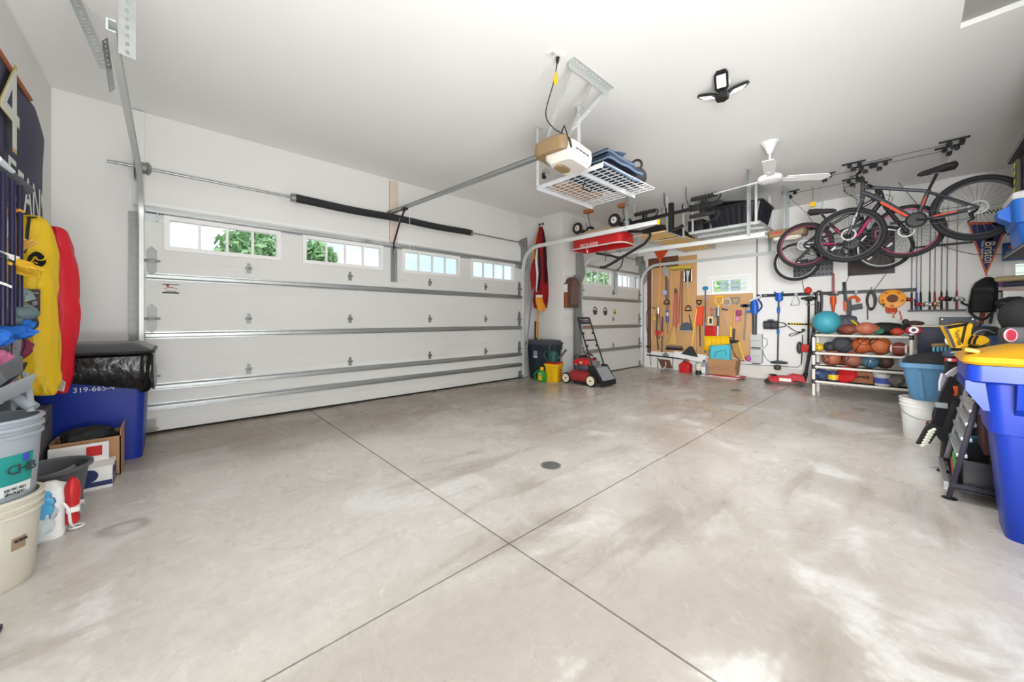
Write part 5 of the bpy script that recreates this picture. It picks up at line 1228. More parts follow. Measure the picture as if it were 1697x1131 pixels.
part(t, 'rod', MB().tube(spline([K(1203, 512), K(1199, 515), K(1197.5, 521), K(1203, 540), K(1209, 556)], 4), .008, 6), GALV); part(t, 'head', MB().bar(K(1196, 512), K(1206, 514), .03, .03), DGREY)
t = tool('edging_spade', 'edging spade with a grey grip, wood shaft and dark blade hung grip up', 'spade', 1217, 571)
dgrip(t, 1218.5, 494, 11, GREY, .075); pole(t, 'shaft', [(1218, 504), (1216.5, 546)], .018, WOOD); pole(t, 'socket', [(1216.5, 545), (1215.5, 564)], .02, BLACK)
part(t, 'blade', MB().prism([K(1208, 562.5), K(1226, 564.5), K(1222, 568.5), K(1214, 569.5), K(1209, 566.5)], (-.05, 0, 0)), mat('blade_black', (36, 40, 46), .45))
t = tool('short_tool', 'short yellow tool handle hanging low on the wide pegboard', 'handle', 1211, 562)
pole(t, 'grip', [(1211, 541), (1211, 560)], .018, YELLOW); part(t, 'end', MB().ball(K(1211, 560), .02), BLACK)
t = tool('sponge_mop_head', 'pink sponge mop head hung near the leaf blower', 'mop', 1222, 533)
part(t, 'sponge', MB().box(K(1222.5, 529), (.05, .085, .10), bevel=.03), mat('pink_sponge', (226, 140, 188), .8)); part(t, 'back', MB().box(K(1224, 519), (.05, .09, .11), bevel=.015), mat('magenta_plastic', (158, 60, 110), .5))
for (u0, v0, u1, v1, m, lab) in ((1233.5, 508, 1228, 562, WOOD, 'long handled sledge with a steel head hung beside the leaf blower'), (1237, 508, 1233, 564, GREY, 'grey shafted hatchet hung nearest the leaf blower')):
    t = tool('hammer', lab, 'hammer', u1, v1)
    pole(t, 'handle', [(u0, v0), (u1, v1)], .013, m); part(t, 'head', MB().box(K(u0 + .5, v0 - 1), (.05, .13, .06), bevel=.01), DGREY)
t = tool('net_rake', 'fan shaped scoop with a yellow edge slanting at the foot of the wide pegboard', 'scoop', 1228, 600)
part(t, 'frame', MB().tube(spline([K(1211, 567), K(1216, 585), K(1222, 594), K(1234, 599.5)], 4), .009, 6), DWOOD); pole(t, 'handle', [(1224, 567), (1234, 598)], .013, YELLOW)
part(t, 'mesh', MB().prism([K(1212, 567), K(1223, 567), K(1233, 597), K(1222, 592), K(1216, 584)], (-.004, 0, 0)), mat('tan_mesh', (188, 148, 84), .7))
solo('foam_ball', 'magenta foam ball tucked beside the white control boxes', 'ball', MB().ball(WB(1240.5, 594.5, .09), .055), mat('magenta_foam', (190, 84, 170), .8))
# ---- low on the wall
t = thing('white_shelf_panel', 'white panel leaning on the stem wall below the tall pegboard', 'panel', WB(1145, 606, .1))
part(t, 'panel', MB().prism([WB(1118, 582, .05), WB(1171, 589, .05), WB(1166, 601, .10), WB(1117, 592, .10)], (-.012, 0, 0)), WHITE)
t = thing('wall_bar', 'long black bar running along the stem wall near the corner', 'bar', WB(1100, 592, .08))
part(t, 'bar', MB().bar(WB(1072, 588.5, .07), WB(1150, 597, .07), .03, .025), BLACK)
for u in (1090, 1115): part(t, 'bracket', MB().bar(WB(u, 592 + (u - 1090) * .1, .07), WB(u, 611, .07), .016, .016, (0, 1, 0)), GREY)
solo('brown_board', 'dark brown trapezoid board standing against the stem wall near the corner', 'board', MB().prism([WB(1091, 595, .04), WB(1110, 597, .04), WB(1114.5, 611, .09), WB(1097, 610, .09)], (-.015, 0, 0)), DWOOD)
solo('pale_hook', 'pale bent hook in front of the dark brown board', 'hook', MB().tube(spline([WB(1103, 600, .13), WB(1103, 607, .13), WB(1099, 611, .13), WB(1097, 611.5, .13)], 4), .012, 7), LGREY)
t = thing('small_vent', 'small grey domed cap on the stem wall ledge near the corner', 'cap', WB(1103, 588, .07))
part(t, 'dome', MB().ball(WB(1103, 588.5, .09), .07, (.8, 1, .45)), GREY)
part(t, 'knob', MB().tube([WB(1103, 586.5, .12), WB(1103, 584.5, .12)], .015), DGREY)
t = thing('gas_can', 'red gasoline can on the floor by the stem wall', 'can', PZ(1136, 618, 0))
gp = PZ(1136.5, 617, 0)
def rr_(c, w, d, z, r=.03, n=4): return [V((c.x + q.x, c.y + q.y, c.z + z)) for q in rring((0, 0), w, d, r, n)]
part(t, 'body', MB().rbox([rr_(gp, .18, .20, 0), rr_(gp, .19, .21, .02), rr_(gp, .19, .21, .15), rr_(gp, .12, .14, .20), rr_(gp, .07, .08, .215)]), RED)
part(t, 'spout', MB().tube([gp + V((0, 0, .21)), gp + V((0, 0, .25)), gp + V((0, -.02, .27))], [.03, .025, .012]), BLACK)
part(t, 'handle', MB().tube([gp + V((0, .05, .21)), gp + V((0, .03, .255)), gp + V((0, -.05, .255)), gp + V((0, -.07, .19))], .010), RED)
gp = PZ(1158, 620.5, 0); t = thing('lantern_jar', 'cream lantern jar with a black base beside the red gasoline can', 'lantern', gp)
part(t, 'globe', MB().lathe([(.04, .07), (.06, .10), (.062, .15), (.035, .20), (.02, .215), (0, .215)], gp, 18), mat('cream_globe', (222, 216, 192), .4)); part(t, 'base', MB().lathe([(.055, 0), (.055, .07), (.04, .08), (0, .08)], gp, 18), BLACK)
part(t, 'bail', MB().torus(gp + V((0, 0, .19)), .045, .004, (1, 0, 0), 16), GALV)
gp = PZ(1167, 621.5, 0); t = thing('spray_bottle', 'grey bottle with a dark cap between the lantern jar and the paper bag', 'bottle', gp)
part(t, 'body', MB().rbox([rr_(gp, .08, .09, 0), rr_(gp, .085, .095, .19), rr_(gp, .05, .055, .24), rr_(gp, .035, .035, .25, .015)]), mat('bottle_grey', (150, 160, 172), .4)); part(t, 'cap', MB().tube([gp + V((0, 0, .25)), gp + V((0, 0, .285))], .024), DGREY); part(t, 'label', MB().box(gp + V((-.045, 0, .10)), (.004, .07, .11)), PAPER)
gp = PZ(1196, 626, 0) + V((.12, 0, 0)); t = thing('paper_bag', 'brown paper grocery bag on the floor below the yellow snow shovel', 'bag', gp)
def pbr(w, d, z, dx=0): return [V((gp.x + q.x + dx + .006 * math.sin(i * 2.1 + z * 9), gp.y + q.y + .008 * math.sin(i * 1.3 + z * 20), z)) for i, q in enumerate(rring((0, 0), w, d, .012, 2))]
part(t, 'bag', MB().rbox([pbr(.22, .44, .045), pbr(.24, .46, .10), pbr(.25, .46, .20), pbr(.27, .50, .335), pbr(.262, .492, .335), pbr(.24, .45, .2), pbr(.21, .42, .06)]), CARD)
part(t, 'fold_crease', MB().tube([V((gp.x - .134, gp.y + .24 - .03 * i, .18 - .03 * math.sin(i * .9))) for i in range(12)], .004, 5), mat('crease_brown', (150, 108, 74), .8))
t = thing('box_cover', 'teal storage box cover standing in the brown paper bag', 'cover', gp + V((0, 0, .07)))
TEAL = mat('teal_plastic', (86, 190, 204), .4, vary=.03); TEALD = mat('teal_rim', (44, 150, 166), .4)
la = WB(1178, 574, .26); lb_ = WB(1210, 571, .26); lc = WB(1213, 600, .30); ld_ = WB(1176, 602, .30)
lc.z = ld_.z = .075
part(t, 'panel', MB().prism([la, lb_, lc, ld_], (-.02, 0, 0)), TEAL); part(t, 'rim', MB().tube([ld_ + V((-.01, 0, 0)), la + V((-.01, 0, 0)), lb_ + V((-.01, 0, 0)), lc + V((-.01, 0, 0))], .018, 8), TEALD)
part(t, 'moulded_frame', MB().tube([lerp(ld_, la, .6) + V((-.025, -.09, 0)), lerp(ld_, la, .78) + V((-.025, -.10, 0)), lerp(lc, lb_, .80) + V((-.025, .08, 0)), lerp(lc, lb_, .62) + V((-.025, .07, 0))], .007, 6), TEALD)
np_ = thing('newspaper_stack', 'pile of flat printed flyers on the floor under the paper bag', 'papers', PZ(1195, 626, 0))
for k in range(4): 
    c = V((gp.x - .02 * k + .02, gp.y - .05 * k + .04, .005 + .009 * k)); part(np_, 'sheet', MB().box(c, (.40 - .02 * k, .62 - .05 * k, .008), Matrix.Rotation(.05 * k - .08, 3, 'Z')), (PAPER, mat('pink_flyer', (222, 120, 130), .7), PAPER, mat('pink_flyer2', (214, 90, 104), .7))[k])
cr_ = PZ(1219, 628, 0)
solo('crumpled_paper', 'crumpled scrap of paper at the end of the flyer pile', 'paper', crumple(cr_ + V((.05, 0, .03)), .045, (1.2, 1.5, .6), 41), mat('scrap_paper', (226, 220, 200), .7))
# ---- utility: conduit, control boxes, cable
CON = mat('grey_conduit', (128, 126, 124), .5)
solo('conduit', 'thin grey conduit running up the back wall right of the window', 'conduit', MB().tube([WB(1254.5, 352, .012), WB(1254.5, 489, .012)], .011, 8), CON)
t = thing('cable_run', 'grey cable strung low along the back wall', 'cable', WB(1290, 610, .02))
part(t, 'cable', MB().tube([WB(1215, 602.5, .045), WB(1260, 605.5, .045), WB(1300, 608, .045), WB(1322, 609, .045), WB(1328, 604, .045), WB(1329, 575, .03)], .007, 6), CON)
part(t, 'drop_wire', MB().tube(spline([WB(1262, 560, .03), WB(1270, 562, .05), WB(1271, 572, .03), WB(1264, 580, .03), WB(1270, 595, .03), WB(1280, 601, .03)], 4), .004, 5), BLACK)
for (v0, v1), lab in (((553.5, 576), 'upper of two white control boxes on the back wall below the leaf blower'), ((578.5, 602), 'lower of two white control boxes on the back wall below the leaf blower')):
    a = WB(1246, v0); b_ = WB(1265, v1); t = thing('control_box', lab, 'control box', WB(1255, v1, .05), 'wall control boxes')
    part(t, 'case', MB().b2((XB - .11, b_.y, b_.z), (XB - .002, a.y, a.z), .008), LGREY); part(t, 'seam', MB().b2((XB - .1115, b_.y + .02, (a.z + b_.z) / 2 - .004), (XB - .110, a.y - .01, (a.z + b_.z) / 2 + .004)), GREY)
    part(t, 'clip', MB().box(V((XB - .06, (a.y + b_.y) / 2, b_.z - .012)), (.05, .12, .02), bevel=.004), DGREY)
# ---- long tool rail
ra = WB(1254, 488.7); rb_ = WB(1519, 483.2)
rz = .5 * (ra.z + rb_.z)
rail = thing('tool_rail', 'long black steel tool rail across the back wall', 'rail', V((XB - .015, (ra.y + rb_.y) / 2, rz)))
part(rail, 'channel', MB().b2((XB - .022, rb_.y, rz - .026), (XB - .001, ra.y, rz + .026), .003), mat('rail_black', (40, 42, 46), .45))
part(rail, 'badge', MB().b2((XB - .0235, WB(1271, 488).y, rz - .006), (XB - .022, WB(1266, 488).y, rz + .006)), LGREY)
G_R = 'power tools on the wall rail'
def R_(u, v, o=.09): return WB(u, v, o)
def rtool(name, label, cat, u, v): return thing(name, label, cat, R_(u, v), G_R)
def rhook(t, u, w=.03): 
    c = R_(u, 489, .03); return part(t, 'rail_hook', MB().box(V((XB - .03, c.y, rz)), (.012, w, .05), bevel=.004).tube([V((XB - .03, c.y, rz - .02)), V((XB - .09, c.y, rz - .05)), V((XB - .13, c.y, rz - .03))], .007, 6), LGREY)
TB = mat('tool_blue', (32, 96, 196), .4, vary=.05)
t = rtool('leaf_blower', 'blue leaf blower hung nozzle down at the window end of the tool rail', 'leaf blower', 1250, 556)
part(t, 'body', MB().rbox([[R_(uc + w * math.cos(a), v + 1.2 * math.sin(a) * 0, .10 + .07 * math.sin(a)) for a in [2 * math.pi * i / 16 for i in range(16)]] for v, uc, w in ((497, 1249, 4), (501, 1250, 6), (510, 1250.5, 7), (517, 1250, 6.5), (521, 1251, 4.5))]), TB)
part(t, 'battery_cover', MB().bar(R_(1243, 499.5, .12), R_(1260, 492, .12), .10, .03, bevel=.006), mat('pale_cover', (216, 222, 230), .4))
part(t, 'handle', MB().tube(spline([R_(1256, 496, .10), R_(1261.5, 503, .10), R_(1262, 510, .10), R_(1256, 517, .10)], 4), .014, 8), mat('tool_navy', (28, 56, 116), .45))
part(t, 'nozzle', MB().tube([R_(1250.5, 520, .10), R_(1250.5, 555, .10)], [.040, .036], 16), DGREY); part(t, 'side_arm', MB().bar(R_(1238, 517, .10), R_(1246, 516, .10), .05, .04, bevel=.01), TB); rhook(t, 1261)
t = rtool('string_trimmer', 'blue string trimmer with a black shaft hung head down on the tool rail', 'trimmer', 1289, 614)
part(t, 'body', MB().rbox([[R_(uc + w * math.cos(a), v, .10 + .05 * math.sin(a)) for a in [2 * math.pi * i / 14 for i in range(14)]] for v, uc, w in ((485.5, 1291, 6.5), (491, 1291, 6), (497, 1291.5, 7), (500, 1291, 3))]), TB)
part(t, 'body_horn', MB().prism([R_(1284, 483, .10), R_(1287, 486, .10), R_(1284.5, 489, .10)], (-.04, 0, 0)).prism([R_(1298.5, 483, .10), R_(1295, 486, .10), R_(1298, 489, .10)], (-.04, 0, 0)), mat('tool_navy', (28, 56, 116), .45))
part(t, 'shaft', MB().tube([R_(1290.5, 500), R_(1289, 600)], .012), DGREY)
part(t, 'grip', MB().tube([R_(1290.5, 509), R_(1290.3, 514), R_(1290.2, 520)], [.018, .028, .018], 12), TB); part(t, 'clamp', MB().tube([R_(1289.6, 546), R_(1289.4, 554)], .020, 10), TB)
part(t, 'guard', MB().lathe([(.0, .0), (.04, .02), (.12, .0), (.13, -.02), (.12, -.025), (.02, -.01)], R_(1291, 600), 24), mat('guard_green_black', (46, 62, 60), .5))
part(t, 'spool', MB().lathe([(.02, .02), (.05, .01), (.055, -.05), (.03, -.07), (0, -.07)], R_(1288.5, 607), 20), mat('spool_brown', (78, 62, 44), .5)); rhook(t, 1291)
for u, lab in ((1318, 'bare grey wire hook on the tool rail right of the blue string trimmer'), (1344, 'bare grey wire hook on the tool rail behind the red headed trimmer')):
    t = rtool('rail_hook', lab, 'hook', u, 508)
    part(t, 'clip', MB().box(V((XB - .032, R_(u, 487).y, rz)), (.014, .04, .06), bevel=.004), LGREY)
    y = R_(u, 487).y; part(t, 'wire', MB().tube([V((XB - .04, y, rz)), V((XB - .05, y + .035, rz - .08)), V((XB - .05, y + .055, rz - .15)), V((XB - .14, y + .05, rz - .19)), V((XB - .14, y - .05, rz - .19)), V((XB - .05, y - .055, rz - .15)), V((XB - .05, y - .035, rz - .08)), V((XB - .04, y, rz))], .006, 6), GALV)
t = rtool('string_trimmer', 'red headed grass trimmer hung upside down with its motor low by the ball rack', 'trimmer', 1340, 588)
part(t, 'cap', MB().ball(R_(1339.5, 481.5, .12), .05, (1, 1, 1.15), 16), mat('trimmer_red', (216, 50, 40), .4)); part(t, 'disc', MB().lathe([(.03, .03), (.11, .012), (.112, -.01), (.06, -.03), (.03, -.05)], R_(1341, 494.5, .12), 24), BLACK)
part(t, 'shaft', MB().tube([R_(1340.5, 497, .12), R_(1339.5, 578, .12)], .014), BLACKM)
part(t, 'motor', MB().box(R_(1337, 577.5, .12), (.10, .14, .13), bevel=.025), MATS['trimmer_red']); part(t, 'guard', MB().ball(R_(1325, 576.5, .12), .07, (.7, .6, 1.5), 16), mat('guard_grey', (74, 66, 72), .5)); part(t, 'cord', MB().tube(spline([R_(1330, 570, .12), R_(1330, 555, .1), R_(1329, 592, .08), R_(1328, 604, .05)], 4), .006, 6), BLACK)
t = rtool('hedge_trimmer', 'orange hedge trimmer hung blade up on the tool rail', 'hedge trimmer', 1382, 520)
part(t, 'blade', MB().bar(R_(1381, 453, .10), R_(1381.3, 488, .10), .022, .010, (1, 0, 0)), mat('blade_red', (150, 50, 46), .4))
tb = MB()
for k in range(13): tb.bar(R_(1378.2, 455 + 2.5 * k, .10), R_(1384, 455 + 2.5 * k, .10), .006, .010)
part(t, 'teeth', tb, MATS['blade_red']); part(t, 'hand_guard', MB().bar(R_(1372.5, 488.5, .12), R_(1389.5, 488.5, .12), .07, .03, bevel=.008), BLACK)
part(t, 'motor', MB().rbox([[R_(1381 + w * math.cos(a), v, .12 + .05 * math.sin(a)) for a in [2 * math.pi * i / 14 for i in range(14)]] for v, w in ((491, 4), (494, 5.5), (502, 5), (507, 3.5))]), ORANGE)
part(t, 'handle', MB().rbox([[R_(1381 + w * math.cos(a), v, .12 + .03 * math.sin(a)) for a in [2 * math.pi * i / 12 for i in range(12)]] for v, w in ((506, 3.4), (511, 3), (517, 2.2), (519, 1.2))]), mat('handle_dark_orange', (206, 84, 40), .5)); rhook(t, 1386)
t = rtool('chain_saw', 'orange and black electric chain saw hung bar up on the tool rail', 'chain saw', 1412, 530)
part(t, 'guide_bar', MB().bar(R_(1399.3, 467.5, .14), R_(1402.5, 506, .14), .040, .012, (1, 0, 0), bevel=.004), BLACK)
part(t, 'clutch_cover', MB().bar(R_(1401.5, 500, .14), R_(1403, 516, .14), .05, .05, (1, 0, 0), bevel=.01), ORANGE)
part(t, 'body', MB().prism([R_(1404, 499, .08), R_(1411, 496.5, .08), R_(1412, 510, .08), R_(1411, 528, .08), R_(1404.5, 529, .08)], (-.10, 0, 0)), BLACK)
part(t, 'rear_handle', MB().prism([R_(1412, 506, .10), R_(1429, 503, .10), R_(1430, 512, .10), R_(1412, 515, .10)], (-.06, 0, 0)), BLACK)
part(t, 'front_handle', MB().tube(spline([R_(1405, 499, .12), R_(1410, 494, .13), R_(1417, 492.5, .13), R_(1423, 496, .12), R_(1421, 501, .12)], 4), .022, 8), ORANGE); part(t, 'yellow_strap', MB().bar(R_(1411, 532, .12), R_(1416, 540, .12), .02, .006), YELLOW); rhook(t, 1419)
t = rtool('coiled_cord', 'black extension cord coiled in a hank on the tool rail', 'cord', 1444, 512)
hk_ = MB()
for k in range(7):
    c = R_(1444 + .9 * math.sin(k * 2), 497 + .6 * k, .05 + .012 * k); hk_.tube([c + V((.003 * math.sin(3 * a), .055 * math.cos(a) * (1 - .05 * k), .13 * math.sin(a))) for a in [2 * math.pi * i / 20 for i in range(20)]], .007, 6, closed=True)
part(t, 'hank', hk_, BLACK); part(t, 'tail', MB().tube(spline([R_(1440, 505), R_(1438, 515), R_(1438, 530)], 4), .006, 6), BLACK); part(t, 'peg', MB().tube([V((XB - .03, R_(1444, 487).y, rz + .06)), V((XB - .12, R_(1444, 487).y, rz + .03))], .010), GALV)
t = rtool('cord_reel', 'yellow orange cord reel with a bundle of orange cord under it on the tool rail', 'cord reel', 1478, 530)
RC = R_(1479, 495.5, .16); RYO = mat('reel_yellow', (244, 164, 48), .45)
part(t, 'front_disc', MB().lathe([(.055, .012), (.06, .02), (.075, .02), (.135, .008), (.142, -.004), (.135, -.010), (.055, -.006)], RC, 36, ax=(-1, 0, .18)), RYO)
part(t, 'hub', MB().lathe([(0, .0225), (.060, .0225), (.060, .0), (0, .0)], RC, 28, ax=(-1, 0, .18)), mat('hub_brown', (110, 62, 36), .6, vary=.3, scale=50))
rv = unit((-1, 0, .18)); e1_ = V((0, 1, 0)); e2_ = rv.cross(e1_)
for k in range(5):
    a = 2 * math.pi * k / 5 + .3; c = RC + rv * .014 + (e1_ * math.cos(a) + e2_ * math.sin(a)) * .102
    part(t, 'slot', MB().lathe([(0, .002), (.020, .002), (.022, 0)], c, 14, ax=rv), mat('slot_orange', (206, 92, 34), .6))
cb = MB()
for k in range(9): 
    u = 1470 + 1.9 * k; cb.tube(spline([R_(1474 + .7 * k, 502, .08), R_(u, 511, .11 + .01 * (k % 3)), R_(u + .5 * math.sin(k), 518 + 2 * math.sin(k * 2), .09)], 4), .010, 6)
part(t, 'cord_bundle', cb, mat('cord_orange', (222, 96, 56), .55))
for u0, v0, u1, v1 in ((1485, 516, 1481, 527), (1491, 516, 1494, 530)): part(t, 'plug', MB().tube([R_(u0, v0), R_(u1, v1 - 4), R_(u1, v1)], [.006, .006, .013], 8), mat('plug_orange', (226, 104, 64), .5))
part(t, 'crank', MB().tube([RC + rv * .02 + e1_ * .09 - e2_ * -.09, RC + rv * .07 + e1_ * .09 + e2_ * .09], .014), BLACK)
# hose reel, level, spare hose between the trimmers
t = rtool('tool_holster', 'dark grey cylinder holster on the back wall left of the yellow striped level', 'holster', 1278, 547)
part(t, 'drum', MB().tube([R_(1266.5, 539, .10), R_(1289, 539, .10)], .075, 20), mat('drum_grey', (66, 66, 72), .55)); part(t, 'knob', MB().box(R_(1277, 531, .12), (.06, .09, .03), bevel=.008), DGREY); part(t, 'band', MB().torus(R_(1279, 539, .10), .078, .006, (0, 1, 0), 24), BLACK)
part(t, 'loop', MB().tube(spline([R_(1286, 534, .14), R_(1300, 536, .16), R_(1302, 541, .16), R_(1288, 543, .14)], 5), .008, 6), BLACK)
t = rtool('striped_tool', 'yellow and black striped extension handle fixed level on the back wall', 'handle', 1325, 538)
part(t, 'tube', MB().tube([R_(1306, 537, .05), R_(1349, 538, .05)], .016, 10), BLACK)
for k in range(6): part(t, 'stripe', MB().tube([R_(1309.5 + 4.4 * k, 537, .05), R_(1312 + 4.4 * k, 537.1, .05)], .0175, 10), YELLOW)
part(t, 'end_knob', MB().ball(R_(1344.5, 539.5, .06), .024), YELLOW); part(t, 'wire_loop', MB().tube(spline([R_(1305, 540, .05), R_(1318, 549, .05), R_(1330, 551, .05), R_(1312, 553, .05), R_(1308, 557, .05), R_(1316, 556, .05), R_(1330, 550, .05)], 4), .007, 6), BLACK); part(t, 'switch', MB().box(R_(1331.5, 547.5, .05), (.04, .05, .05), bevel=.01), BLACK)
# ---- rods rack
rc = thing('rod_rack', 'black two bar fishing rod rack on the back wall', 'rod rack', WB(1555, 516, .04))
zb = WB(1555, 515).z; zt = WB(1560, 407).z
part(rc, 'lower_bar', MB().b2((XB - .10, WB(1600, 515).y, zb - .012), (XB - .002, WB(1505, 515).y, zb + .012)), BLACK); part(rc, 'upper_bar', MB().b2((XB - .06, WB(1612, 404).y, zt - .012), (XB - .002, WB(1511, 409).y, zt + .012)), BLACK)
part(rc, 'cord', MB().tube(spline([WB(1560, 406, .03), WB(1580, 414, .03), WB(1620, 422, .03), WB(1668, 421, .03)], 5), .004, 5), BLACK)
G_F = 'fishing rods in the rack'
RODS = [(1511, (60, 46, 48), 'red', 'fishing rod with a red reel at the window-side end of the rack'), (1519, (60, 80, 140), None, 'fishing rod with a blue butt and no reel, second in the rack'), (1526, (44, 42, 46), 'red2', 'fishing rod with a low red reel, third in the rack'), (1540.6, (40, 40, 42), 'silver', 'fishing rod with a silver spinning reel, fourth in the rack'), (1549, (150, 60, 50), 'brass', 'red fishing rod with a brass coloured reel, fifth in the rack'), (1560, (40, 40, 42), 'redsil', 'black fishing rod with a red and silver reel, sixth in the rack'), (1569, (70, 66, 56), 'black', 'olive fishing rod with a black reel, seventh in the rack'), (1585, (150, 50, 60), 'silver2', 'red fishing rod with a silver drum reel at the backpack end of the rack')]
RM = {'red': (150, 60, 56), 'red2': (170, 40, 50), 'silver': (200, 202, 204), 'brass': (190, 150, 110), 'redsil': (180, 60, 60), 'black': (44, 44, 46), 'silver2': (206, 206, 208)}
for u, col, reel, lab in RODS:
    y = WB(u, 500).y; t = thing('fishing_rod', lab, 'fishing rod', V((XB - .06, y, zb + .012)), G_F); z0 = zb + .013
    part(t, 'butt', MB().tube([V((XB - .06, y, z0)), V((XB - .06, y, z0 + .13)), V((XB - .06, y, z0 + .24)), V((XB - .06, y, z0 + .26))], [.012, .011, .010, .005], 10), mat('rod_butt_%d' % (u), col, .6))
    part(t, 'blank', MB().tube([V((XB - .06, y, z0 + .25)), V((XB - .075, y - .005, z0 + .9)), V((XB - .085, y - .012, z0 + 1.45))], [.0045, .0035, .002], 6), mat('rod_blank_%d' % (u), tuple(int(c * .9) for c in col), .35))
    gd = MB()
    for k in range(4): gd.torus(V((XB - .083 - .004 * k, y, z0 + .5 + .24 * k)), .010, .002, (0, 0, 1), 10, 5)
    part(t, 'guides', gd, GALV)
    if reel:
        c = V((XB - .10, y + (.02 if u < 1545 else -.012), z0 + (.08 if reel in ('red2', 'silver', 'brass') else .15))); 
        rl_ = part(t, 'reel', MB().lathe([(.012, -.03), (.03, -.024), (.022, -.01), (.022, .01), (.032, .02), (.026, .034), (0, .036)], c, 16, ax=(-.4, .8, .2)).tube([c, V((XB - .06, y, c.z + .01))], .008), mat('reel_' + reel, RM[reel], .35, .4))
        part(rl_, 'crank', MB().tube([c, c + V((-.02, -.045, .0)), c + V((-.03, -.05, -.03))], .004, 6).ball(c + V((-.03, -.05, -.03)), .009), BLACKM)
    else: part(t, 'butt_sleeve', MB().tube([V((XB - .06, y, z0)), V((XB - .06, y, z0 + .16))], .0155, 10), mat('sleeve_blue', (52, 78, 150), .5))
# ---- panels, posters, pennant, electrical panel
def slotpanel(lab, u0, v0, u1, v1, m, slots):
    a = WB(u0, v0); b_ = WB(u1, v1); t = thing('wall_panel', lab, 'wall panel', V((XB - .01, (a.y + b_.y) / 2, b_.z)))
    part(t, 'plate', MB().b2((XB - .02, b_.y, b_.z), (XB - .002, a.y, a.z), .003), m)
    if slots:
        s = MB(); ny = 10; nz = 4
        for i in range(ny):
            for j in range(nz): 
                yy = b_.y + (a.y - b_.y) * (i + .5) / ny; zz = b_.z + (a.z - b_.z) * (j + .5) / nz; s.b2((XB - .0215, yy - .012, zz - .014), (XB - .0195, yy + .012, zz + .014))
        part(t, 'slot', s, BLACK)
    return t
slotpanel('grey slotted wall panel behind the lowest bicycle wheel', 1315, 432, 1381, 457, mat('slot_grey', (92, 94, 98), .5), True)
slotpanel('dark brown wall panel behind the bicycle wheels in the middle', 1405, 385, 1483, 453, mat('panel_brown', (58, 46, 42), .5), False)
pv = WB(1637, 393, .012); t = thing('pennant', 'navy felt pennant with an orange border reading Bristol, point down on the back wall', 'pennant', pv)
A_, B_, C_ = WB(1603, 368, .012), WB(1672, 368, .012), WB(1634, 459, .012)
part(t, 'border', MB().prism([A_, B_, C_], (-.003, 0, 0)), mat('pennant_orange', (216, 106, 78), .8)); cen = (A_ + B_ + C_) / 3
part(t, 'felt', MB().prism([lerp(q, cen, .16) + V((-.0035, 0, 0)) for q in (A_, B_, C_)], (-.002, 0, 0)), mat('pennant_navy', (48, 60, 110), .8, vary=.25, scale=12))
ax_ = (C_ - (A_ + B_) / 2).normalized()
text(t, 'lettering', 'Bristol', mat('pennant_cream', (238, 226, 190), .7), lerp((A_ + B_) / 2, C_, .56) + V((-.0085, -.02, 0)), ax_, V((0, -1, 0)).cross(V((0, 0, 1))).cross(ax_) if False else V((0, -1, 0)), .125, .001, width=.27)
text(t, 'lettering', 'Motor Speedway', mat('pennant_cream', (238, 226, 190), .7), lerp((A_ + B_) / 2, C_, .50) + V((-.0085, .035, 0)), ax_, V((0, -1, 0)), .04, .0008, width=.24)
part(t, 'emblem', MB().lathe([(0, .002), (.035, .002)], lerp((A_ + B_) / 2, C_, .30) + V((-.006, -.02, 0)), 18, ax=(-1, 0, 0)), mat('emblem_orange', (220, 110, 60), .6))
a = WB(1622, 350, .01); b_ = WB(1676, 392, .01); t = thing('racing_poster', 'white racing poster with checkered bands behind the big rear bicycle wheel', 'poster', V((a.x, (a.y + b_.y) / 2, b_.z)))
part(t, 'sheet', MB().b2((a.x - .002, b_.y, b_.z), (a.x, a.y, a.z)), PAPER)
ch = MB(); n = 16; w_ = (a.y - b_.y) / n
for band in (a.z - .05, b_.z + .02):
    for i in range(n):
        for j in range(2):
            if (i + j) % 2: ch.b2((a.x - .003, b_.y + i * w_, band + j * .022), (a.x - .0015, b_.y + (i + 1) * w_, band + (j + 1) * .022))
part(t, 'checker', ch, BLACK); mc = WB(1648, 373, .013)
part(t, 'car_shape', MB().prism([mc + V((0, .17 * math.cos(q), .035 * math.sin(q) + .01 * math.cos(2 * q))) for q in [2 * math.pi * i / 20 for i in range(20)]], (-.002, 0, 0)), mat('poster_grey', (66, 60, 62), .6)); text(t, 'lettering', 'M', YELLOW, mc + V((-.004, -.14, .02)), (0, -1, 0), (0, 0, 1), .13, .001)
a = WB(1556, 526); b_ = WB(1618, 600); t = thing('electrical_panel', 'grey electrical panel door on the back wall under the rod rack', 'electrical panel', V((XB - .02, (a.y + b_.y) / 2, b_.z)))
part(t, 'cover', MB().b2((XB - .03, b_.y, b_.z), (XB - .002, a.y, a.z), .004), mat('panel_grey', (112, 120, 126), .5))
for dy, dz in ((.03, -.03), (-.03, -.03)): part(t, 'screw', MB().lathe([(0, .004), (.009, .003), (.009, 0)], V((XB - .03, (a.y if dy < 0 else b_.y) + dy, a.z + dz)), 10, ax=(-1, 0, 0)), CHROME)
part(t, 'latch', MB().box(V((XB - .034, b_.y + .05, (a.z + b_.z) / 2)), (.008, .03, .06), bevel=.002), DGREY)
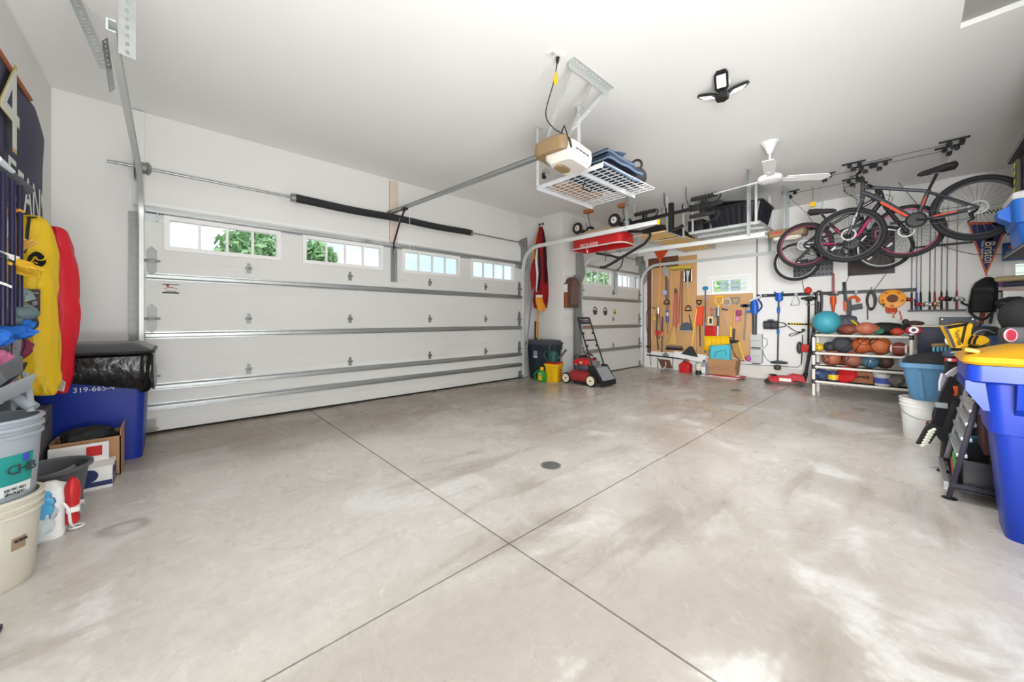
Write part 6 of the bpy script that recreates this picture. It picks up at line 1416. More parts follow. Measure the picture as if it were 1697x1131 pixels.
# ================================================================ ITEMS ON THE FLOOR BETWEEN THE DOORS
nb = V((5.01, 4.55, 0)); t = thing('trash_can', 'dark navy wheeled trash can with a grey lid standing between the garage doors', 'trash can', nb)
NAV = mat('trash_navy', (34, 46, 60), .45, vary=.06)
def nr_(w, d, z, r=.06): return [V((nb.x + q.x, nb.y + q.y, z)) for q in rring((0, 0), w, d, r, 5)]
part(t, 'body', MB().rbox([nr_(.32, .46, 0), nr_(.33, .48, .03), nr_(.36, .56, .53), nr_(.385, .60, .535), nr_(.385, .60, .62), nr_(.35, .55, .62), nr_(.30, .44, .04)]), NAV)
part(t, 'lid', MB().rbox([nr_(.39, .62, .622), nr_(.40, .64, .65), nr_(.34, .56, .70), nr_(.26, .44, .71)]), DGREY)
part(t, 'label', MB().b2((nb.x - .184, nb.y + .01, .40), (nb.x - .17, nb.y + .10, .51)), mat('label_grey', (150, 154, 168), .5)); part(t, 'label_strip', MB().b2((nb.x - .186, nb.y + .01, .385), (nb.x - .172, nb.y + .10, .41)), WHITE)
# flags in the corner
fg = thing('flag', 'red and gold flag draped on a pole in the corner beside the big door', 'flag', (5.02, 4.56, 0))
p0 = PY(874, 612, 4.53); p1 = PY(897, 376, 4.67)
part(fg, 'pole', MB().tube([V((p0.x, p0.y, .75)), p1], .012, 8), GREY); part(fg, 'second_pole', MB().tube([PY(889, 560, 4.61), PY(893, 376, 4.68)], .010, 8), WOOD)
for u, v in ((894.5, 372.5), (899.5, 371.5)): part(fg, 'finial', MB().ball(PY(u, v, 4.65), .022), BLACK)
FR = mat('flag_red', (160, 26, 40), .75, vary=.1, scale=6); FO = mat('flag_gold', (232, 158, 40), .75); FW_ = mat('flag_white', (226, 220, 214), .75); FB = mat('flag_black', (36, 28, 32), .8)
def drape(name, rows, y, m, amp=.035, fold=5, dy=0):
    """rows: (v, uL, uR)"""
    vs = spline([V(r) for r in rows], 4)
    def fn(a, b_):
        k = a * (len(vs) - 1); r = vs[min(len(vs) - 1, round(k))]
        return PY(r.y + (r.z - r.y) * b_, r.x, y + dy + amp * math.sin(fold * math.pi * b_ + a * 1.5) * (.25 + .75 * a))
    return part(fg, name, MB().grid(fn, len(vs) - 1, 22, .003), m)
drape('cloth', [(376, 894, 899), (400, 889, 903), (430, 884, 905), (455, 879, 908), (490, 882, 909), (511, 885, 906)], 4.59, FR)
drape('gold_edge', [(378, 893, 896), (400, 887, 891), (430, 882, 887)], 4.61, FO, .012, 2)
drape('white_stripe', [(404, 891, 893), (430, 887, 893), (455, 889, 896), (484, 888, 891)], 4.53, FW_, .012, 3, -.02); drape('black_stripe', [(410, 892, 893.5), (432, 892, 896), (455, 893, 897), (483, 890, 892)], 4.51, FB, .01, 3, -.03)
drape('dark_fold', [(380, 899, 900.5), (400, 901, 904), (430, 903, 906), (470, 903, 906)], 4.56, FB, .012, 3)
drape('gold_fold', [(493, 888, 899), (500, 888, 900), (508, 890, 904), (516, 893, 903)], 4.53, FO, .015, 2, -.03); drape('white_fold', [(489, 888, 899), (493, 888, 899)], 4.52, FW_, .012, 2, -.035)
solo('black_pipe', 'short black pipe standing in the corner behind the dark trash can', 'pipe', MB().tube([PY(887, 600, 4.63), PY(888.5, 533, 4.67)], .03, 12), BLACK)
solo('broom_stick', 'pale wooden stick standing in the corner behind the flag', 'stick', MB().tube([PY(891, 600, 4.59), PY(894, 490, 4.65)], .012, 8), WOOD)
solo('metal_pole', 'long thin grey metal pole leaning in the corner behind the dark trash can', 'pole', MB().tube([PY(870, 612, 4.51), PY(884, 455, 4.65)], .013, 8), GALV)
# little wooden cabinet sign by the corner
a = PY(936, 459, YW2); b_ = PY(961, 511, YW2)
t = thing('dartboard_cabinet', 'dark walnut arched dartboard cabinet on the wall between the garage doors', 'cabinet', V(((a.x + b_.x) / 2, YW2 - .05, b_.z)))
ax0, ax1, az0, az1 = 5.245, 5.60, b_.z, a.z
WAL = mat('walnut', (92, 70, 60), .5, vary=.2, scale=10)
def arch(x0, x1, z0, z1, y): 
    w = x1 - x0; pts = [(x0, y, z0), (x1, y, z0), (x1, y, z1 - .12)] + [(x1 - w * .12, y, z1 - .11)] + [((x0 + x1) / 2 + w * .36 * math.cos(q), y, z1 - .10 + .10 * math.sin(q)) for q in [math.pi * i / 10 for i in range(11)]] + [(x0 + w * .12, y, z1 - .11), (x0, y, z1 - .12)]
    return [V(p) for p in pts]
part(t, 'case', MB().prism(arch(ax0, ax1, az0, az1, YW2 - .002), (0, -.09, 0)), WAL); 
dr = part(t, 'door', MB().prism(arch(ax0 + .012, ax1 - .012, az0 + .012, az1 - .012, YW2 - .093), (0, -.012, 0)), WAL)
part(dr, 'panel', MB().prism(arch(ax0 + .06, ax1 - .06, az0 + .06, az1 - .06, YW2 - .106), (0, -.006, 0)), mat('walnut_light', (116, 88, 76), .45, vary=.25, scale=12))
part(t, 'scoreboard_edge', MB().b2((ax0 - .012, YW2 - .085, az0), (ax0 - .001, YW2 - .01, az0 + .27)), RWOOD); part(t, 'score_card', MB().b2((ax0 - .012, YW2 - .085, az0 + .28), (ax0 - .001, YW2 - .01, az1 - .14)), PAPER)
# yellow bucket + watering can, weed killer
yb = PZ(918, 632, 0); t = thing('pail', 'yellow plastic pail with brown lettering in front of the dark trash can', 'pail', yb)
def yr(w, z, r=.03): return [V((yb.x + q.x, yb.y + q.y, z)) for q in rring((0, 0), w, w, r, 4, yaw=.25) for _ in (0,)] if False else [V((yb.x, yb.y, z)) + Matrix.Rotation(.25, 3, 'Z') @ V((q.x, q.y, 0)) for q in rring((0, 0), w, w, r, 4)]
part(t, 'body', MB().rbox([yr(.205, 0), yr(.245, .27), yr(.27, .275), yr(.27, .305), yr(.25, .31), yr(.235, .31), yr(.20, .02)]), YELLOW)
fl_ = MB()
for i in range(6): fl_.bar(V((yb.x - .108 - .0, yb.y - .06 + .022 * i, .03)), V((yb.x - .124, yb.y - .06 + .022 * i, .24)), .005, .005, (1, 0, 0))
part(t, 'flute', fl_, YELLOW)
nx_ = Matrix.Rotation(.25, 3, 'Z') @ V((0, -1, 0)); 
for k, (s, z) in enumerate((('TIDY', .20), ('CATS', .15), ('35 LB', .10))): text(t, 'lettering', s, mat('pail_brown', (170, 70, 30), .6), yb + nx_ * (.116 + .06 * (z - .1)) + V((0, 0, z)), Matrix.Rotation(.25, 3, 'Z') @ V((1, 0, 0)), UP, .055, .001, width=.10) if False else part(t, 'print', MB().bar(yb + nx_ * (.111 + .075 * z) + V((-.045, 0, z)), yb + nx_ * (.111 + .075 * z) + V((.045, .012, z)), .004, .026), mat('pail_brown', (186, 96, 30), .6))
part(t, 'red_lid', MB().rbox([yr(.25, .3105), yr(.255, .325), yr(.22, .335)]), RED)
t = thing('watering_can', 'dark green watering can standing on the yellow pail', 'watering can', yb + V((0, 0, .336)))
GRN = mat('watering_green', (30, 84, 76), .45); q0 = yb + V((.01, .03, .337))
part(t, 'tank', MB().lathe([(0, .001), (.095, 0), (.10, .02), (.095, .14), (.07, .19), (.04, .20), (0, .20)], q0, 24, sx=1), GRN)
part(t, 'handle', MB().tube(spline([q0 + V((-.06, .08, .03)), q0 + V((-.09, .13, .10)), q0 + V((-.06, .10, .20)), q0 + V((-.0, .03, .235)), q0 + V((.03, -.02, .20))], 5), .013, 8), GRN)
part(t, 'spout', MB().tube([q0 + V((.06, -.06, .05)), q0 + V((.12, -.12, .13)), q0 + V((.15, -.15, .19)), q0 + V((.165, -.165, .205))], [.028, .018, .014, .03], 10), DGREY)
jb = PZ(896, 633, 0) + V((.03, 0, 0)); t = thing('weed_killer_jug', 'green and yellow weed killer jug on the floor beside the yellow pail', 'jug', jb)
def jgr(w, d, z, r=.025): return [V((jb.x + q.x, jb.y + q.y, z)) for q in rring((0, 0), w, d, r, 4)]
GB = mat('jug_green', (46, 150, 60), .4)
part(t, 'body', MB().rbox([jgr(.11, .13, 0), jgr(.12, .14, .02), jgr(.12, .14, .14), jgr(.08, .08, .19), jgr(.055, .055, .20, .02)]), GB); part(t, 'cap', MB().tube([jb + V((0, 0, .20)), jb + V((0, 0, .25))], .032, 14), YELLOW)
part(t, 'handle', MB().tube(spline([jb + V((-.02, .06, .02)), jb + V((-.03, .13, .05)), jb + V((-.03, .14, .12)), jb + V((-.01, .08, .18)), jb + V((0, .02, .195))], 5), .012, 8), GB); part(t, 'label', MB().box(jb + V((-.0625, -.015, .075)), (.004, .085, .085)), YELLOW); part(t, 'neck_label', MB().box(jb + V((-.058, -.01, .145)), (.006, .07, .03)), mat('pale_green_label', (170, 214, 120), .5))
# white tub with a black leaf vacuum, behind the mower
wt = V((5.02, 4.18, 0)); wt = PZ(946, 625, 0); wt = V((5.50, 4.03, 0))
t = thing('white_tub', 'low white tub on the floor behind the lawn mower', 'tub', wt)
def wtr(w, d, z, r=.03): return [V((wt.x + q.x, wt.y + q.y, z)) for q in rring((0, 0), w, d, r, 4)]
part(t, 'body', MB().rbox([wtr(.17, .20, 0), wtr(.19, .22, .24), wtr(.21, .24, .245), wtr(.21, .24, .265), wtr(.18, .21, .265), wtr(.16, .19, .02)]), WHITE)
t2_ = thing('garden_blower', 'black garden blower resting in the low white tub behind the mower', 'blower', wt + V((0, 0, .2)))
part(t2_, 'housing', MB().ball(wt + V((-.02, -.03, .36)), .11, (.8, 1.0, .7), 18), BLACK); part(t2_, 'tube', MB().tube([wt + V((-.06, .14, .42)), wt + V((-.03, .05, .32)), wt + V((.0, 0, .24))], .04, 14), DGREY); part(t2_, 'handle', MB().tube(spline([wt + V((.05, .0, .38)), wt + V((.06, -.05, .46)), wt + V((.06, -.16, .42))], 4), .014), BLACK)
# ---- lawn mower
mw = thing('lawn_mower', 'red push lawn mower parked facing the big garage door with its handle folded forward', 'lawn mower', (5.1, 3.75, 0))
MX0, MX1, MY0, MY1 = 4.92, 5.34, 3.42, 3.94; mxc = (MX0 + MX1) / 2; myc = (MY0 + MY1) / 2
def mr_(w, d, z, r=.10, dy=0): return [V((mxc + q.x, myc + q.y + dy, z)) for q in rring((0, 0), w, d, r, 6)]
part(mw, 'deck', MB().rbox([mr_(.48, .58, .07), mr_(.49, .59, .10), mr_(.47, .57, .16), mr_(.38, .46, .215), mr_(.30, .36, .225)]), DRED)
part(mw, 'skirt', MB().rbox([mr_(.46, .56, .045), mr_(.47, .57, .075)]), BLACK)
en = V((mxc, myc + .03, 0))
part(mw, 'engine', MB().rbox([[en + V((q.x, q.y, z)) for q in rring((0, 0), w, w, .08, 5)] for w, z in ((.24, .22), (.27, .25), (.27, .31), (.25, .33))]), DGREY)
part(mw, 'engine_cover', MB().rbox([[en + V((q.x, q.y + dy, z)) for q in rring((0, 0), w, d, .08, 5)] for w, d, z, dy in ((.27, .34, .325, .03), (.28, .36, .36, .03), (.25, .32, .40, .02), (.16, .20, .425, .0))]), RED)
part(mw, 'badge', MB().box(en + V((-.142, 0, .36)), (.004, .05, .03)), mat('badge_gold', (220, 190, 150), .4)); part(mw, 'muffler', MB().box(en + V((-.02, -.19, .35)), (.16, .10, .09), bevel=.015), mat('muffler_grey', (146, 146, 140), .4, .5)); part(mw, 'fuel_cap', MB().tube([en + V((.08, -.12, .40)), en + V((.08, -.12, .44))], .03, 12), BLACK)
part(mw, 'rear_chute', MB().prism([(MX0 + .05, MY0 + .02, .08), (MX0 + .05, MY0 + .06, .30), (MX0 + .05, MY0 - .02, .30), (MX0 + .05, MY0 - .16, .12), (MX0 + .05, MY0 - .16, .06)], (MX1 - MX0 - .10, 0, 0)), mat('chute_grey', (150, 152, 158), .45)); part(mw, 'chute_side', MB().prism([(MX0 + .01, MY0 + .06, .08), (MX0 + .01, MY0 + .10, .33), (MX0 + .01, MY0 + .0, .33), (MX0 + .01, MY0 - .14, .12), (MX0 + .01, MY0 - .14, .06)], (.04, 0, 0)), BLACK); part(mw, 'chute_side', MB().prism([(MX1 - .05, MY0 + .06, .08), (MX1 - .05, MY0 + .10, .33), (MX1 - .05, MY0 + .0, .33), (MX1 - .05, MY0 - .14, .12), (MX1 - .05, MY0 - .14, .06)], (.04, 0, 0)), BLACK)
part(mw, 'rear_flap', MB().box((mxc, MY0 - .15, .065), (.40, .03, .09), bevel=.01), RUBBER)
for (x, y, r) in ((MX0 - .02, MY0 + .02, .098), (MX1 + .02, MY0 + .02, .098), (MX0 - .02, MY1, .092), (MX1 + .02, MY1, .092)):
    w = part(mw, 'wheel', MB().lathe([(r * .74, -.025), (r * .93, -.026), (r, -.015), (r, .015), (r * .93, .026), (r * .74, .025)], (x, y, r), 30, ax=(1, 0, 0), cap=False), RUBBER)
    part(w, 'rim', MB().lathe([(0, -.024), (r * .16, -.026), (r * .2, -.02), (r * .70, -.020), (r * .76, -.027), (r * .76, .027), (r * .70, .02), (0, .02)], (x, y, r), 30, ax=(1, 0, 0)), mat('cream_wheel', (236, 228, 200), .45)); part(w, 'hub_bolt', MB().tube([V((x - .026, y, r)), V((x - .036, y, r))] if x < mxc else [V((x + .026, y, r)), V((x + .036, y, r))], .012, 8), BLACK)
HT = 1.10; hy0, hy1 = MY0 + .04, MY0 + .34
hl = []
for x, nm in ((MX0 + .045, 0), (MX1 - .045, 1)):
    a_ = V((x, hy0, .31)); b2_ = V((x, hy1, HT)); hl.append((a_, b2_)); part(mw, 'handle_tube', MB().tube([a_, lerp(a_, b2_, .5), b2_], .0125, 10), BLACK)
def hp(f, k): return lerp(hl[0][0], hl[0][1], f) * (1 - k) + lerp(hl[1][0], hl[1][1], f) * k
part(mw, 'crossbar', MB().tube([hp(.50, 0), hp(.535, .06), hp(.535, .94), hp(.50, 1)], .011, 8), BLACK)
part(mw, 'handle_grip', MB().tube([hp(.97, 0), hp(1.0, .04), hp(1.0, .96), hp(.97, 1)], .018, 10), mat('grip_charcoal', (56, 58, 64), .7)); part(mw, 'control_bail', MB().tube([hp(.88, .02), hp(.945, .08), hp(.945, .92), hp(.88, .98)], .010, 8), BLACK); part(mw, 'control_panel', MB().bar(hp(.90, .05), hp(.90, .95), .05, .04, bevel=.01), mat('panel_dark', (50, 54, 62), .5))
for f, k in ((.42, 0), (.42, 1), (.68, 0), (.68, 1)): part(mw, 'knob', MB().ball(hp(f, k) + V((.03 if k == 0 else -.03, 0, 0)), .022, n=12), BLACK)
part(mw, 'throttle_cable', MB().tube(spline([hp(.9, 0), hp(.7, -.05) + V((0, .03, 0)), hp(.35, .02) + V((0, .08, 0)), en + V((-.05, -.05, .34))], 5), .004, 5), BLACK); part(mw, 'red_lever', MB().tube([hp(.80, .2), hp(.82, .55), hp(.79, .8)], .005, 6), RED)
# ---- floor jack with its long padded handle
jk = thing('floor_jack', 'red floor jack on the concrete in front of the back wall', 'jack', PZ(1305, 638, 0))
j0 = PZ(1274, 634, 0); j1 = PZ(1336, 640, 0); jd = (j1 - j0).normalized(); js = UP.cross(jd).normalized(); jL = (j1 - j0).length
JR = mat('jack_red', (196, 30, 46), .35, vary=.05)
def JP(a, s, z): return j0 + jd * (a * jL) + js * s + UP * z
for s in (-.13, .13): part(jk, 'side_frame', MB().prism([JP(-.02, s, .03), JP(-.03, s, .07), JP(.0, s, .095), JP(.45, s, .12), JP(.62, s, .17), JP(.95, s, .16), JP(1.0, s, .10), JP(.97, s, .04), JP(.5, s, .05)], js * .012), JR)
part(jk, 'lift_arm', MB().bar(JP(.1, 0, .10), JP(.75, 0, .12), .12, .05, bevel=.008), JR); part(jk, 'saddle', MB().lathe([(.05, 0), (.055, .02), (.02, .022), (0, .02)], JP(.12, 0, .125), 16), BLACKM); part(jk, 'hydraulic_unit', MB().tube([JP(.6, 0, .10), JP(.95, 0, .12)], .05, 14), JR)
for a in (0.0, .88): 
    for s in (-.16, .16): part(jk, 'wheel', MB().tube([JP(a, s - .016, .042), JP(a, s + .016, .042)], .040, 16), BLACKM)
part(jk, 'label', MB().box(JP(.48, -.133, .085), (.16, .004, .05), Matrix((jd, js, UP)).transposed()), PAPER)
hb0 = JP(.97, 0, .12); hb1 = R_(1352, 530, .45)
part(jk, 'handle_socket', MB().tube([JP(.93, 0, .06), lerp(hb0, hb1, .1)], .03, 10), BLACKM); part(jk, 'handle', MB().tube([hb0, hb1], .022, 10), mat('padded_handle', (54, 48, 62), .7)); part(jk, 'release_pedal', MB().bar(JP(.7, -.2, .08), JP(.85, -.2, .08), .06, .02), BLACKM)
st = thing('safety_strap', 'black webbing strap looped over the tool rail beside the floor jack handle', 'strap', R_(1355, 515))
part(st, 'loop', MB().tube(spline([R_(1352, 530, .14), R_(1353, 505, .12), R_(1354, 486, .13), R_(1360, 484, .13), R_(1362, 495, .13), R_(1360, 522, .13), R_(1356, 520, .13), R_(1358, 500, .13)], 4), .018, 8, sy=.5), BLACK); part(st, 'buckle', MB().torus(R_(1360.5, 486, .13), .03, .006, (1, .3, 0), 16), CHROME)
# ================================================================ BALL RACK
RX0, RX1, RY0, RY1 = 6.73, 7.10, -.02, .925
PVC = mat('pvc_white', (232, 226, 218), .35); PBLK = mat('pvc_elbow_black', (40, 40, 44), .4)
br = thing('ball_rack', 'white pipe ball rack with black elbows standing before the tool rail', 'ball rack', ((RX0 + RX1) / 2, .45, 0))
for x in (RX0, RX1):
    for y in (RY0, RY1): part(br, 'post', MB().tube([(x, y, 0), (x, y, .86 if y > .5 or x == RX0 else .8)], .019, 14), PVC)
SHZ = [.195, .405, .60, .855]
for i, z in enumerate(SHZ):
    d = MB()
    for x in (RX0, RX1): d.tube([(x, RY0, z), (x, RY1, z)], .017, 12)
    part(br, 'shelf_rail', d, mat('rail_patterned', (214, 208, 196), .5, vary=.5, scale=40) if i == 3 else PVC)
    n = MB()
    for k in range(9):
        x = RX0 + (RX1 - RX0) * (k + .5) / 9; n.tube([(x, RY0, z - .004), (x, RY1, z - .004)], .004, 5)
    part(br, 'shelf_net', n, BLACK)
    e = MB()
    for x in (RX0, RX1):
        for y in (RY0, RY1): e.tube([(x, y, z - .03), (x, y, z + .03)], .024, 12)
    part(br, 'elbow', e, PBLK)
for y in (RY0, RY1):
    for z in SHZ: part(br, 'side_rail', MB().tube([(RX0, y, z), (RX1, y, z)], .015, 10), PVC)
part(br, 'top_cap', MB().tube([(RX0, RY0, .862), (RX0, RY0, .90)], .021, 12), WHITE)
G_B = 'balls on the ball rack'
def ballmat(name, rgb, rough=.5, bump=.25, vary=.06): return mat(name, rgb, rough, vary=vary, scale=6, bump=bump, bscale=140)
def rb_pos(u, v, x=None): return PX(u, v, RX0 + .14 if x is None else x)
def shelf_of(z):
    k = [s for s in SHZ if s < z + .02]; return (k[-1] if k else 0) + .018
def seams(c, r, ax, rgb=None):
    m = MB(); A = V(ax).normalized(); e1 = A.orthogonal().normalized(); e2 = A.cross(e1)
    for n in (A, e1): m.torus(c, r * .995, r * .042, n, 36, 6)
    for s in (-1, 1): 
        m.tube([c + (A * math.cos(t_) * .82 + e1 * math.sin(t_) * .82 * 1.0).normalized() * 0 + (A * math.cos(t_) + e1 * math.sin(t_)).normalized() * r * .55 + e2 * s * r * .835 * (1 - .0) for t_ in [2 * math.pi * i / 24 for i in range(24)]], r * .042, 6, closed=True)
    return m
def ball(name, label, cat, u, v, r, m, seam=None, ax=(.3, .5, .8), x=None):
    p = rb_pos(u, v, x); z = shelf_of(p.z - r * .6) + r; p = V((p.x, p.y, z))
    t = thing(name, label, cat, p - UP * r, G_B); part(t, 'shell', MB().ball(p, r, n=28), m)
    if seam: part(t, 'seam', seams(p, r, ax), seam)
    return t
BLKS = mat('seam_black', (30, 26, 26), .6)
OR1 = ballmat('basketball_orange', (188, 92, 50)); OR2 = ballmat('basketball_tan', (190, 104, 60)); OR3 = ballmat('basketball_brown', (176, 104, 76)); OR4 = ballmat('basketball_dull', (158, 98, 82))
ball('exercise_ball', 'large marbled teal exercise ball on the top shelf of the ball rack', 'ball', 1370, 538, .165, mat('teal_marble', (64, 156, 172), .5, vary=.25, scale=3), x=6.90)
ball('playground_ball', 'small yellow and black ball at the jack end of the second shelf', 'ball', 1357, 573, .060, ballmat('ball_yellow', (226, 190, 36)), BLKS)
ball('playground_ball', 'small charcoal ball second on the second shelf', 'ball', 1375, 574, .072, ballmat('ball_charcoal', (56, 58, 62)), BLKS)
ball('medicine_ball', 'dark grey medicine ball third on the second shelf', 'ball', 1397, 571, .115, ballmat('ball_slate', (66, 68, 74), .8), BLKS, (.9, .2, .4))
ball('basketball', 'bright orange basketball in the middle of the second shelf', 'basketball', 1429, 573, .112, OR1, BLKS, (.2, .8, .5))
ball('basketball', 'tan orange basketball right of the bright orange one on the second shelf', 'basketball', 1458, 574, .116, OR2, BLKS, (.6, -.3, .7))
ball('basketball', 'light brown basketball at the jack end of the third shelf', 'basketball', 1378, 598, .108, OR3, BLKS, (.3, .5, .8))
ball('basketball', 'reddish basketball pushed back behind the light brown one on the third shelf', 'basketball', 1397, 598, .10, ballmat('basketball_red', (160, 78, 58)), BLKS, x=7.02)
ball('basketball', 'dull brown basketball in the middle of the third shelf', 'basketball', 1413, 602, .108, OR4, BLKS, (.5, .1, .85))
ball('soccer_ball', 'glossy slate blue ball on the third shelf', 'ball', 1442, 604, .098, mat('ball_blue', (74, 112, 134), .2, vary=.1, coat=.6), mat('seam_grey', (40, 60, 74), .5), (.1, .9, .3))
ball('basketball', 'dark brown ball at the tote end of the third shelf', 'basketball', 1466, 606, .090, ballmat('ball_dark_brown', (88, 62, 54)), BLKS, x=6.98)
ball('volleyball', 'cream ball peeking out behind the slate blue ball', 'ball', 1436, 592, .088, mat('ball_cream', (214, 196, 160), .5), BLKS, x=7.05)
def football(label, u, v, L, r, m, x=None, yaw=0.0, stripes=True):
    p = rb_pos(u, v, x); z = shelf_of(p.z - r * .5) + r; p = V((p.x, p.y, z)); d = V((math.sin(yaw), math.cos(yaw), 0))
    t = thing('football', label, 'football', p - UP * r, G_B)
    prof = [(r * math.cos(math.pi * .5 * s) ** .85 if abs(s) < 1 else 0, L / 2 * s) for s in [-1 + .1 * i for i in range(21)]]
    part(t, 'shell', MB().lathe(prof, p, 24, ax=d), m)
    if stripes:
        for s in (-.55, .55): part(t, 'stripe', MB().lathe([(r * math.cos(math.pi * .5 * q) ** .85 + .001, L / 2 * q) for q in (s - .08, s, s + .08)], p, 24, ax=d, cap=False), WHITE)
        part(t, 'laces', MB().bar(p - d * .05 - V((r * .96, 0, -.03)), p + d * .05 - V((r * .96, 0, -.03)), .012, .006), WHITE)
    return t
FB1 = ballmat('football_brown', (128, 62, 48)); FB2 = ballmat('football_tan', (180, 106, 82))
football('brown football on the top shelf just right of the grey bag', 1406, 549, .25, .072, FB1, 6.80, .15, False)
football('pinkish tan rugby ball on the top shelf right of the brown football', 1436, 547, .29, .085, FB2, 6.82, -.25, False)
football('brown football with white stripes at the tote end of the second shelf', 1490, 578, .24, .085, FB1, 6.80, .1)
def on_shelf(u, i, x=RX0 + .12): p = PX(u, 560, x); return V((x, p.y, SHZ[i] + .016))
p = on_shelf(1402, 3, 6.95); t = thing('nylon_bag', 'grey nylon bag with a yellow strap slumped on the top shelf behind the brown football', 'bag', p)
part(t, 'sack', crumple(p + V((0, 0, .13)), .13, (.8, 1.0, 1.05), 51), mat('grey_nylon', (74, 78, 84), .6, bump=.2)); part(t, 'strap', MB().tube(spline([p + V((-.05, -.06, .20)), p + V((-.12, -.12, .14)), p + V((-.15, -.17, .10))], 4), .012, 6), YELLOW)
p = on_shelf(1478, 3, 6.93); t = thing('mesh_ball_bag', 'black mesh bag of gear spread over the tote end of the top shelf', 'bag', p)
part(t, 'sack', crumple(p + V((.02, .06, .085)), .12, (1.0, 1.5, .68), 61), mat('black_mesh', (34, 36, 36), .8, bump=.5)); part(t, 'green_panel', crumple(p + V((-.10, .13, .05)), .05, (.6, 1.2, .8), 62), mat('green_cloth', (44, 110, 84), .7)); part(t, 'cuff', crumple(p + V((.04, -.12, .09)), .07, (.9, 1.1, .7), 63), BLACK)
football('small red football at the tote end of the top shelf', 1487, 551, .15, .05, mat('ball_red_foam', (190, 60, 44), .6), 6.80, .3, False)
p = V((RX0 + .02, RY0 - .02, .905)); t = thing('padded_helmet', 'red and white round foam target resting on the end post of the ball rack', 'target', p)
part(t, 'shell', MB().ball(p + V((0, 0, .04)), .062, (.8, 1.2, .85), 20), mat('target_red', (196, 56, 78), .5)); part(t, 'ring', MB().lathe([(.02, 0), (.034, -.004), (.042, 0)], p + V((-.05, 0, .045)), 20, ax=(-1, 0, 0)), WHITE); part(t, 'centre', MB().lathe([(0, .002), (.02, 0)], p + V((-.052, 0, .045)), 16, ax=(-1, 0, 0)), BLACK)
# bottom shelf
p = on_shelf(1361, 0); t = thing('drawstring_bag', 'shiny navy drawstring bag at the jack end of the bottom shelf', 'bag', p); part(t, 'sack', crumple(p + V((0, 0, .075)), .095, (.9, 1.05, .8), 71), mat('shiny_navy', (62, 80, 116), .35, vary=.2)); part(t, 'cord', MB().torus(p + V((-.02, .02, .15)), .03, .005, (0, 0, 1), 14), BLACK)
p = on_shelf(1381, 0); t = thing('tennis_ball_tin', 'navy and yellow tin with a ball picture on the bottom shelf', 'tin', p); part(t, 'can', MB().lathe([(.062, 0), (.062, .13), (.056, .132), (0, .13)], p + V((0, 0, .002)), 24), mat('tin_navy', (48, 60, 104), .4)); part(t, 'picture', MB().lathe([(.0632, .02), (.0632, .09)], p + V((0, 0, .002)), 24, cap=False), mat('tin_yellow', (232, 200, 40), .4))
p = on_shelf(1401, 0); t = thing('flying_disc', 'bright red flying disc leaning on the bottom shelf', 'disc', p); part(t, 'disc', MB().lathe([(.0, .03), (.08, .028), (.11, .02), (.125, 0), (.125, -.012), (.118, -.012), (.105, .008), (0, .02)], p + V((.0, 0, .105)), 30, ax=(-.8, .35, .5), cap=False), RED); part(t, 'ring', MB().torus(p + V((-.02, .01, .115)), .07, .003, (-.8, .35, .5), 26, 5), DRED)
a = on_shelf(1406, 0); b_ = on_shelf(1447, 0)
t = thing('cardboard_box', 'low brown cardboard box with a black sketch on the bottom shelf of the ball rack', 'box', (a + b_) / 2)
part(t, 'body', MB().b2((RX0 + .16, b_.y, a.z), (RX1 - .02, a.y, a.z + .15), .003), mat('rust_card', (160, 104, 74), .8))
bt_ = MB()
for s in (-1, 1): bt_.tube([V((RX0 + .155, (a.y + b_.y) / 2 + .07 * q, a.z + .085 + s * .02 * q)) for q in (-1, 0, 1)], .006, 6).ball(V((RX0 + .155, (a.y + b_.y) / 2 + .075 * s, a.z + .085)), .014, (.4, 1, 1), 10)
part(t, 'printed_bow', bt_, BLACK)
p = on_shelf(1462, 0); t = thing('clear_tub', 'clear plastic tub with a blue and red label on the bottom shelf', 'tub', p); part(t, 'tub', MB().lathe([(0, .002), (.075, 0), (.085, .12), (.09, .125), (.09, .15), (.082, .15), (.075, .01)], p, 28, cap=False), mat('frosted_plastic', (208, 210, 206), .35)); part(t, 'label', MB().lathe([(.0795, .03), (.0845, .105)], p, 28, cap=False), mat('label_blue_red', (70, 90, 170), .5, vary=.7, scale=16)); part(t, 'wrapping', crumple(p + V((0, .02, .15)), .05, (1, 1.3, .7), 77), LGREY)
p = on_shelf(1483, 0); solo('grey_pouch', 'grey pouch with silver wrap at the tote end of the bottom shelf', 'pouch', crumple(p + V((0, 0, .09)), .095, (.8, .9, .95), 79), mat('pouch_grey', (112, 106, 100), .5, vary=.3, scale=12))
# navy box behind the rack end
t = thing('navy_cabinet', 'dark navy cabinet standing beyond the end of the ball rack', 'cabinet', (7.3, -.2, 0)); part(t, 'case', MB().b2((7.12, -.34, 0), (7.60, -.08, .98), .008), mat('cabinet_navy', (44, 50, 74), .5)); part(t, 'top_board', MB().b2((7.05, -.60, .985), (7.62, .10, 1.005)), mat('board_cream', (214, 206, 178), .6)); part(t, 'seam', MB().b2((7.117, -.235, .02), (7.12, -.225, .96)), BLACK)
solo('brown_shoe', 'dark shoe lying on the cream top board of the navy cabinet', 'shoe', MB().ball((7.15, -.05, 1.03), .06, (.7, 1.5, .55), 16).ball((7.15, .03, 1.045), .045, (.7, .8, .9), 14), mat('shoe_brown', (62, 48, 44), .6))

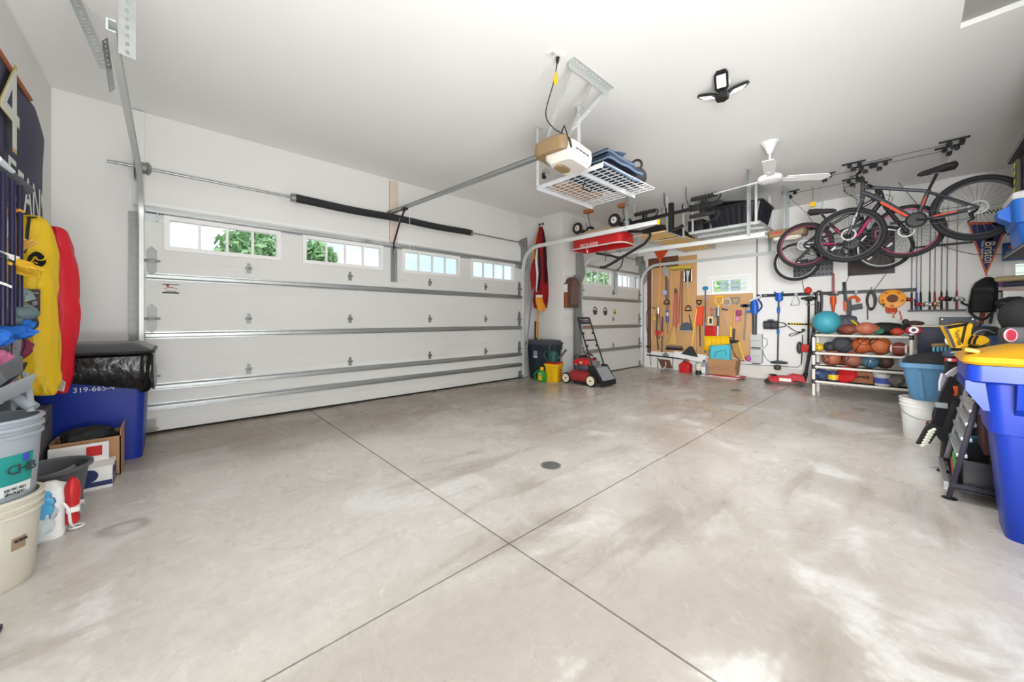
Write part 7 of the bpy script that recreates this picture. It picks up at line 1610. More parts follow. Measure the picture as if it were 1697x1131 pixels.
# ================================================================ BLUE TOTE ON A WHITE BUCKET
bk = V((4.98, -.10, 0)); t = bucket('plastic_bucket', 'white plastic bucket with a red animal label on the floor under the steel blue tote', bk, .135, .155, .37, WHITE)
AF2 = math.atan2(-bk.y, -bk.x)
curved_label(t, 'label', bk, .1375, .09, .25, AF2 - .05, AF2 + .38, PAPER)
z_ = .185; part(t, 'horse_print', MB().tube([on_cyl(bk, .1495, AF2 + .04, z_ - .02), on_cyl(bk, .15, AF2 + .10, z_ + .012), on_cyl(bk, .15, AF2 + .22, z_ + .008), on_cyl(bk, .15, AF2 + .30, z_ + .025), on_cyl(bk, .15, AF2 + .33, z_ + .0)], .006, 6), mat('print_dark_red', (150, 60, 56), .6)); part(t, 'print_legs', MB().tube([on_cyl(bk, .1495, AF2 + .11, z_), on_cyl(bk, .148, AF2 + .08, z_ - .04)], .004, 5).tube([on_cyl(bk, .15, AF2 + .23, z_), on_cyl(bk, .148, AF2 + .27, z_ - .04)], .004, 5), MATS['print_dark_red'])
part(t, 'bail', MB().tube([on_cyl(bk, .163, AF2 - 1.4, .30)] + [on_cyl(bk, .172, AF2 - 1.4 + 2.8 * i / 10, .30 - .10 * math.sin(math.pi * i / 10)) for i in range(1, 10)] + [on_cyl(bk, .163, AF2 + 1.4, .30)], .004, 6), GALV)
tc_ = V((4.98, -.30, .372)); TOB = mat('tote_steel_blue', (86, 134, 172), .42, vary=.04)
t = thing('storage_tote', 'steel blue storage tote on the white bucket with a black cloth over it', 'tote', tc_)
def ttr(w, d, z, r=.05): return [V((tc_.x + q.x, tc_.y + q.y, z)) for q in rring((0, 0), w, d, r, 5)]
part(t, 'body', MB().rbox([ttr(.40, .56, .373), ttr(.44, .60, .42), ttr(.50, .68, .655), ttr(.54, .72, .66), ttr(.54, .72, .70), ttr(.50, .68, .70), ttr(.40, .56, .39)]), TOB)
fl = MB()
for i in range(12): fl.box(V((tc_.x - .268, tc_.y - .17 + .03 * i, .68)), (.012, .012, .038), bevel=.003)
part(t, 'rim_rib', fl, TOB); part(t, 'handle_label', MB().box(V((tc_.x - .262, tc_.y - .20, .60)), (.012, .13, .05), bevel=.004), mat('label_pinkish', (196, 172, 170), .4))
part(t, 'corner_rib', MB().bar(V((tc_.x - .225, tc_.y + .22, .40)), V((tc_.x - .252, tc_.y + .24, .64)), .02, .02, (1, 0, 0)), TOB)
p = V((tc_.x, tc_.y, .70)); t = thing('black_cloth', 'black cloth heaped over the top of the steel blue tote', 'cloth', p)
def cl(u, v):
    x = p.x - .25 + .5 * u; y = p.y - .34 + .68 * v; e = min(1, 4 * min(u, 1 - u, v, 1 - v)); return V((x, y, .703 + e * (.09 + .03 * math.sin(5 * u + 3 * v) + .02 * math.sin(11 * v - 4 * u))))
part(t, 'cloth', MB().grid(cl, 22, 24, .004), mat('cloth_black', (40, 40, 42), .85, bump=.3)); part(t, 'strap', MB().tube(spline([V((p.x - .2, p.y - .05, .80)), V((p.x - .05, p.y - .12, .845)), V((p.x + .12, p.y - .10, .835))], 5), .014, 6, sy=.4), BLACK)
p = V((5.15, -.26, .81)); t = thing('scrub_brush', 'long scrub brush with pale blue bristles lying on the black cloth', 'brush', p)
bd_ = unit((.12, -1, .10)); part(t, 'block', MB().bar(p + V((0, .12, .03)), p + V((0, .12, .03)) + bd_ * .34, .06, .03, bevel=.008), mat('brush_olive', (140, 116, 64), .6))
bm_ = MB()
for i in range(14): 
    for j in (-1, 1): q = p + V((0, .12, .015)) + bd_ * (.015 + .024 * i) + V((.018 * j, 0, 0)); bm_.tube([q, q - UP * .04], [.009, .007], 5)
part(t, 'bristles', bm_, mat('bristle_blue', (110, 186, 214), .6)); part(t, 'handle', MB().tube([p + V((0, .02, .05)), p + V((.02, -.10, .16)), p + V((.03, -.16, .24))], [.022, .024, .018], 10), BLACK)
p = V((5.32, -.42, .80)); solo('print_pouch', 'blue printed pouch standing behind the scrub brush', 'pouch', crumple(p + V((0, 0, .11)), .11, (.6, 1.0, 1.1), 83), mat('pouch_print', (78, 110, 168), .4, vary=.6, scale=18))

# ================================================================ GEAR STAND AND GOLF BAG
SG = mat('stand_navy', (44, 42, 56), .4, .4); SGR = mat('stand_grey', (150, 152, 154), .4, .5)
sd_ = thing('gear_stand', 'black steel stand with chrome shelves beside the tall blue bin', 'stand', (3.73, -.35, 0))
sx0, sx1, sy0, sy1, sh_ = 3.44, 4.02, -.165, -.62, .62
for x, m in ((sx0, SG), (sx1, SGR)):
    part(sd_, 'leg', MB().bar((x, sy0, .02), (x, sy0 - .11, sh_), .024, .024, (1, 0, 0), bevel=.003), m); part(sd_, 'leg', MB().bar((x, sy1, .02), (x, sy1 + .03, sh_), .024, .024, (1, 0, 0), bevel=.003), SG)
    part(sd_, 'foot', MB().lathe([(.032, 0), (.032, .006), (.012, .012), (.010, .03), (0, .03)], (x, sy0, 0), 16), BLACK); part(sd_, 'side_bar', MB().bar((x, sy0, .09), (x, sy1, .09), .025, .025), SG)
part(sd_, 'base_bar', MB().bar((sx0, sy0 + .012, .075), (sx1, sy0 + .012, .075), .02, .05), SGR)
for z in (.27, .37, .46, .54): 
    y = sy0 - .11 * z / sh_; part(sd_, 'shelf_bar', MB().bar((sx0, y, z), (sx1, y, z), .045, .022, bevel=.004), mat('satin_steel', (196, 198, 200), .35, .6))
part(sd_, 'lower_shelf', MB().b2((sx0, sy1, .055), (sx1, sy0 - .02, .07)), BLACK)
t = thing('storage_box', 'smoky clear storage box on the lower shelf of the gear stand', 'box', (3.72, -.42, .071)); part(t, 'box', openbox(3.47, 3.98, -.60, -.22, .072, .24, .006), mat('smoky_plastic', (70, 70, 74), .25, alpha=.75)); part(t, 'rim', MB().b2((3.465, -.222, .238), (3.985, -.214, .25)), LGREY)
t = thing('seed_packet', 'green and red packet in the smoky storage box of the gear stand', 'packet', (3.62, -.21, .12)); part(t, 'packet', MB().box((3.60, -.195, .155), (.20, .012, .09), Matrix.Rotation(-.45, 3, 'Y'), .004), mat('packet_green', (70, 150, 70), .4, vary=.2)); part(t, 'red_band', MB().box((3.63, -.187, .13), (.20, .006, .035), Matrix.Rotation(-.45, 3, 'Y')), mat('packet_red', (176, 60, 56), .4))
t = thing('product_box', 'dark maroon product box on the gear stand behind the blue bin', 'box', (3.55, -.46, .28)); part(t, 'box', MB().b2((3.50, -.50, .285), (3.80, -.30, .50), .003), mat('box_maroon', (84, 44, 48), .5)); part(t, 'front_panel', MB().b2((3.4985, -.48, .30), (3.4995, -.32, .40)), mat('box_dark', (52, 44, 50), .5)); text(t, 'lettering', 'Chili', mat('box_orange', (206, 120, 70), .5), (3.497, -.40, .37), (0, -1, 0), (0, 0, 1), .05, .001)
t = thing('work_gloves', 'pair of pale work gloves lying on the upper bars of the gear stand', 'gloves', (3.8, -.33, .57))
for k in range(2): part(t, 'glove', MB().tube(spline([V((3.90 - .14 * k, -.30, .555)), V((3.78 - .14 * k, -.34, .575)), V((3.68 - .1 * k, -.36, .565))], 4), .022, 8, sy=.6), mat('glove_cream', (220, 216, 196), .7))
solo('lime_cloth', 'lime green cloth poking out by the top of the gear stand', 'cloth', crumple((4.05, -.40, .52), .07, (1, .8, .9), 91), mat('lime_cloth', (170, 200, 60), .7))
solo('pink_rag', 'pink and white rag draped over the top of the gear stand beside the bin', 'rag', crumple((3.40, -.42, .66), .055, (1, .9, 1.0), 92), mat('rag_pink', (226, 170, 176), .7, vary=.3))
# golf bag
gb0 = V((4.24, -.27, 0)); gb1 = PT(1600, 620, 2.78)
g_ = thing('golf_bag', 'black golf bag with wide straps leaning beside the gear stand', 'golf bag', gb0)
gd_ = unit(gb1 - gb0)
part(g_, 'body', MB().tube([gb0 + gd_ * .02, gb0 + gd_ * .05, gb0 + gd_ * .42, gb0 + gd_ * .78, gb0 + gd_ * .84], [.105, .115, .10, .105, .10], 20), BLACK)
part(g_, 'collar', MB().torus(gb0 + gd_ * .84, .10, .016, gd_, 26, 8), DGREY)
part(g_, 'pocket', MB().ball(lerp(gb0, gb0 + gd_ * .84, .40) + V((-.10, .07, 0)), .12, (.7, .8, 1.5), 18), FOAM)
part(g_, 'teal_pocket', MB().box(gb0 + V((-.14, -.02, .20)), (.06, .20, .14), bevel=.03), mat('teal_nylon', (36, 92, 116), .6))
def ribbon(t, name, pts, w, m):
    pts = spline(pts, 5); g = MB()
    def fn(a, b_): 
        i = min(len(pts) - 1, round(a * (len(pts) - 1))); tg = unit(pts[min(len(pts) - 1, i + 1)] - pts[max(0, i - 1)]); s = tg.cross(FWD).normalized(); return pts[i] + s * (w * (b_ - .5))
    g.grid(fn, len(pts) - 1, 2, .012); return part(t, name, g, m)
ribbon(g_, 'strap', [PT(1583, 628, 2.70), PT(1570, 655, 2.66), PT(1561, 685, 2.66), PT(1550, 712, 2.70), PT(1537, 728, 2.78)], .085, mat('strap_black', (40, 38, 42), .7))
bp_ = ribbon(g_, 'shoulder_pad', [PT(1551, 706, 2.64), PT(1541, 720, 2.66), PT(1531, 736, 2.70)], .10, FOAM)
for k in range(6):
    a_ = PT(1544.5 - 2.6 * k, 714 + 4.6 * k, 2.60 + .012 * k); part(bp_, 'pad_bar', MB().bar(a_ - RGT * .022 - UP * .012, a_ + RGT * .022 + UP * .012, .014, .012), mat('pad_cream', (222, 222, 206), .6))
ribbon(g_, 'white_strap', [PT(1566, 622, 2.72), PT(1563, 635, 2.70), PT(1563, 648, 2.70)], .042, mat('strap_lilac', (222, 216, 232), .6)); ribbon(g_, 'white_strap', [PT(1590, 612, 2.76), PT(1580, 618, 2.70), PT(1571, 625, 2.70)], .04, MATS['strap_lilac'])
part(g_, 'buckle', MB().box(PT(1560, 672, 2.62), (.05, .06, .035), bevel=.006), GREY); part(g_, 'orange_tab', MB().box(PT(1582, 648, 2.68), (.02, .03, .07), bevel=.004), ORANGE)
def clubhead(name, label, pts, t_, depth, m, group='golf club covers'):
    c = sum((PT(u, v, t_) for u, v in pts), V((0, 0, 0))) / len(pts)
    t = thing(name, label, 'club cover', PT(pts[0][0], pts[0][1], t_), group)
    rings = []
    for k, s in ((-1, .82), (-.6, 1.0), (.6, 1.0), (1, .82)): rings.append([c + (PT(u, v, t_) - c) * s + FWD * (depth * k) for u, v in pts])
    part(t, 'cover', MB().rbox(rings), m); return t, c
CY = mat('cover_yellow', (246, 186, 34), .5)
t, c = clubhead('club_cover', 'tall yellow driver cover flaring up out of the golf bag', [(1583, 577), (1594, 577), (1598, 560), (1600, 545), (1603, 536), (1594, 536), (1580, 539), (1566, 541), (1570, 549), (1576, 561)], 2.75, .045, CY)
part(t, 'black_top', MB().prism([PT(1567, 541, 2.70), PT(1603, 535.5, 2.70), PT(1601, 540, 2.70), PT(1570, 545.5, 2.70)], -FWD * .006), BLACK)
part(t, 'black_side', MB().prism([PT(1601, 542, 2.69), PT(1605.5, 534, 2.72), PT(1602, 560, 2.72), PT(1596, 577, 2.72), PT(1596, 566, 2.69)], FWD * .08), BLACK)
text(t, 'lettering', 'TaylorMade', BLACK, PT(1588, 560, 2.695), PT(1592, 575, 2.695) - PT(1584, 546, 2.695), PT(1594, 558, 2.695) - PT(1588, 560, 2.695), .045, .001, width=.11)
part(t, 'trim', MB().tube([PT(1566, 541, 2.70), PT(1576, 561, 2.70), PT(1582, 576, 2.70)], .008, 6), DGREY)
t, c = clubhead('club_cover', 'yellow and black striped wood cover beside the tall yellow driver cover', [(1599, 570), (1612, 574), (1626, 568), (1629, 562), (1620, 556), (1606, 555), (1599, 560)], 2.75, .05, CY)
for u in (1608, 1616): part(t, 'stripe', MB().tube([PT(u + 4, 557, 2.69), PT(u, 563, 2.685), PT(u - 2, 571, 2.69)], .008, 6), BLACK)
t, c = clubhead('club_cover', 'rounded black wood cover behind the striped yellow one', [(1614, 560), (1634, 556), (1648, 556), (1650, 548), (1640, 541), (1626, 541), (1616, 548), (1612, 555)], 3.0, .06, BLACK); part(t, 'piping', MB().tube(spline([PT(1613, 556, 2.93), PT(1620, 550, 2.93), PT(1634, 547, 2.93), PT(1649, 553, 2.93)], 4), .005, 6), GREY)
t, c = clubhead('club_cover', 'navy blade cover with a white patch below the tall yellow driver cover', [(1569, 591), (1586, 593), (1590, 588), (1587, 581), (1573, 582), (1569, 586)], 2.8, .04, mat('cover_navy', (52, 66, 90), .5)); part(t, 'patch', MB().prism([PT(1575, 583.5, 2.75), PT(1586, 582, 2.75), PT(1586, 584, 2.75), PT(1576, 586, 2.75)], -FWD * .004), LGREY)
t, c = clubhead('club_cover', 'red blade cover under the navy one', [(1573, 599), (1583, 601), (1586, 597), (1582, 594), (1574, 594)], 2.78, .035, mat('cover_red', (206, 56, 72), .5)); part(t, 'tip', MB().ball(PT(1574, 597, 2.74), .012), WHITE)
t = thing('golf_putter', 'white putter head beside the tall yellow driver cover', 'golf club', PT(1576, 566, 2.8)); part(t, 'head', MB().ball(PT(1574.5, 564.5, 2.8), .035, (.7, .8, 1.1), 14), WHITE); part(t, 'shaft', MB().tube([PT(1576, 570, 2.8), PT(1582, 577, 2.8), gb0 + gd_ * .6], .006, 6), CHROME)
part(g_, 'club_sleeve', MB().tube([PT(1592, 575, 2.78), gb0 + gd_ * .80], [.05, .045], 14), BLACK); part(g_, 'club_sleeve', MB().tube([PT(1608, 572, 2.80), gb0 + gd_ * .80], [.04, .035], 12), BLACK); part(g_, 'hood', MB().ball(PT(1612, 588, 2.95), .13, (.9, 1.0, .7), 18), FOAM)

# ================================================================ RIGHT SIDE: BACKPACK, SHELF, BINS
p = WB(1628, 515, .16); t = thing('backpack', 'black backpack hanging from a white hook on the back wall', 'backpack', p)
def bpr(v, ul, ur, d): 
    a = WB(ul, v, .16); b_ = WB(ur, v, .16); c = (a + b_) / 2; w = (a.y - b_.y) / 2
    return [V((c.x + d * math.sin(q) * (1 if math.sin(q) > 0 else 1.0), c.y + w * math.copysign(abs(math.cos(q)) ** .7, math.cos(q)), c.z)) for q in [2 * math.pi * i / 24 for i in range(24)]]
BKP = mat('backpack_black', (28, 28, 30), .75, bump=.3, bscale=90)
part(t, 'body', MB().rbox([bpr(518, 1606, 1650, .09), bpr(510, 1604, 1653, .13), bpr(495, 1607, 1654, .14), bpr(478, 1610, 1655, .13), bpr(468, 1616, 1654, .10), bpr(462, 1626, 1648, .06), bpr(459.5, 1632, 1642, .03)]), BKP)
part(t, 'front_pocket', MB().prism([WB(1611, 515, .29), WB(1643, 515, .29), WB(1645, 490, .30), WB(1612, 488, .30)], (-.05, 0, 0)), BKP); part(t, 'top_flap', MB().prism([WB(1613, 484, .28), WB(1647, 486, .28), WB(1645, 476, .27), WB(1616, 475, .27)], (-.035, 0, 0)), BKP); part(t, 'zip', MB().tube([WB(1614, 480, .325), WB(1630, 478, .33), WB(1646, 481, .325)], .005, 6), DGREY)
part(t, 'strap', MB().tube(spline([WB(1606, 515, .16), WB(1615, 524, .14), WB(1630, 530, .14), WB(1642, 520, .16)], 5), .012, 6), BLACK); part(t, 'strap_tail', MB().tube([WB(1645, 516, .2), WB(1643, 528, .2), WB(1641, 537, .2)], .013, 6), BLACK); part(t, 'side_strap', MB().tube([WB(1604, 506, .16), WB(1596, 503, .14), WB(1594, 500, .12)], .012, 6), BLACK)
hk2 = thing('coat_hook', 'small white coat hook holding the black backpack', 'hook', WB(1637, 458, .02)); part(hk2, 'plate', MB().box(WB(1637, 456, .008), (.012, .03, .06), bevel=.003), WHITE); part(hk2, 'prongs', MB().tube([WB(1633, 462, .16), WB(1637, 458.5, .17), WB(1641, 462, .16)], .010, 8).tube([WB(1637, 456, .012), WB(1637, 458.5, .17)], .008, 6), WHITE)
ls = thing('wooden_stick', 'wooden stick hanging down behind the black backpack', 'stick', WB(1628, 540, .05)); part(ls, 'stick', MB().tube([WB(1630, 510, .05), WB(1625, 542, .06)], .022, 8), RWOOD); part(ls, 'tip', MB().tube([WB(1625.2, 541, .06), WB(1624, 547, .06)], .03, 8), WOOD)
# small shelf under window 2 with bats on it
p = WB(1672, 482, .15); t = thing('wall_shelf', 'small white wall shelf below the right end window', 'shelf', p); part(t, 'board', MB().b2((XB - .30, YR + .01, p.z - .012), (XB - .002, WB(1655, 482).y, p.z + .006)), mat('shelf_tan', (196, 160, 132), .5)); part(t, 'apron', MB().b2((XB - .29, YR + .01, p.z - .14), (XB - .27, WB(1656, 482).y, p.z - .012)), WHITE)
for (u, v, m, lab, r, dz) in ((1654, 463.5, mat('bat_tan', (176, 158, 120), .5, vary=.15), 'tan wooden bat lying over the small wall shelf', .034, 0), (1661, 472, mat('bat_black', (64, 60, 76), .4), 'black bat with a purple end cap lying below the tan one', .034, 0)):
    a = PT(u, v, 4.40); t = thing('baseball_bat', lab, 'bat', a); d = V((-.35, -.95, .02)).normalized()
    part(t, 'barrel', MB().tube([a, a + d * .01, a + d * .2, a + d * .36], [r * .8, r, r * .95, r * .75], 14), m)
    part(t, 'end_cap', MB().ball(a, r * .9, n=14), m if u < 1658 else mat('cap_purple', (110, 60, 150), .4))
solo('printed_bag', 'white and pink printed plastic bag on the small wall shelf', 'bag', crumple(PT(1676, 477, 4.62), .07, (.8, 1.6, .55), 95), mat('bag_print', (232, 222, 220), .4, vary=.15, scale=16))
tp_ = thing('camera_tripod', 'dark folded tripod standing behind the golf club covers', 'tripod', V((6.6, -.66, 0)))
for k, u in enumerate((1662, 1668, 1671)): a = PT(u, 505, 4.1); part(tp_, 'leg', MB().tube([V((a.x, a.y, 0)), a], .014, 8), mat('tripod_navy', (48, 52, 74), .4))
part(tp_, 'head', MB().ball(PT(1664, 503, 4.1), .055, (1, 1.2, .9), 14), BLACK); part(tp_, 'brace', MB().bar(PT(1660, 526, 4.1), PT(1672, 526, 4.1), .02, .02), BLACKM); part(tp_, 'cap', MB().box(PT(1671, 503, 4.08), (.03, .05, .04), bevel=.008), WHITE)
solo('dark_bundle', 'dark green black bundle hanging behind the tripod head', 'bundle', crumple(PT(1683, 505, 4.2), .10, (1, 1.2, .9), 97), mat('bundle_dark', (38, 44, 36), .8))
hm = thing('black_duffel', 'big black duffel bag at the right edge above the yellow lid', 'bag', PT(1695, 560, 2.6)); part(hm, 'body', MB().ball(PT(1702, 525, 2.62), .13, (.9, 1.0, 1.05), 22), BKP); part(hm, 'piping', MB().torus(PT(1702, 525, 2.62), .128, .008, RGT * .8 - FWD * .5, 26, 6), DGREY); part(hm, 'base', MB().box(PT(1702, 562, 2.62), (.22, .24, .16), bevel=.03), DGREY)
rp_ = thing('red_paddle', 'half round red pad with white edge standing before the black duffel', 'pad', PT(1672, 570, 2.5)); part(rp_, 'pad', MB().lathe([(0, .012), (.038, .012), (.042, 0), (.038, -.012), (0, -.012)], PT(1675, 556, 2.48), 28, ax=FWD), mat('pad_red', (222, 70, 92), .5)); part(rp_, 'edge', MB().torus(PT(1675, 556, 2.47), .041, .005, FWD, 28, 6), mat('edge_pink', (240, 206, 210), .5)); part(rp_, 'back', MB().box(PT(1690, 560, 2.52), (.10, .12, .15), bevel=.02), DGREY)
# ---- tall recycling bins
RB2 = mat('cart_blue', (16, 50, 156), .38, vary=.05, scale=3); RY2 = mat('cart_yellow', (186, 136, 6), .4, vary=.03)
rc0 = V((3.11, -.62, 0)); t = thing('recycling_bin', 'tall royal blue wheeled recycling bin with a yellow lid at the right edge', 'bin', rc0)
def rcr(x0, x1, y0, y1, z, r=.05): return [V(((x0 + x1) / 2 + q.x, (y0 + y1) / 2 + q.y, z)) for q in rring((0, 0), x1 - x0, y1 - y0, r, 5)]
part(t, 'body', MB().rbox([rcr(3.00, 3.26, -.95, -.325, .0), rcr(2.985, 3.27, -.97, -.315, .12), rcr(2.96, 3.28, -.98, -.285, .52), rcr(2.945, 3.29, -.985, -.268, .525), rcr(2.93, 3.30, -1.0, -.25, .80), rcr(2.97, 3.26, -.95, -.30, .80), rcr(3.02, 3.24, -.92, -.36, .03)]), RB2)
part(t, 'rim', MB().rbox([rcr(2.86, 3.35, -1.05, -.205, .775), rcr(2.845, 3.365, -1.06, -.19, .785), rcr(2.845, 3.365, -1.06, -.19, .86), rcr(2.93, 3.29, -1.0, -.25, .86), rcr(2.93, 3.29, -1.0, -.25, .775)]), RB2)
for x in (2.90, 3.31): part(t, 'gusset', MB().prism([(x - .012, -.19, .78), (x - .012, -.19, .735), (x - .012, -.245, .64), (x - .012, -.265, .64), (x - .012, -.25, .78)], (.024, 0, 0)), RB2)
for y in (-.37, -.70): part(t, 'front_gusset', MB().prism([(2.85, y, .78), (2.885, y, .66), (2.945, y, .62), (2.945, y, .78)], (0, .03, 0)), RB2)
part(t, 'lid', MB().rbox([rcr(2.85, 3.37, -1.06, -.185, .862, .07), rcr(2.84, 3.38, -1.07, -.175, .875, .07), rcr(2.85, 3.37, -1.06, -.185, .90, .07), rcr(2.91, 3.32, -1.0, -.26, .925, .09), rcr(2.97, 3.27, -.94, -.34, .955, .09), rcr(3.0, 3.24, -.92, -.37, .957, .08)]), RY2)
part(t, 'lid_tab', MB().box((3.0, -.215, .925), (.13, .05, .02), Matrix.Rotation(.2, 3, 'X'), .006), RY2)
for x in (3.22,): part(t, 'wheel', MB().tube([(x, -1.02, .10), (x, -1.10, .10)], .10, 20), RUBBER)
# ---- wall shelf with cooler
SHB = mat('shelf_charcoal', (70, 72, 78), .5)
def shelf(label, z, x1, y0): 
    t = thing('wall_shelf', label, 'shelf', ((2.9 + x1) / 2, (y0 + YR) / 2, z)); part(t, 'board', MB().b2((2.9, YR + .005, z - .035), (x1, y0, z), .003), SHB); part(t, 'edge_strip', MB().b2((2.9, y0 - .0, z - .036), (x1, y0 + .004, z - .028)), LGREY)
    for x in (3.3, 4.5, 5.2): part(t, 'bracket', MB().prism([(x, YR + .005, z - .036), (x, y0 + .06 - .08, z - .036), (x, YR + .005, z - .26)], (.02, 0, 0)), BLACKM)
    return t
sA = PX(1663, 424, 6.35); shelf('charcoal lower wall shelf on the right wall under the blue cooler', sA.z, 6.35, sA.y)
sB = PX(1668, 268, 6.30); shelf('charcoal upper wall shelf on the right wall near the ceiling', sB.z, 6.30, sB.y)
cb1 = sA.z + .001; cx_ = 5.85; cy_ = sA.y - .12
ck = thing('cooler', 'bright blue cooler with a white lid on the lower wall shelf', 'cooler', (cx_, cy_, cb1)); CBL = mat('cooler_blue', (44, 120, 222), .4, vary=.04)
def ckr(w, d, z, r=.04): return [V((cx_ + q.x, cy_ - .06 + q.y, z)) for q in rring((0, 0), w, d, r, 5)]
part(ck, 'body', MB().rbox([ckr(.46, .30, cb1), ckr(.48, .32, cb1 + .02), ckr(.52, .36, cb1 + .20), ckr(.55, .39, cb1 + .21), ckr(.58, .42, cb1 + .42)]), CBL)
part(ck, 'lid', MB().rbox([ckr(.58, .42, cb1 + .422), ckr(.59, .43, cb1 + .44), ckr(.58, .42, cb1 + .48), ckr(.50, .34, cb1 + .50)]), WHITE)
part(ck, 'handle', MB().prism([(cx_ - .10, cy_ + .145, cb1 + .40), (cx_ - .10, cy_ + .215, cb1 + .36), (cx_ - .10, cy_ + .215, cb1 + .30), (cx_ - .10, cy_ + .14, cb1 + .24)], (.22, 0, 0)), CBL)
dk = thing('black_case', 'dark red black case with yellow marks wedged under the upper wall shelf', 'case', (5.8, sB.y - .1, sB.z - .45)); part(dk, 'case', MB().b2((5.50, YR + .02, sB.z - .50), (6.12, sB.y - .05, sB.z - .05), .02), mat('case_maroon', (52, 26, 32), .4)); part(dk, 'side_panel', MB().b2((5.96, sB.y - .05, sB.z - .46), (6.11, sB.y - .02, sB.z - .08), .01), mat('panel_olive', (90, 92, 84), .5))
for q in (.12, .2, .28, .36): part(dk, 'yellow_mark', MB().box((6.04, sB.y - .018, sB.z - q), (.05, .004, .03), Matrix.Rotation(.6, 3, 'Y')), mat('mark_yellow', (226, 220, 60), .5))
rm_ = thing('rolled_mat', 'rolled silver grey floor mat lying on the upper wall shelf', 'mat', (5.2, sB.y - .15, sB.z + .001)); SLV = mat('silver_vinyl', (132, 132, 136), .3, .3, vary=.15, scale=14, bump=.2)
r_ = .125; mc_ = V((0, sB.y - .13, sB.z + r_ + .002)); spn = []
part(rm_, 'roll', MB().tube([(6.2 - .9, mc_.y, mc_.z), (4.3, mc_.y, mc_.z)], r_, 26), SLV)
part(rm_, 'spiral_edge', MB().tube([V((4.298, mc_.y + (.02 + .012 * a) * math.cos(a), mc_.z + (.02 + .012 * a) * math.sin(a))) for a in [i * .35 for i in range(25)]], .006, 5), DGREY)
gx = thing('game_box', 'blue picture box hung under the lower wall shelf against the back wall', 'box', WB(1680, 430, .1)); a = WB(1662.5, 403, .10); b_ = WB(1697, 430, .10)
part(gx, 'box', MB().b2((XB - .10, YR + .03, b_.z), (XB - .003, a.y, a.z), .003), mat('game_blue', (36, 66, 130), .4, vary=.35, scale=10)); part(gx, 'picture', MB().prism([WB(1666, 418, .102), WB(1680, 412, .102), WB(1695, 416, .102), WB(1695, 425, .102), WB(1668, 427, .102)], (-.002, 0, 0)), mat('game_sky', (70, 140, 196), .4, vary=.4, scale=14)); part(gx, 'red_spot', MB().ball(WB(1676, 409.5, .102), .025, (.1, 1, 1.1), 12), mat('game_red', (160, 92, 80), .5))
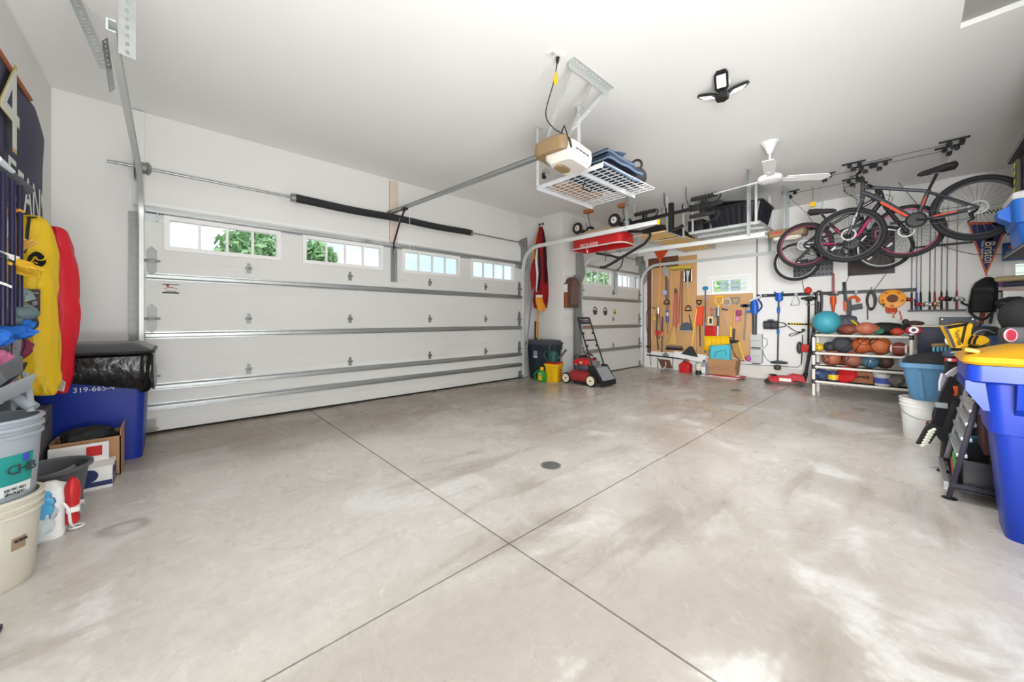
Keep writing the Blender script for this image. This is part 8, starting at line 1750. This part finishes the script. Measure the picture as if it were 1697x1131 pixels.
# ================================================================ BICYCLES ON CEILING HOISTS
def bike(label, X, wheels, R, frame, fork, seat, bar, bb, colour, rimc, tyre_r=.026, accent=None, lettering=None, disc=True, spokes=28, bars_out=1):
    """all points are (u, v) pixels on the bike's own vertical plane x = X"""
    P = lambda q, dx=0.0: PX(q[0], q[1], X) + V((dx, 0, 0))
    cR, cF = [P(w) for w in wheels]
    t = thing('bicycle', label, 'bicycle', V((X, (cR.y + cF.y) / 2, min(cR.z, cF.z) - R)), 'bicycles on ceiling hoists')
    FM = mat('frame_%d_%d_%d' % colour, colour, .35, .3, coat=.4); RMt = mat('rim_%d_%d_%d' % rimc, rimc, .35, .4)
    for c in (cR, cF):
        w = part(t, 'wheel', MB().torus(c, R - tyre_r, tyre_r, (1, 0, 0), 56, 10), RUBBER)
        part(w, 'rim', MB().lathe([(R - tyre_r * 1.7, -.011), (R - tyre_r * 2.6, -.009), (R - tyre_r * 2.6, .009), (R - tyre_r * 1.7, .011)], c, 56, ax=(1, 0, 0), cap=False), RMt)
        sp = MB()
        for k in range(spokes):
            a = 2 * math.pi * k / spokes; o = (.028 if k % 2 else -.028); a2 = a + (.35 if k % 4 < 2 else -.35)
            sp.tube([c + V((o, .022 * math.cos(a2), .022 * math.sin(a2))), c + V((0, (R - tyre_r * 2.4) * math.cos(a), (R - tyre_r * 2.4) * math.sin(a)))], .0016, 4)
        part(w, 'spokes', sp, GALV)
        part(w, 'hub', MB().tube([c - V((.05, 0, 0)), c - V((.035, 0, 0)), c + V((.035, 0, 0)), c + V((.05, 0, 0))], [.012, .026, .026, .012], 12), BLACKM)
        if disc: 
            part(w, 'brake_disc', MB().lathe([(.056, -.001), (.074, -.001), (.074, .001), (.056, .001)], c - V((.045, 0, 0)), 28, ax=(1, 0, 0), cap=False), GALVD)
            part(w, 'disc_spider', MB().tube([c + V((-.045, .055 * math.cos(q), .055 * math.sin(q))) if i % 2 else c - V((.045, 0, 0)) for i, q in enumerate([k * math.pi / 5 for k in range(10)])], .004, 4), BLACKM)
    part(w, 'reflector', MB().box(c + V((0, R * .62 * .7, -R * .62 * .7)), (.012, .02, .06), Matrix.Rotation(.8, 3, 'X'), .003), LGREY)
    head0, head1, st0 = P(frame[0]), P(frame[1]), P(frame[2])       # head tube top, bottom; seat tube top
    B = P(bb)
    f = part(t, 'frame', MB().tube([head0, head1], .022, 12).tube([lerp(head0, head1, .25), lerp(lerp(head0, head1, .25), st0, .5), st0], [.024, .020, .018], 10)
        .tube(spline([lerp(head0, head1, .6), lerp(lerp(head0, head1, .6), B, .3) + V((0, 0, .025)), B], 4), .028, 12).tube([st0, B], .020, 10)
        .tube([st0 + V((.02, 0, -.01)), lerp(st0, cR, .5) + V((.05, 0, 0)), cR + V((.06, 0, 0))], .011, 8).tube([st0 + V((-.02, 0, -.01)), lerp(st0, cR, .5) + V((-.05, 0, 0)), cR + V((-.06, 0, 0))], .011, 8)
        .tube([B + V((.03, 0, 0)), lerp(B, cR, .4) + V((.05, 0, 0)), cR + V((.06, 0, 0))], .013, 8).tube([B + V((-.03, 0, 0)), lerp(B, cR, .4) + V((-.05, 0, 0)), cR + V((-.06, 0, 0))], .013, 8)
        .tube([B - V((.04, 0, 0)), B + V((.04, 0, 0))], .024, 12), FM)
    if accent:
        d0 = lerp(head0, head1, .6)
        part(f, 'accent', MB().tube([lerp(d0, B, .36) + V((-.016, 0, -.002)), lerp(d0, B, .66) + V((-.018, 0, -.004)), lerp(d0, B, .9) + V((-.017, 0, 0))], .0155, 8), mat('accent_%d_%d_%d' % accent, accent, .4)); part(f, 'accent', MB().tube([lerp(B, cR, .3) + V((-.052, 0, 0)), lerp(B, cR, .68) + V((-.058, 0, 0))], .0105, 8), MATS['accent_%d_%d_%d' % accent]); part(f, 'accent', MB().tube([lerp(st0, B, .2) + V((-.011, 0, 0)), lerp(st0, B, .5) + V((-.011, 0, 0))], .0105, 8), mat('accent_%d_%d_%d' % accent, accent, .4))
    fk = P(fork) 
    sl = unit(head1 - head0)
    crown = head1 + sl * .02
    part(t, 'fork', MB().tube([crown - V((.07, 0, 0)), crown + V((.07, 0, 0))], .018, 10).tube([crown + V((.06, 0, 0)), lerp(crown, cF, .5) + V((.06, 0, 0)), cF + V((.06, 0, 0))], [.016, .019, .017], 10).tube([crown + V((-.06, 0, 0)), lerp(crown, cF, .5) + V((-.06, 0, 0)), cF + V((-.06, 0, 0))], [.016, .019, .017], 10), FM)
    if lettering: 
        dn = unit(cF - crown); text(t, 'fork_lettering', lettering, WHITE, lerp(crown, cF, .55) + V((-.082, 0, 0)), -dn, V((0, 1, 0)) if dn.y < 0 else V((0, -1, 0)), .035, .001, width=.15)
    s0 = P(seat); sd = unit(V((0, (cF - cR).y, 0)))
    part(t, 'seat_post', MB().tube([st0, s0 - UP * .03], .0135, 10), BLACKM); part(t, 'seat_clamp', MB().tube([lerp(st0, s0, -.02), lerp(st0, s0, .06)], .021, 12), BLACK)
    part(t, 'saddle', MB().rbox([[s0 + sd * a + V((w * math.cos(q), 0, zc + h * math.sin(q))) for q in [2 * math.pi * i / 16 for i in range(16)]] for a, w, zc, h in ((-.15, .03, .025, .015), (-.13, .080, .022, .042), (-.06, .075, .018, .042), (.03, .036, .006, .036), (.12, .026, -.004, .028), (.15, .012, -.008, .012))]), mat('saddle_black', (40, 36, 38), .65))
    part(t, 'saddle_rail', MB().tube([s0 + sd * -.09 + V((.02, 0, .005)), s0 + V((.02, 0, -.03)), s0 + sd * .1 + V((.012, 0, -.01))], .004, 6).tube([s0 + sd * -.09 + V((-.02, 0, .005)), s0 + V((-.02, 0, -.03)), s0 + sd * .1 + V((-.012, 0, -.01))], .004, 6), GALV)
    h0 = P(bar); 
    part(t, 'stem', MB().tube([head0, head0 + (head0 - head1).normalized() * .05, h0], .018, 10), BLACK)
    part(t, 'handlebar', MB().tube(spline([h0 + V((-.31, -sd.y * .05, .02)), h0 + V((-.14, 0, .01)), h0, h0 + V((.14, 0, .01)), h0 + V((.31, -sd.y * .05, .02))], 4), .012, 10), BLACKM)
    for s in (-1, 1):
        part(t, 'grip', MB().tube([h0 + V((s * .20, -sd.y * .025, .016)), h0 + V((s * .315, -sd.y * .055, .02))], .017, 10), RUBBER)
        part(t, 'brake_lever', MB().tube([h0 + V((s * .17, 0, .012)), h0 + V((s * .18, sd.y * .045, -.01)), h0 + V((s * .28, sd.y * .05, -.03))], .006, 6), BLACKM)
    part(t, 'cables', MB().tube(spline([h0 + V((-.17, sd.y * .03, 0)), h0 + V((-.1, sd.y * .12, -.04)), h0 + V((-.02, sd.y * .10, -.16)), head1 + V((-.02, 0, .02))], 5), .003, 5).tube(spline([h0 + V((.17, sd.y * .03, 0)), h0 + V((.08, sd.y * .14, -.08)), head1 + V((.02, sd.y * .03, 0))], 5), .003, 5), BLACK)
    ck = part(t, 'chainring', MB().torus(B + V((-.05, 0, 0)), .078, .010, (1, 0, 0), 32, 8).lathe([(.02, -.004), (.074, -.003), (.074, .003), (.02, .004)], B + V((-.05, 0, 0)), 28, ax=(1, 0, 0)), BLACK)
    part(t, 'crank', MB().tube([B + V((-.065, 0, 0)), B + V((-.075, -sd.y * .165, -.03))], .011, 8), BLACKM); part(t, 'crank', MB().tube([B + V((.065, 0, 0)), B + V((.075, sd.y * .165, .03))], .011, 8), BLACKM)
    for q in (B + V((-.12, -sd.y * .165, -.03)), B + V((.12, sd.y * .165, .03))): part(t, 'pedal', MB().box(q, (.09, .09, .02), bevel=.005), BLACK)
    part(t, 'chain', MB().tube([B + V((-.05, 0, .075)), cR + V((-.045, 0, .035)), cR + V((-.045, sd.y * .01, -.10)), B + V((-.05, 0, -.075))], .004, 5), DGREY)
    part(t, 'cassette', MB().lathe([(.02, -.05), (.052, -.045), (.03, -.02), (.02, -.02)], cR, 22, ax=(1, 0, 0)), GALVD)
    part(t, 'derailleur', MB().tube([cR + V((-.06, 0, -.02)), cR + V((-.065, sd.y * .05, -.06)), cR + V((-.06, sd.y * .035, -.12)), cR + V((-.06, sd.y * .07, -.14))], [.01, .02, .014, .01], 8), BLACK)
    return t
bike('charcoal and orange mountain bicycle nearest the camera, hung highest', 6.25, [(1620, 345), (1407, 390)], .343, [(1430, 303), (1429, 331), (1538, 317)], (1407, 390), (1553, 283), (1422, 297), (1518, 366), (72, 74, 80), (40, 40, 44), .029, (226, 92, 66), 'TRIUM', True)
bike('black and magenta bicycle hung behind the charcoal one, front wheel to the right', 6.46, [(1333, 407), (1502, 384)], .318, [(1459, 318), (1466, 341), (1377, 373)], (1500, 385), (1362, 352), (1452, 318), (1412, 404), (46, 40, 48), (104, 32, 62), .024, (206, 40, 110), None, True)
bike('small dark bicycle hung lowest, nearest the back wall', 6.95, [(1320, 434), (1463, 411)], .29, [(1430, 366), (1434, 385), (1360, 395)], (1463, 411), (1352, 378), (1425, 362), (1388, 424), (58, 58, 60), (150, 152, 152), .022, (150, 150, 154), None, False, 20)
# ---- hoists
def hoist(label, u0, v0, u1, v1, X=None, drops=()):
    a = PZ(u0, v0, ZC - .01); b_ = PZ(u1, v1, ZC - .01)
    if X is None: X = (a.x + b_.x) / 2
    a = V((X, a.y, ZC - .012)); b_ = V((X, b_.y, ZC - .012))
    t = thing('bike_hoist', label, 'hoist', V((X, (a.y + b_.y) / 2, ZC)), 'ceiling bike hoists')
    for c, s in ((a, 1), (b_, -1)):
        part(t, 'bracket', MB().box(c + V((0, 0, .003)), (.035, .22, .014), bevel=.003), BLACKM)
        for o in (-.055, .035):
            p_ = part(t, 'pulley', MB().tube([c + V((-.012, o, -.03)), c + V((.012, o, -.03))], .024, 14).box(c + V((0, o, -.018)), (.03, .035, .03)), BLACKM)
        part(t, 'lower_pulley', MB().tube([c + V((-.012, 0, -.075)), c + V((.012, 0, -.075))], .026, 14).box(c + V((0, 0, -.085)), (.028, .05, .03), bevel=.005), BLACK)
        part(t, 'rope', MB().tube([c + V((0, -.03, -.03)), c + V((0, 0, -.075)), c + V((0, .04, -.02))], .003, 5), LGREY)
    part(t, 'line', MB().tube([a + V((0, -.06, -.03)), b_ + V((0, .06, -.03))], .003, 5), BLACK)
    for k, (c, q) in enumerate(zip((a, b_), drops)):
        if q is None: continue
        e = PX(q[0], q[1], X)
        part(t, 'hook', MB().tube([c + V((0, 0, -.10)), lerp(c, e, .6), e + V((0, .02, .03)), e + V((0, -.02, .0)), e + V((0, -.03, .04))], .005, 6), GALV)
    return t
hoist('hoist pair with the longest line, over the charcoal bicycle', 1415, 272, 1580, 238, 6.25, ((1422, 297), (1572, 281)))
hoist('hoist pair over the magenta bicycle, brackets side by side with the charcoal saddle', 1461, 289, 1563, 287, 6.46, ((1456, 318), None))
hoist('hoist pair nearest the fan blade, over the rear of the magenta bicycle', 1376, 305, 1450, 330, 6.46, ((1365, 350), None))
hoist('hoist pair nearest the garage door openers, over the small dark bicycle', 1335, 345, 1425, 328, 6.95, ((1353, 376), (1425, 362)))
t = thing('hoist_rope', 'slack hoist ropes running down the back wall to the tool rail', 'rope', WB(1400, 470, .04))
for q in ([(1480, 292, .3), (1530, 350, .2)], [(1410, 452, .03), (1395, 483, .03)], [(1470, 452, .03), (1448, 482, .03)], [(1329, 463, .05), (1333, 484, .04)]): part(t, 'strand', MB().tube([WB(*p) for p in q], .004, 5), BLACK)
tgy = thing('yellow_pulley_tag', 'small yellow tag hanging by the small dark bicycle hoist', 'tag', PX(1347, 339, 6.9)); part(tgy, 'tag', MB().box(PX(1347, 339, 6.9), (.04, .06, .07), bevel=.006), YELLOW); part(tgy, 'cord', MB().tube([PX(1347, 309, 6.9), PX(1347, 336, 6.9)], .003, 5), BLACK)
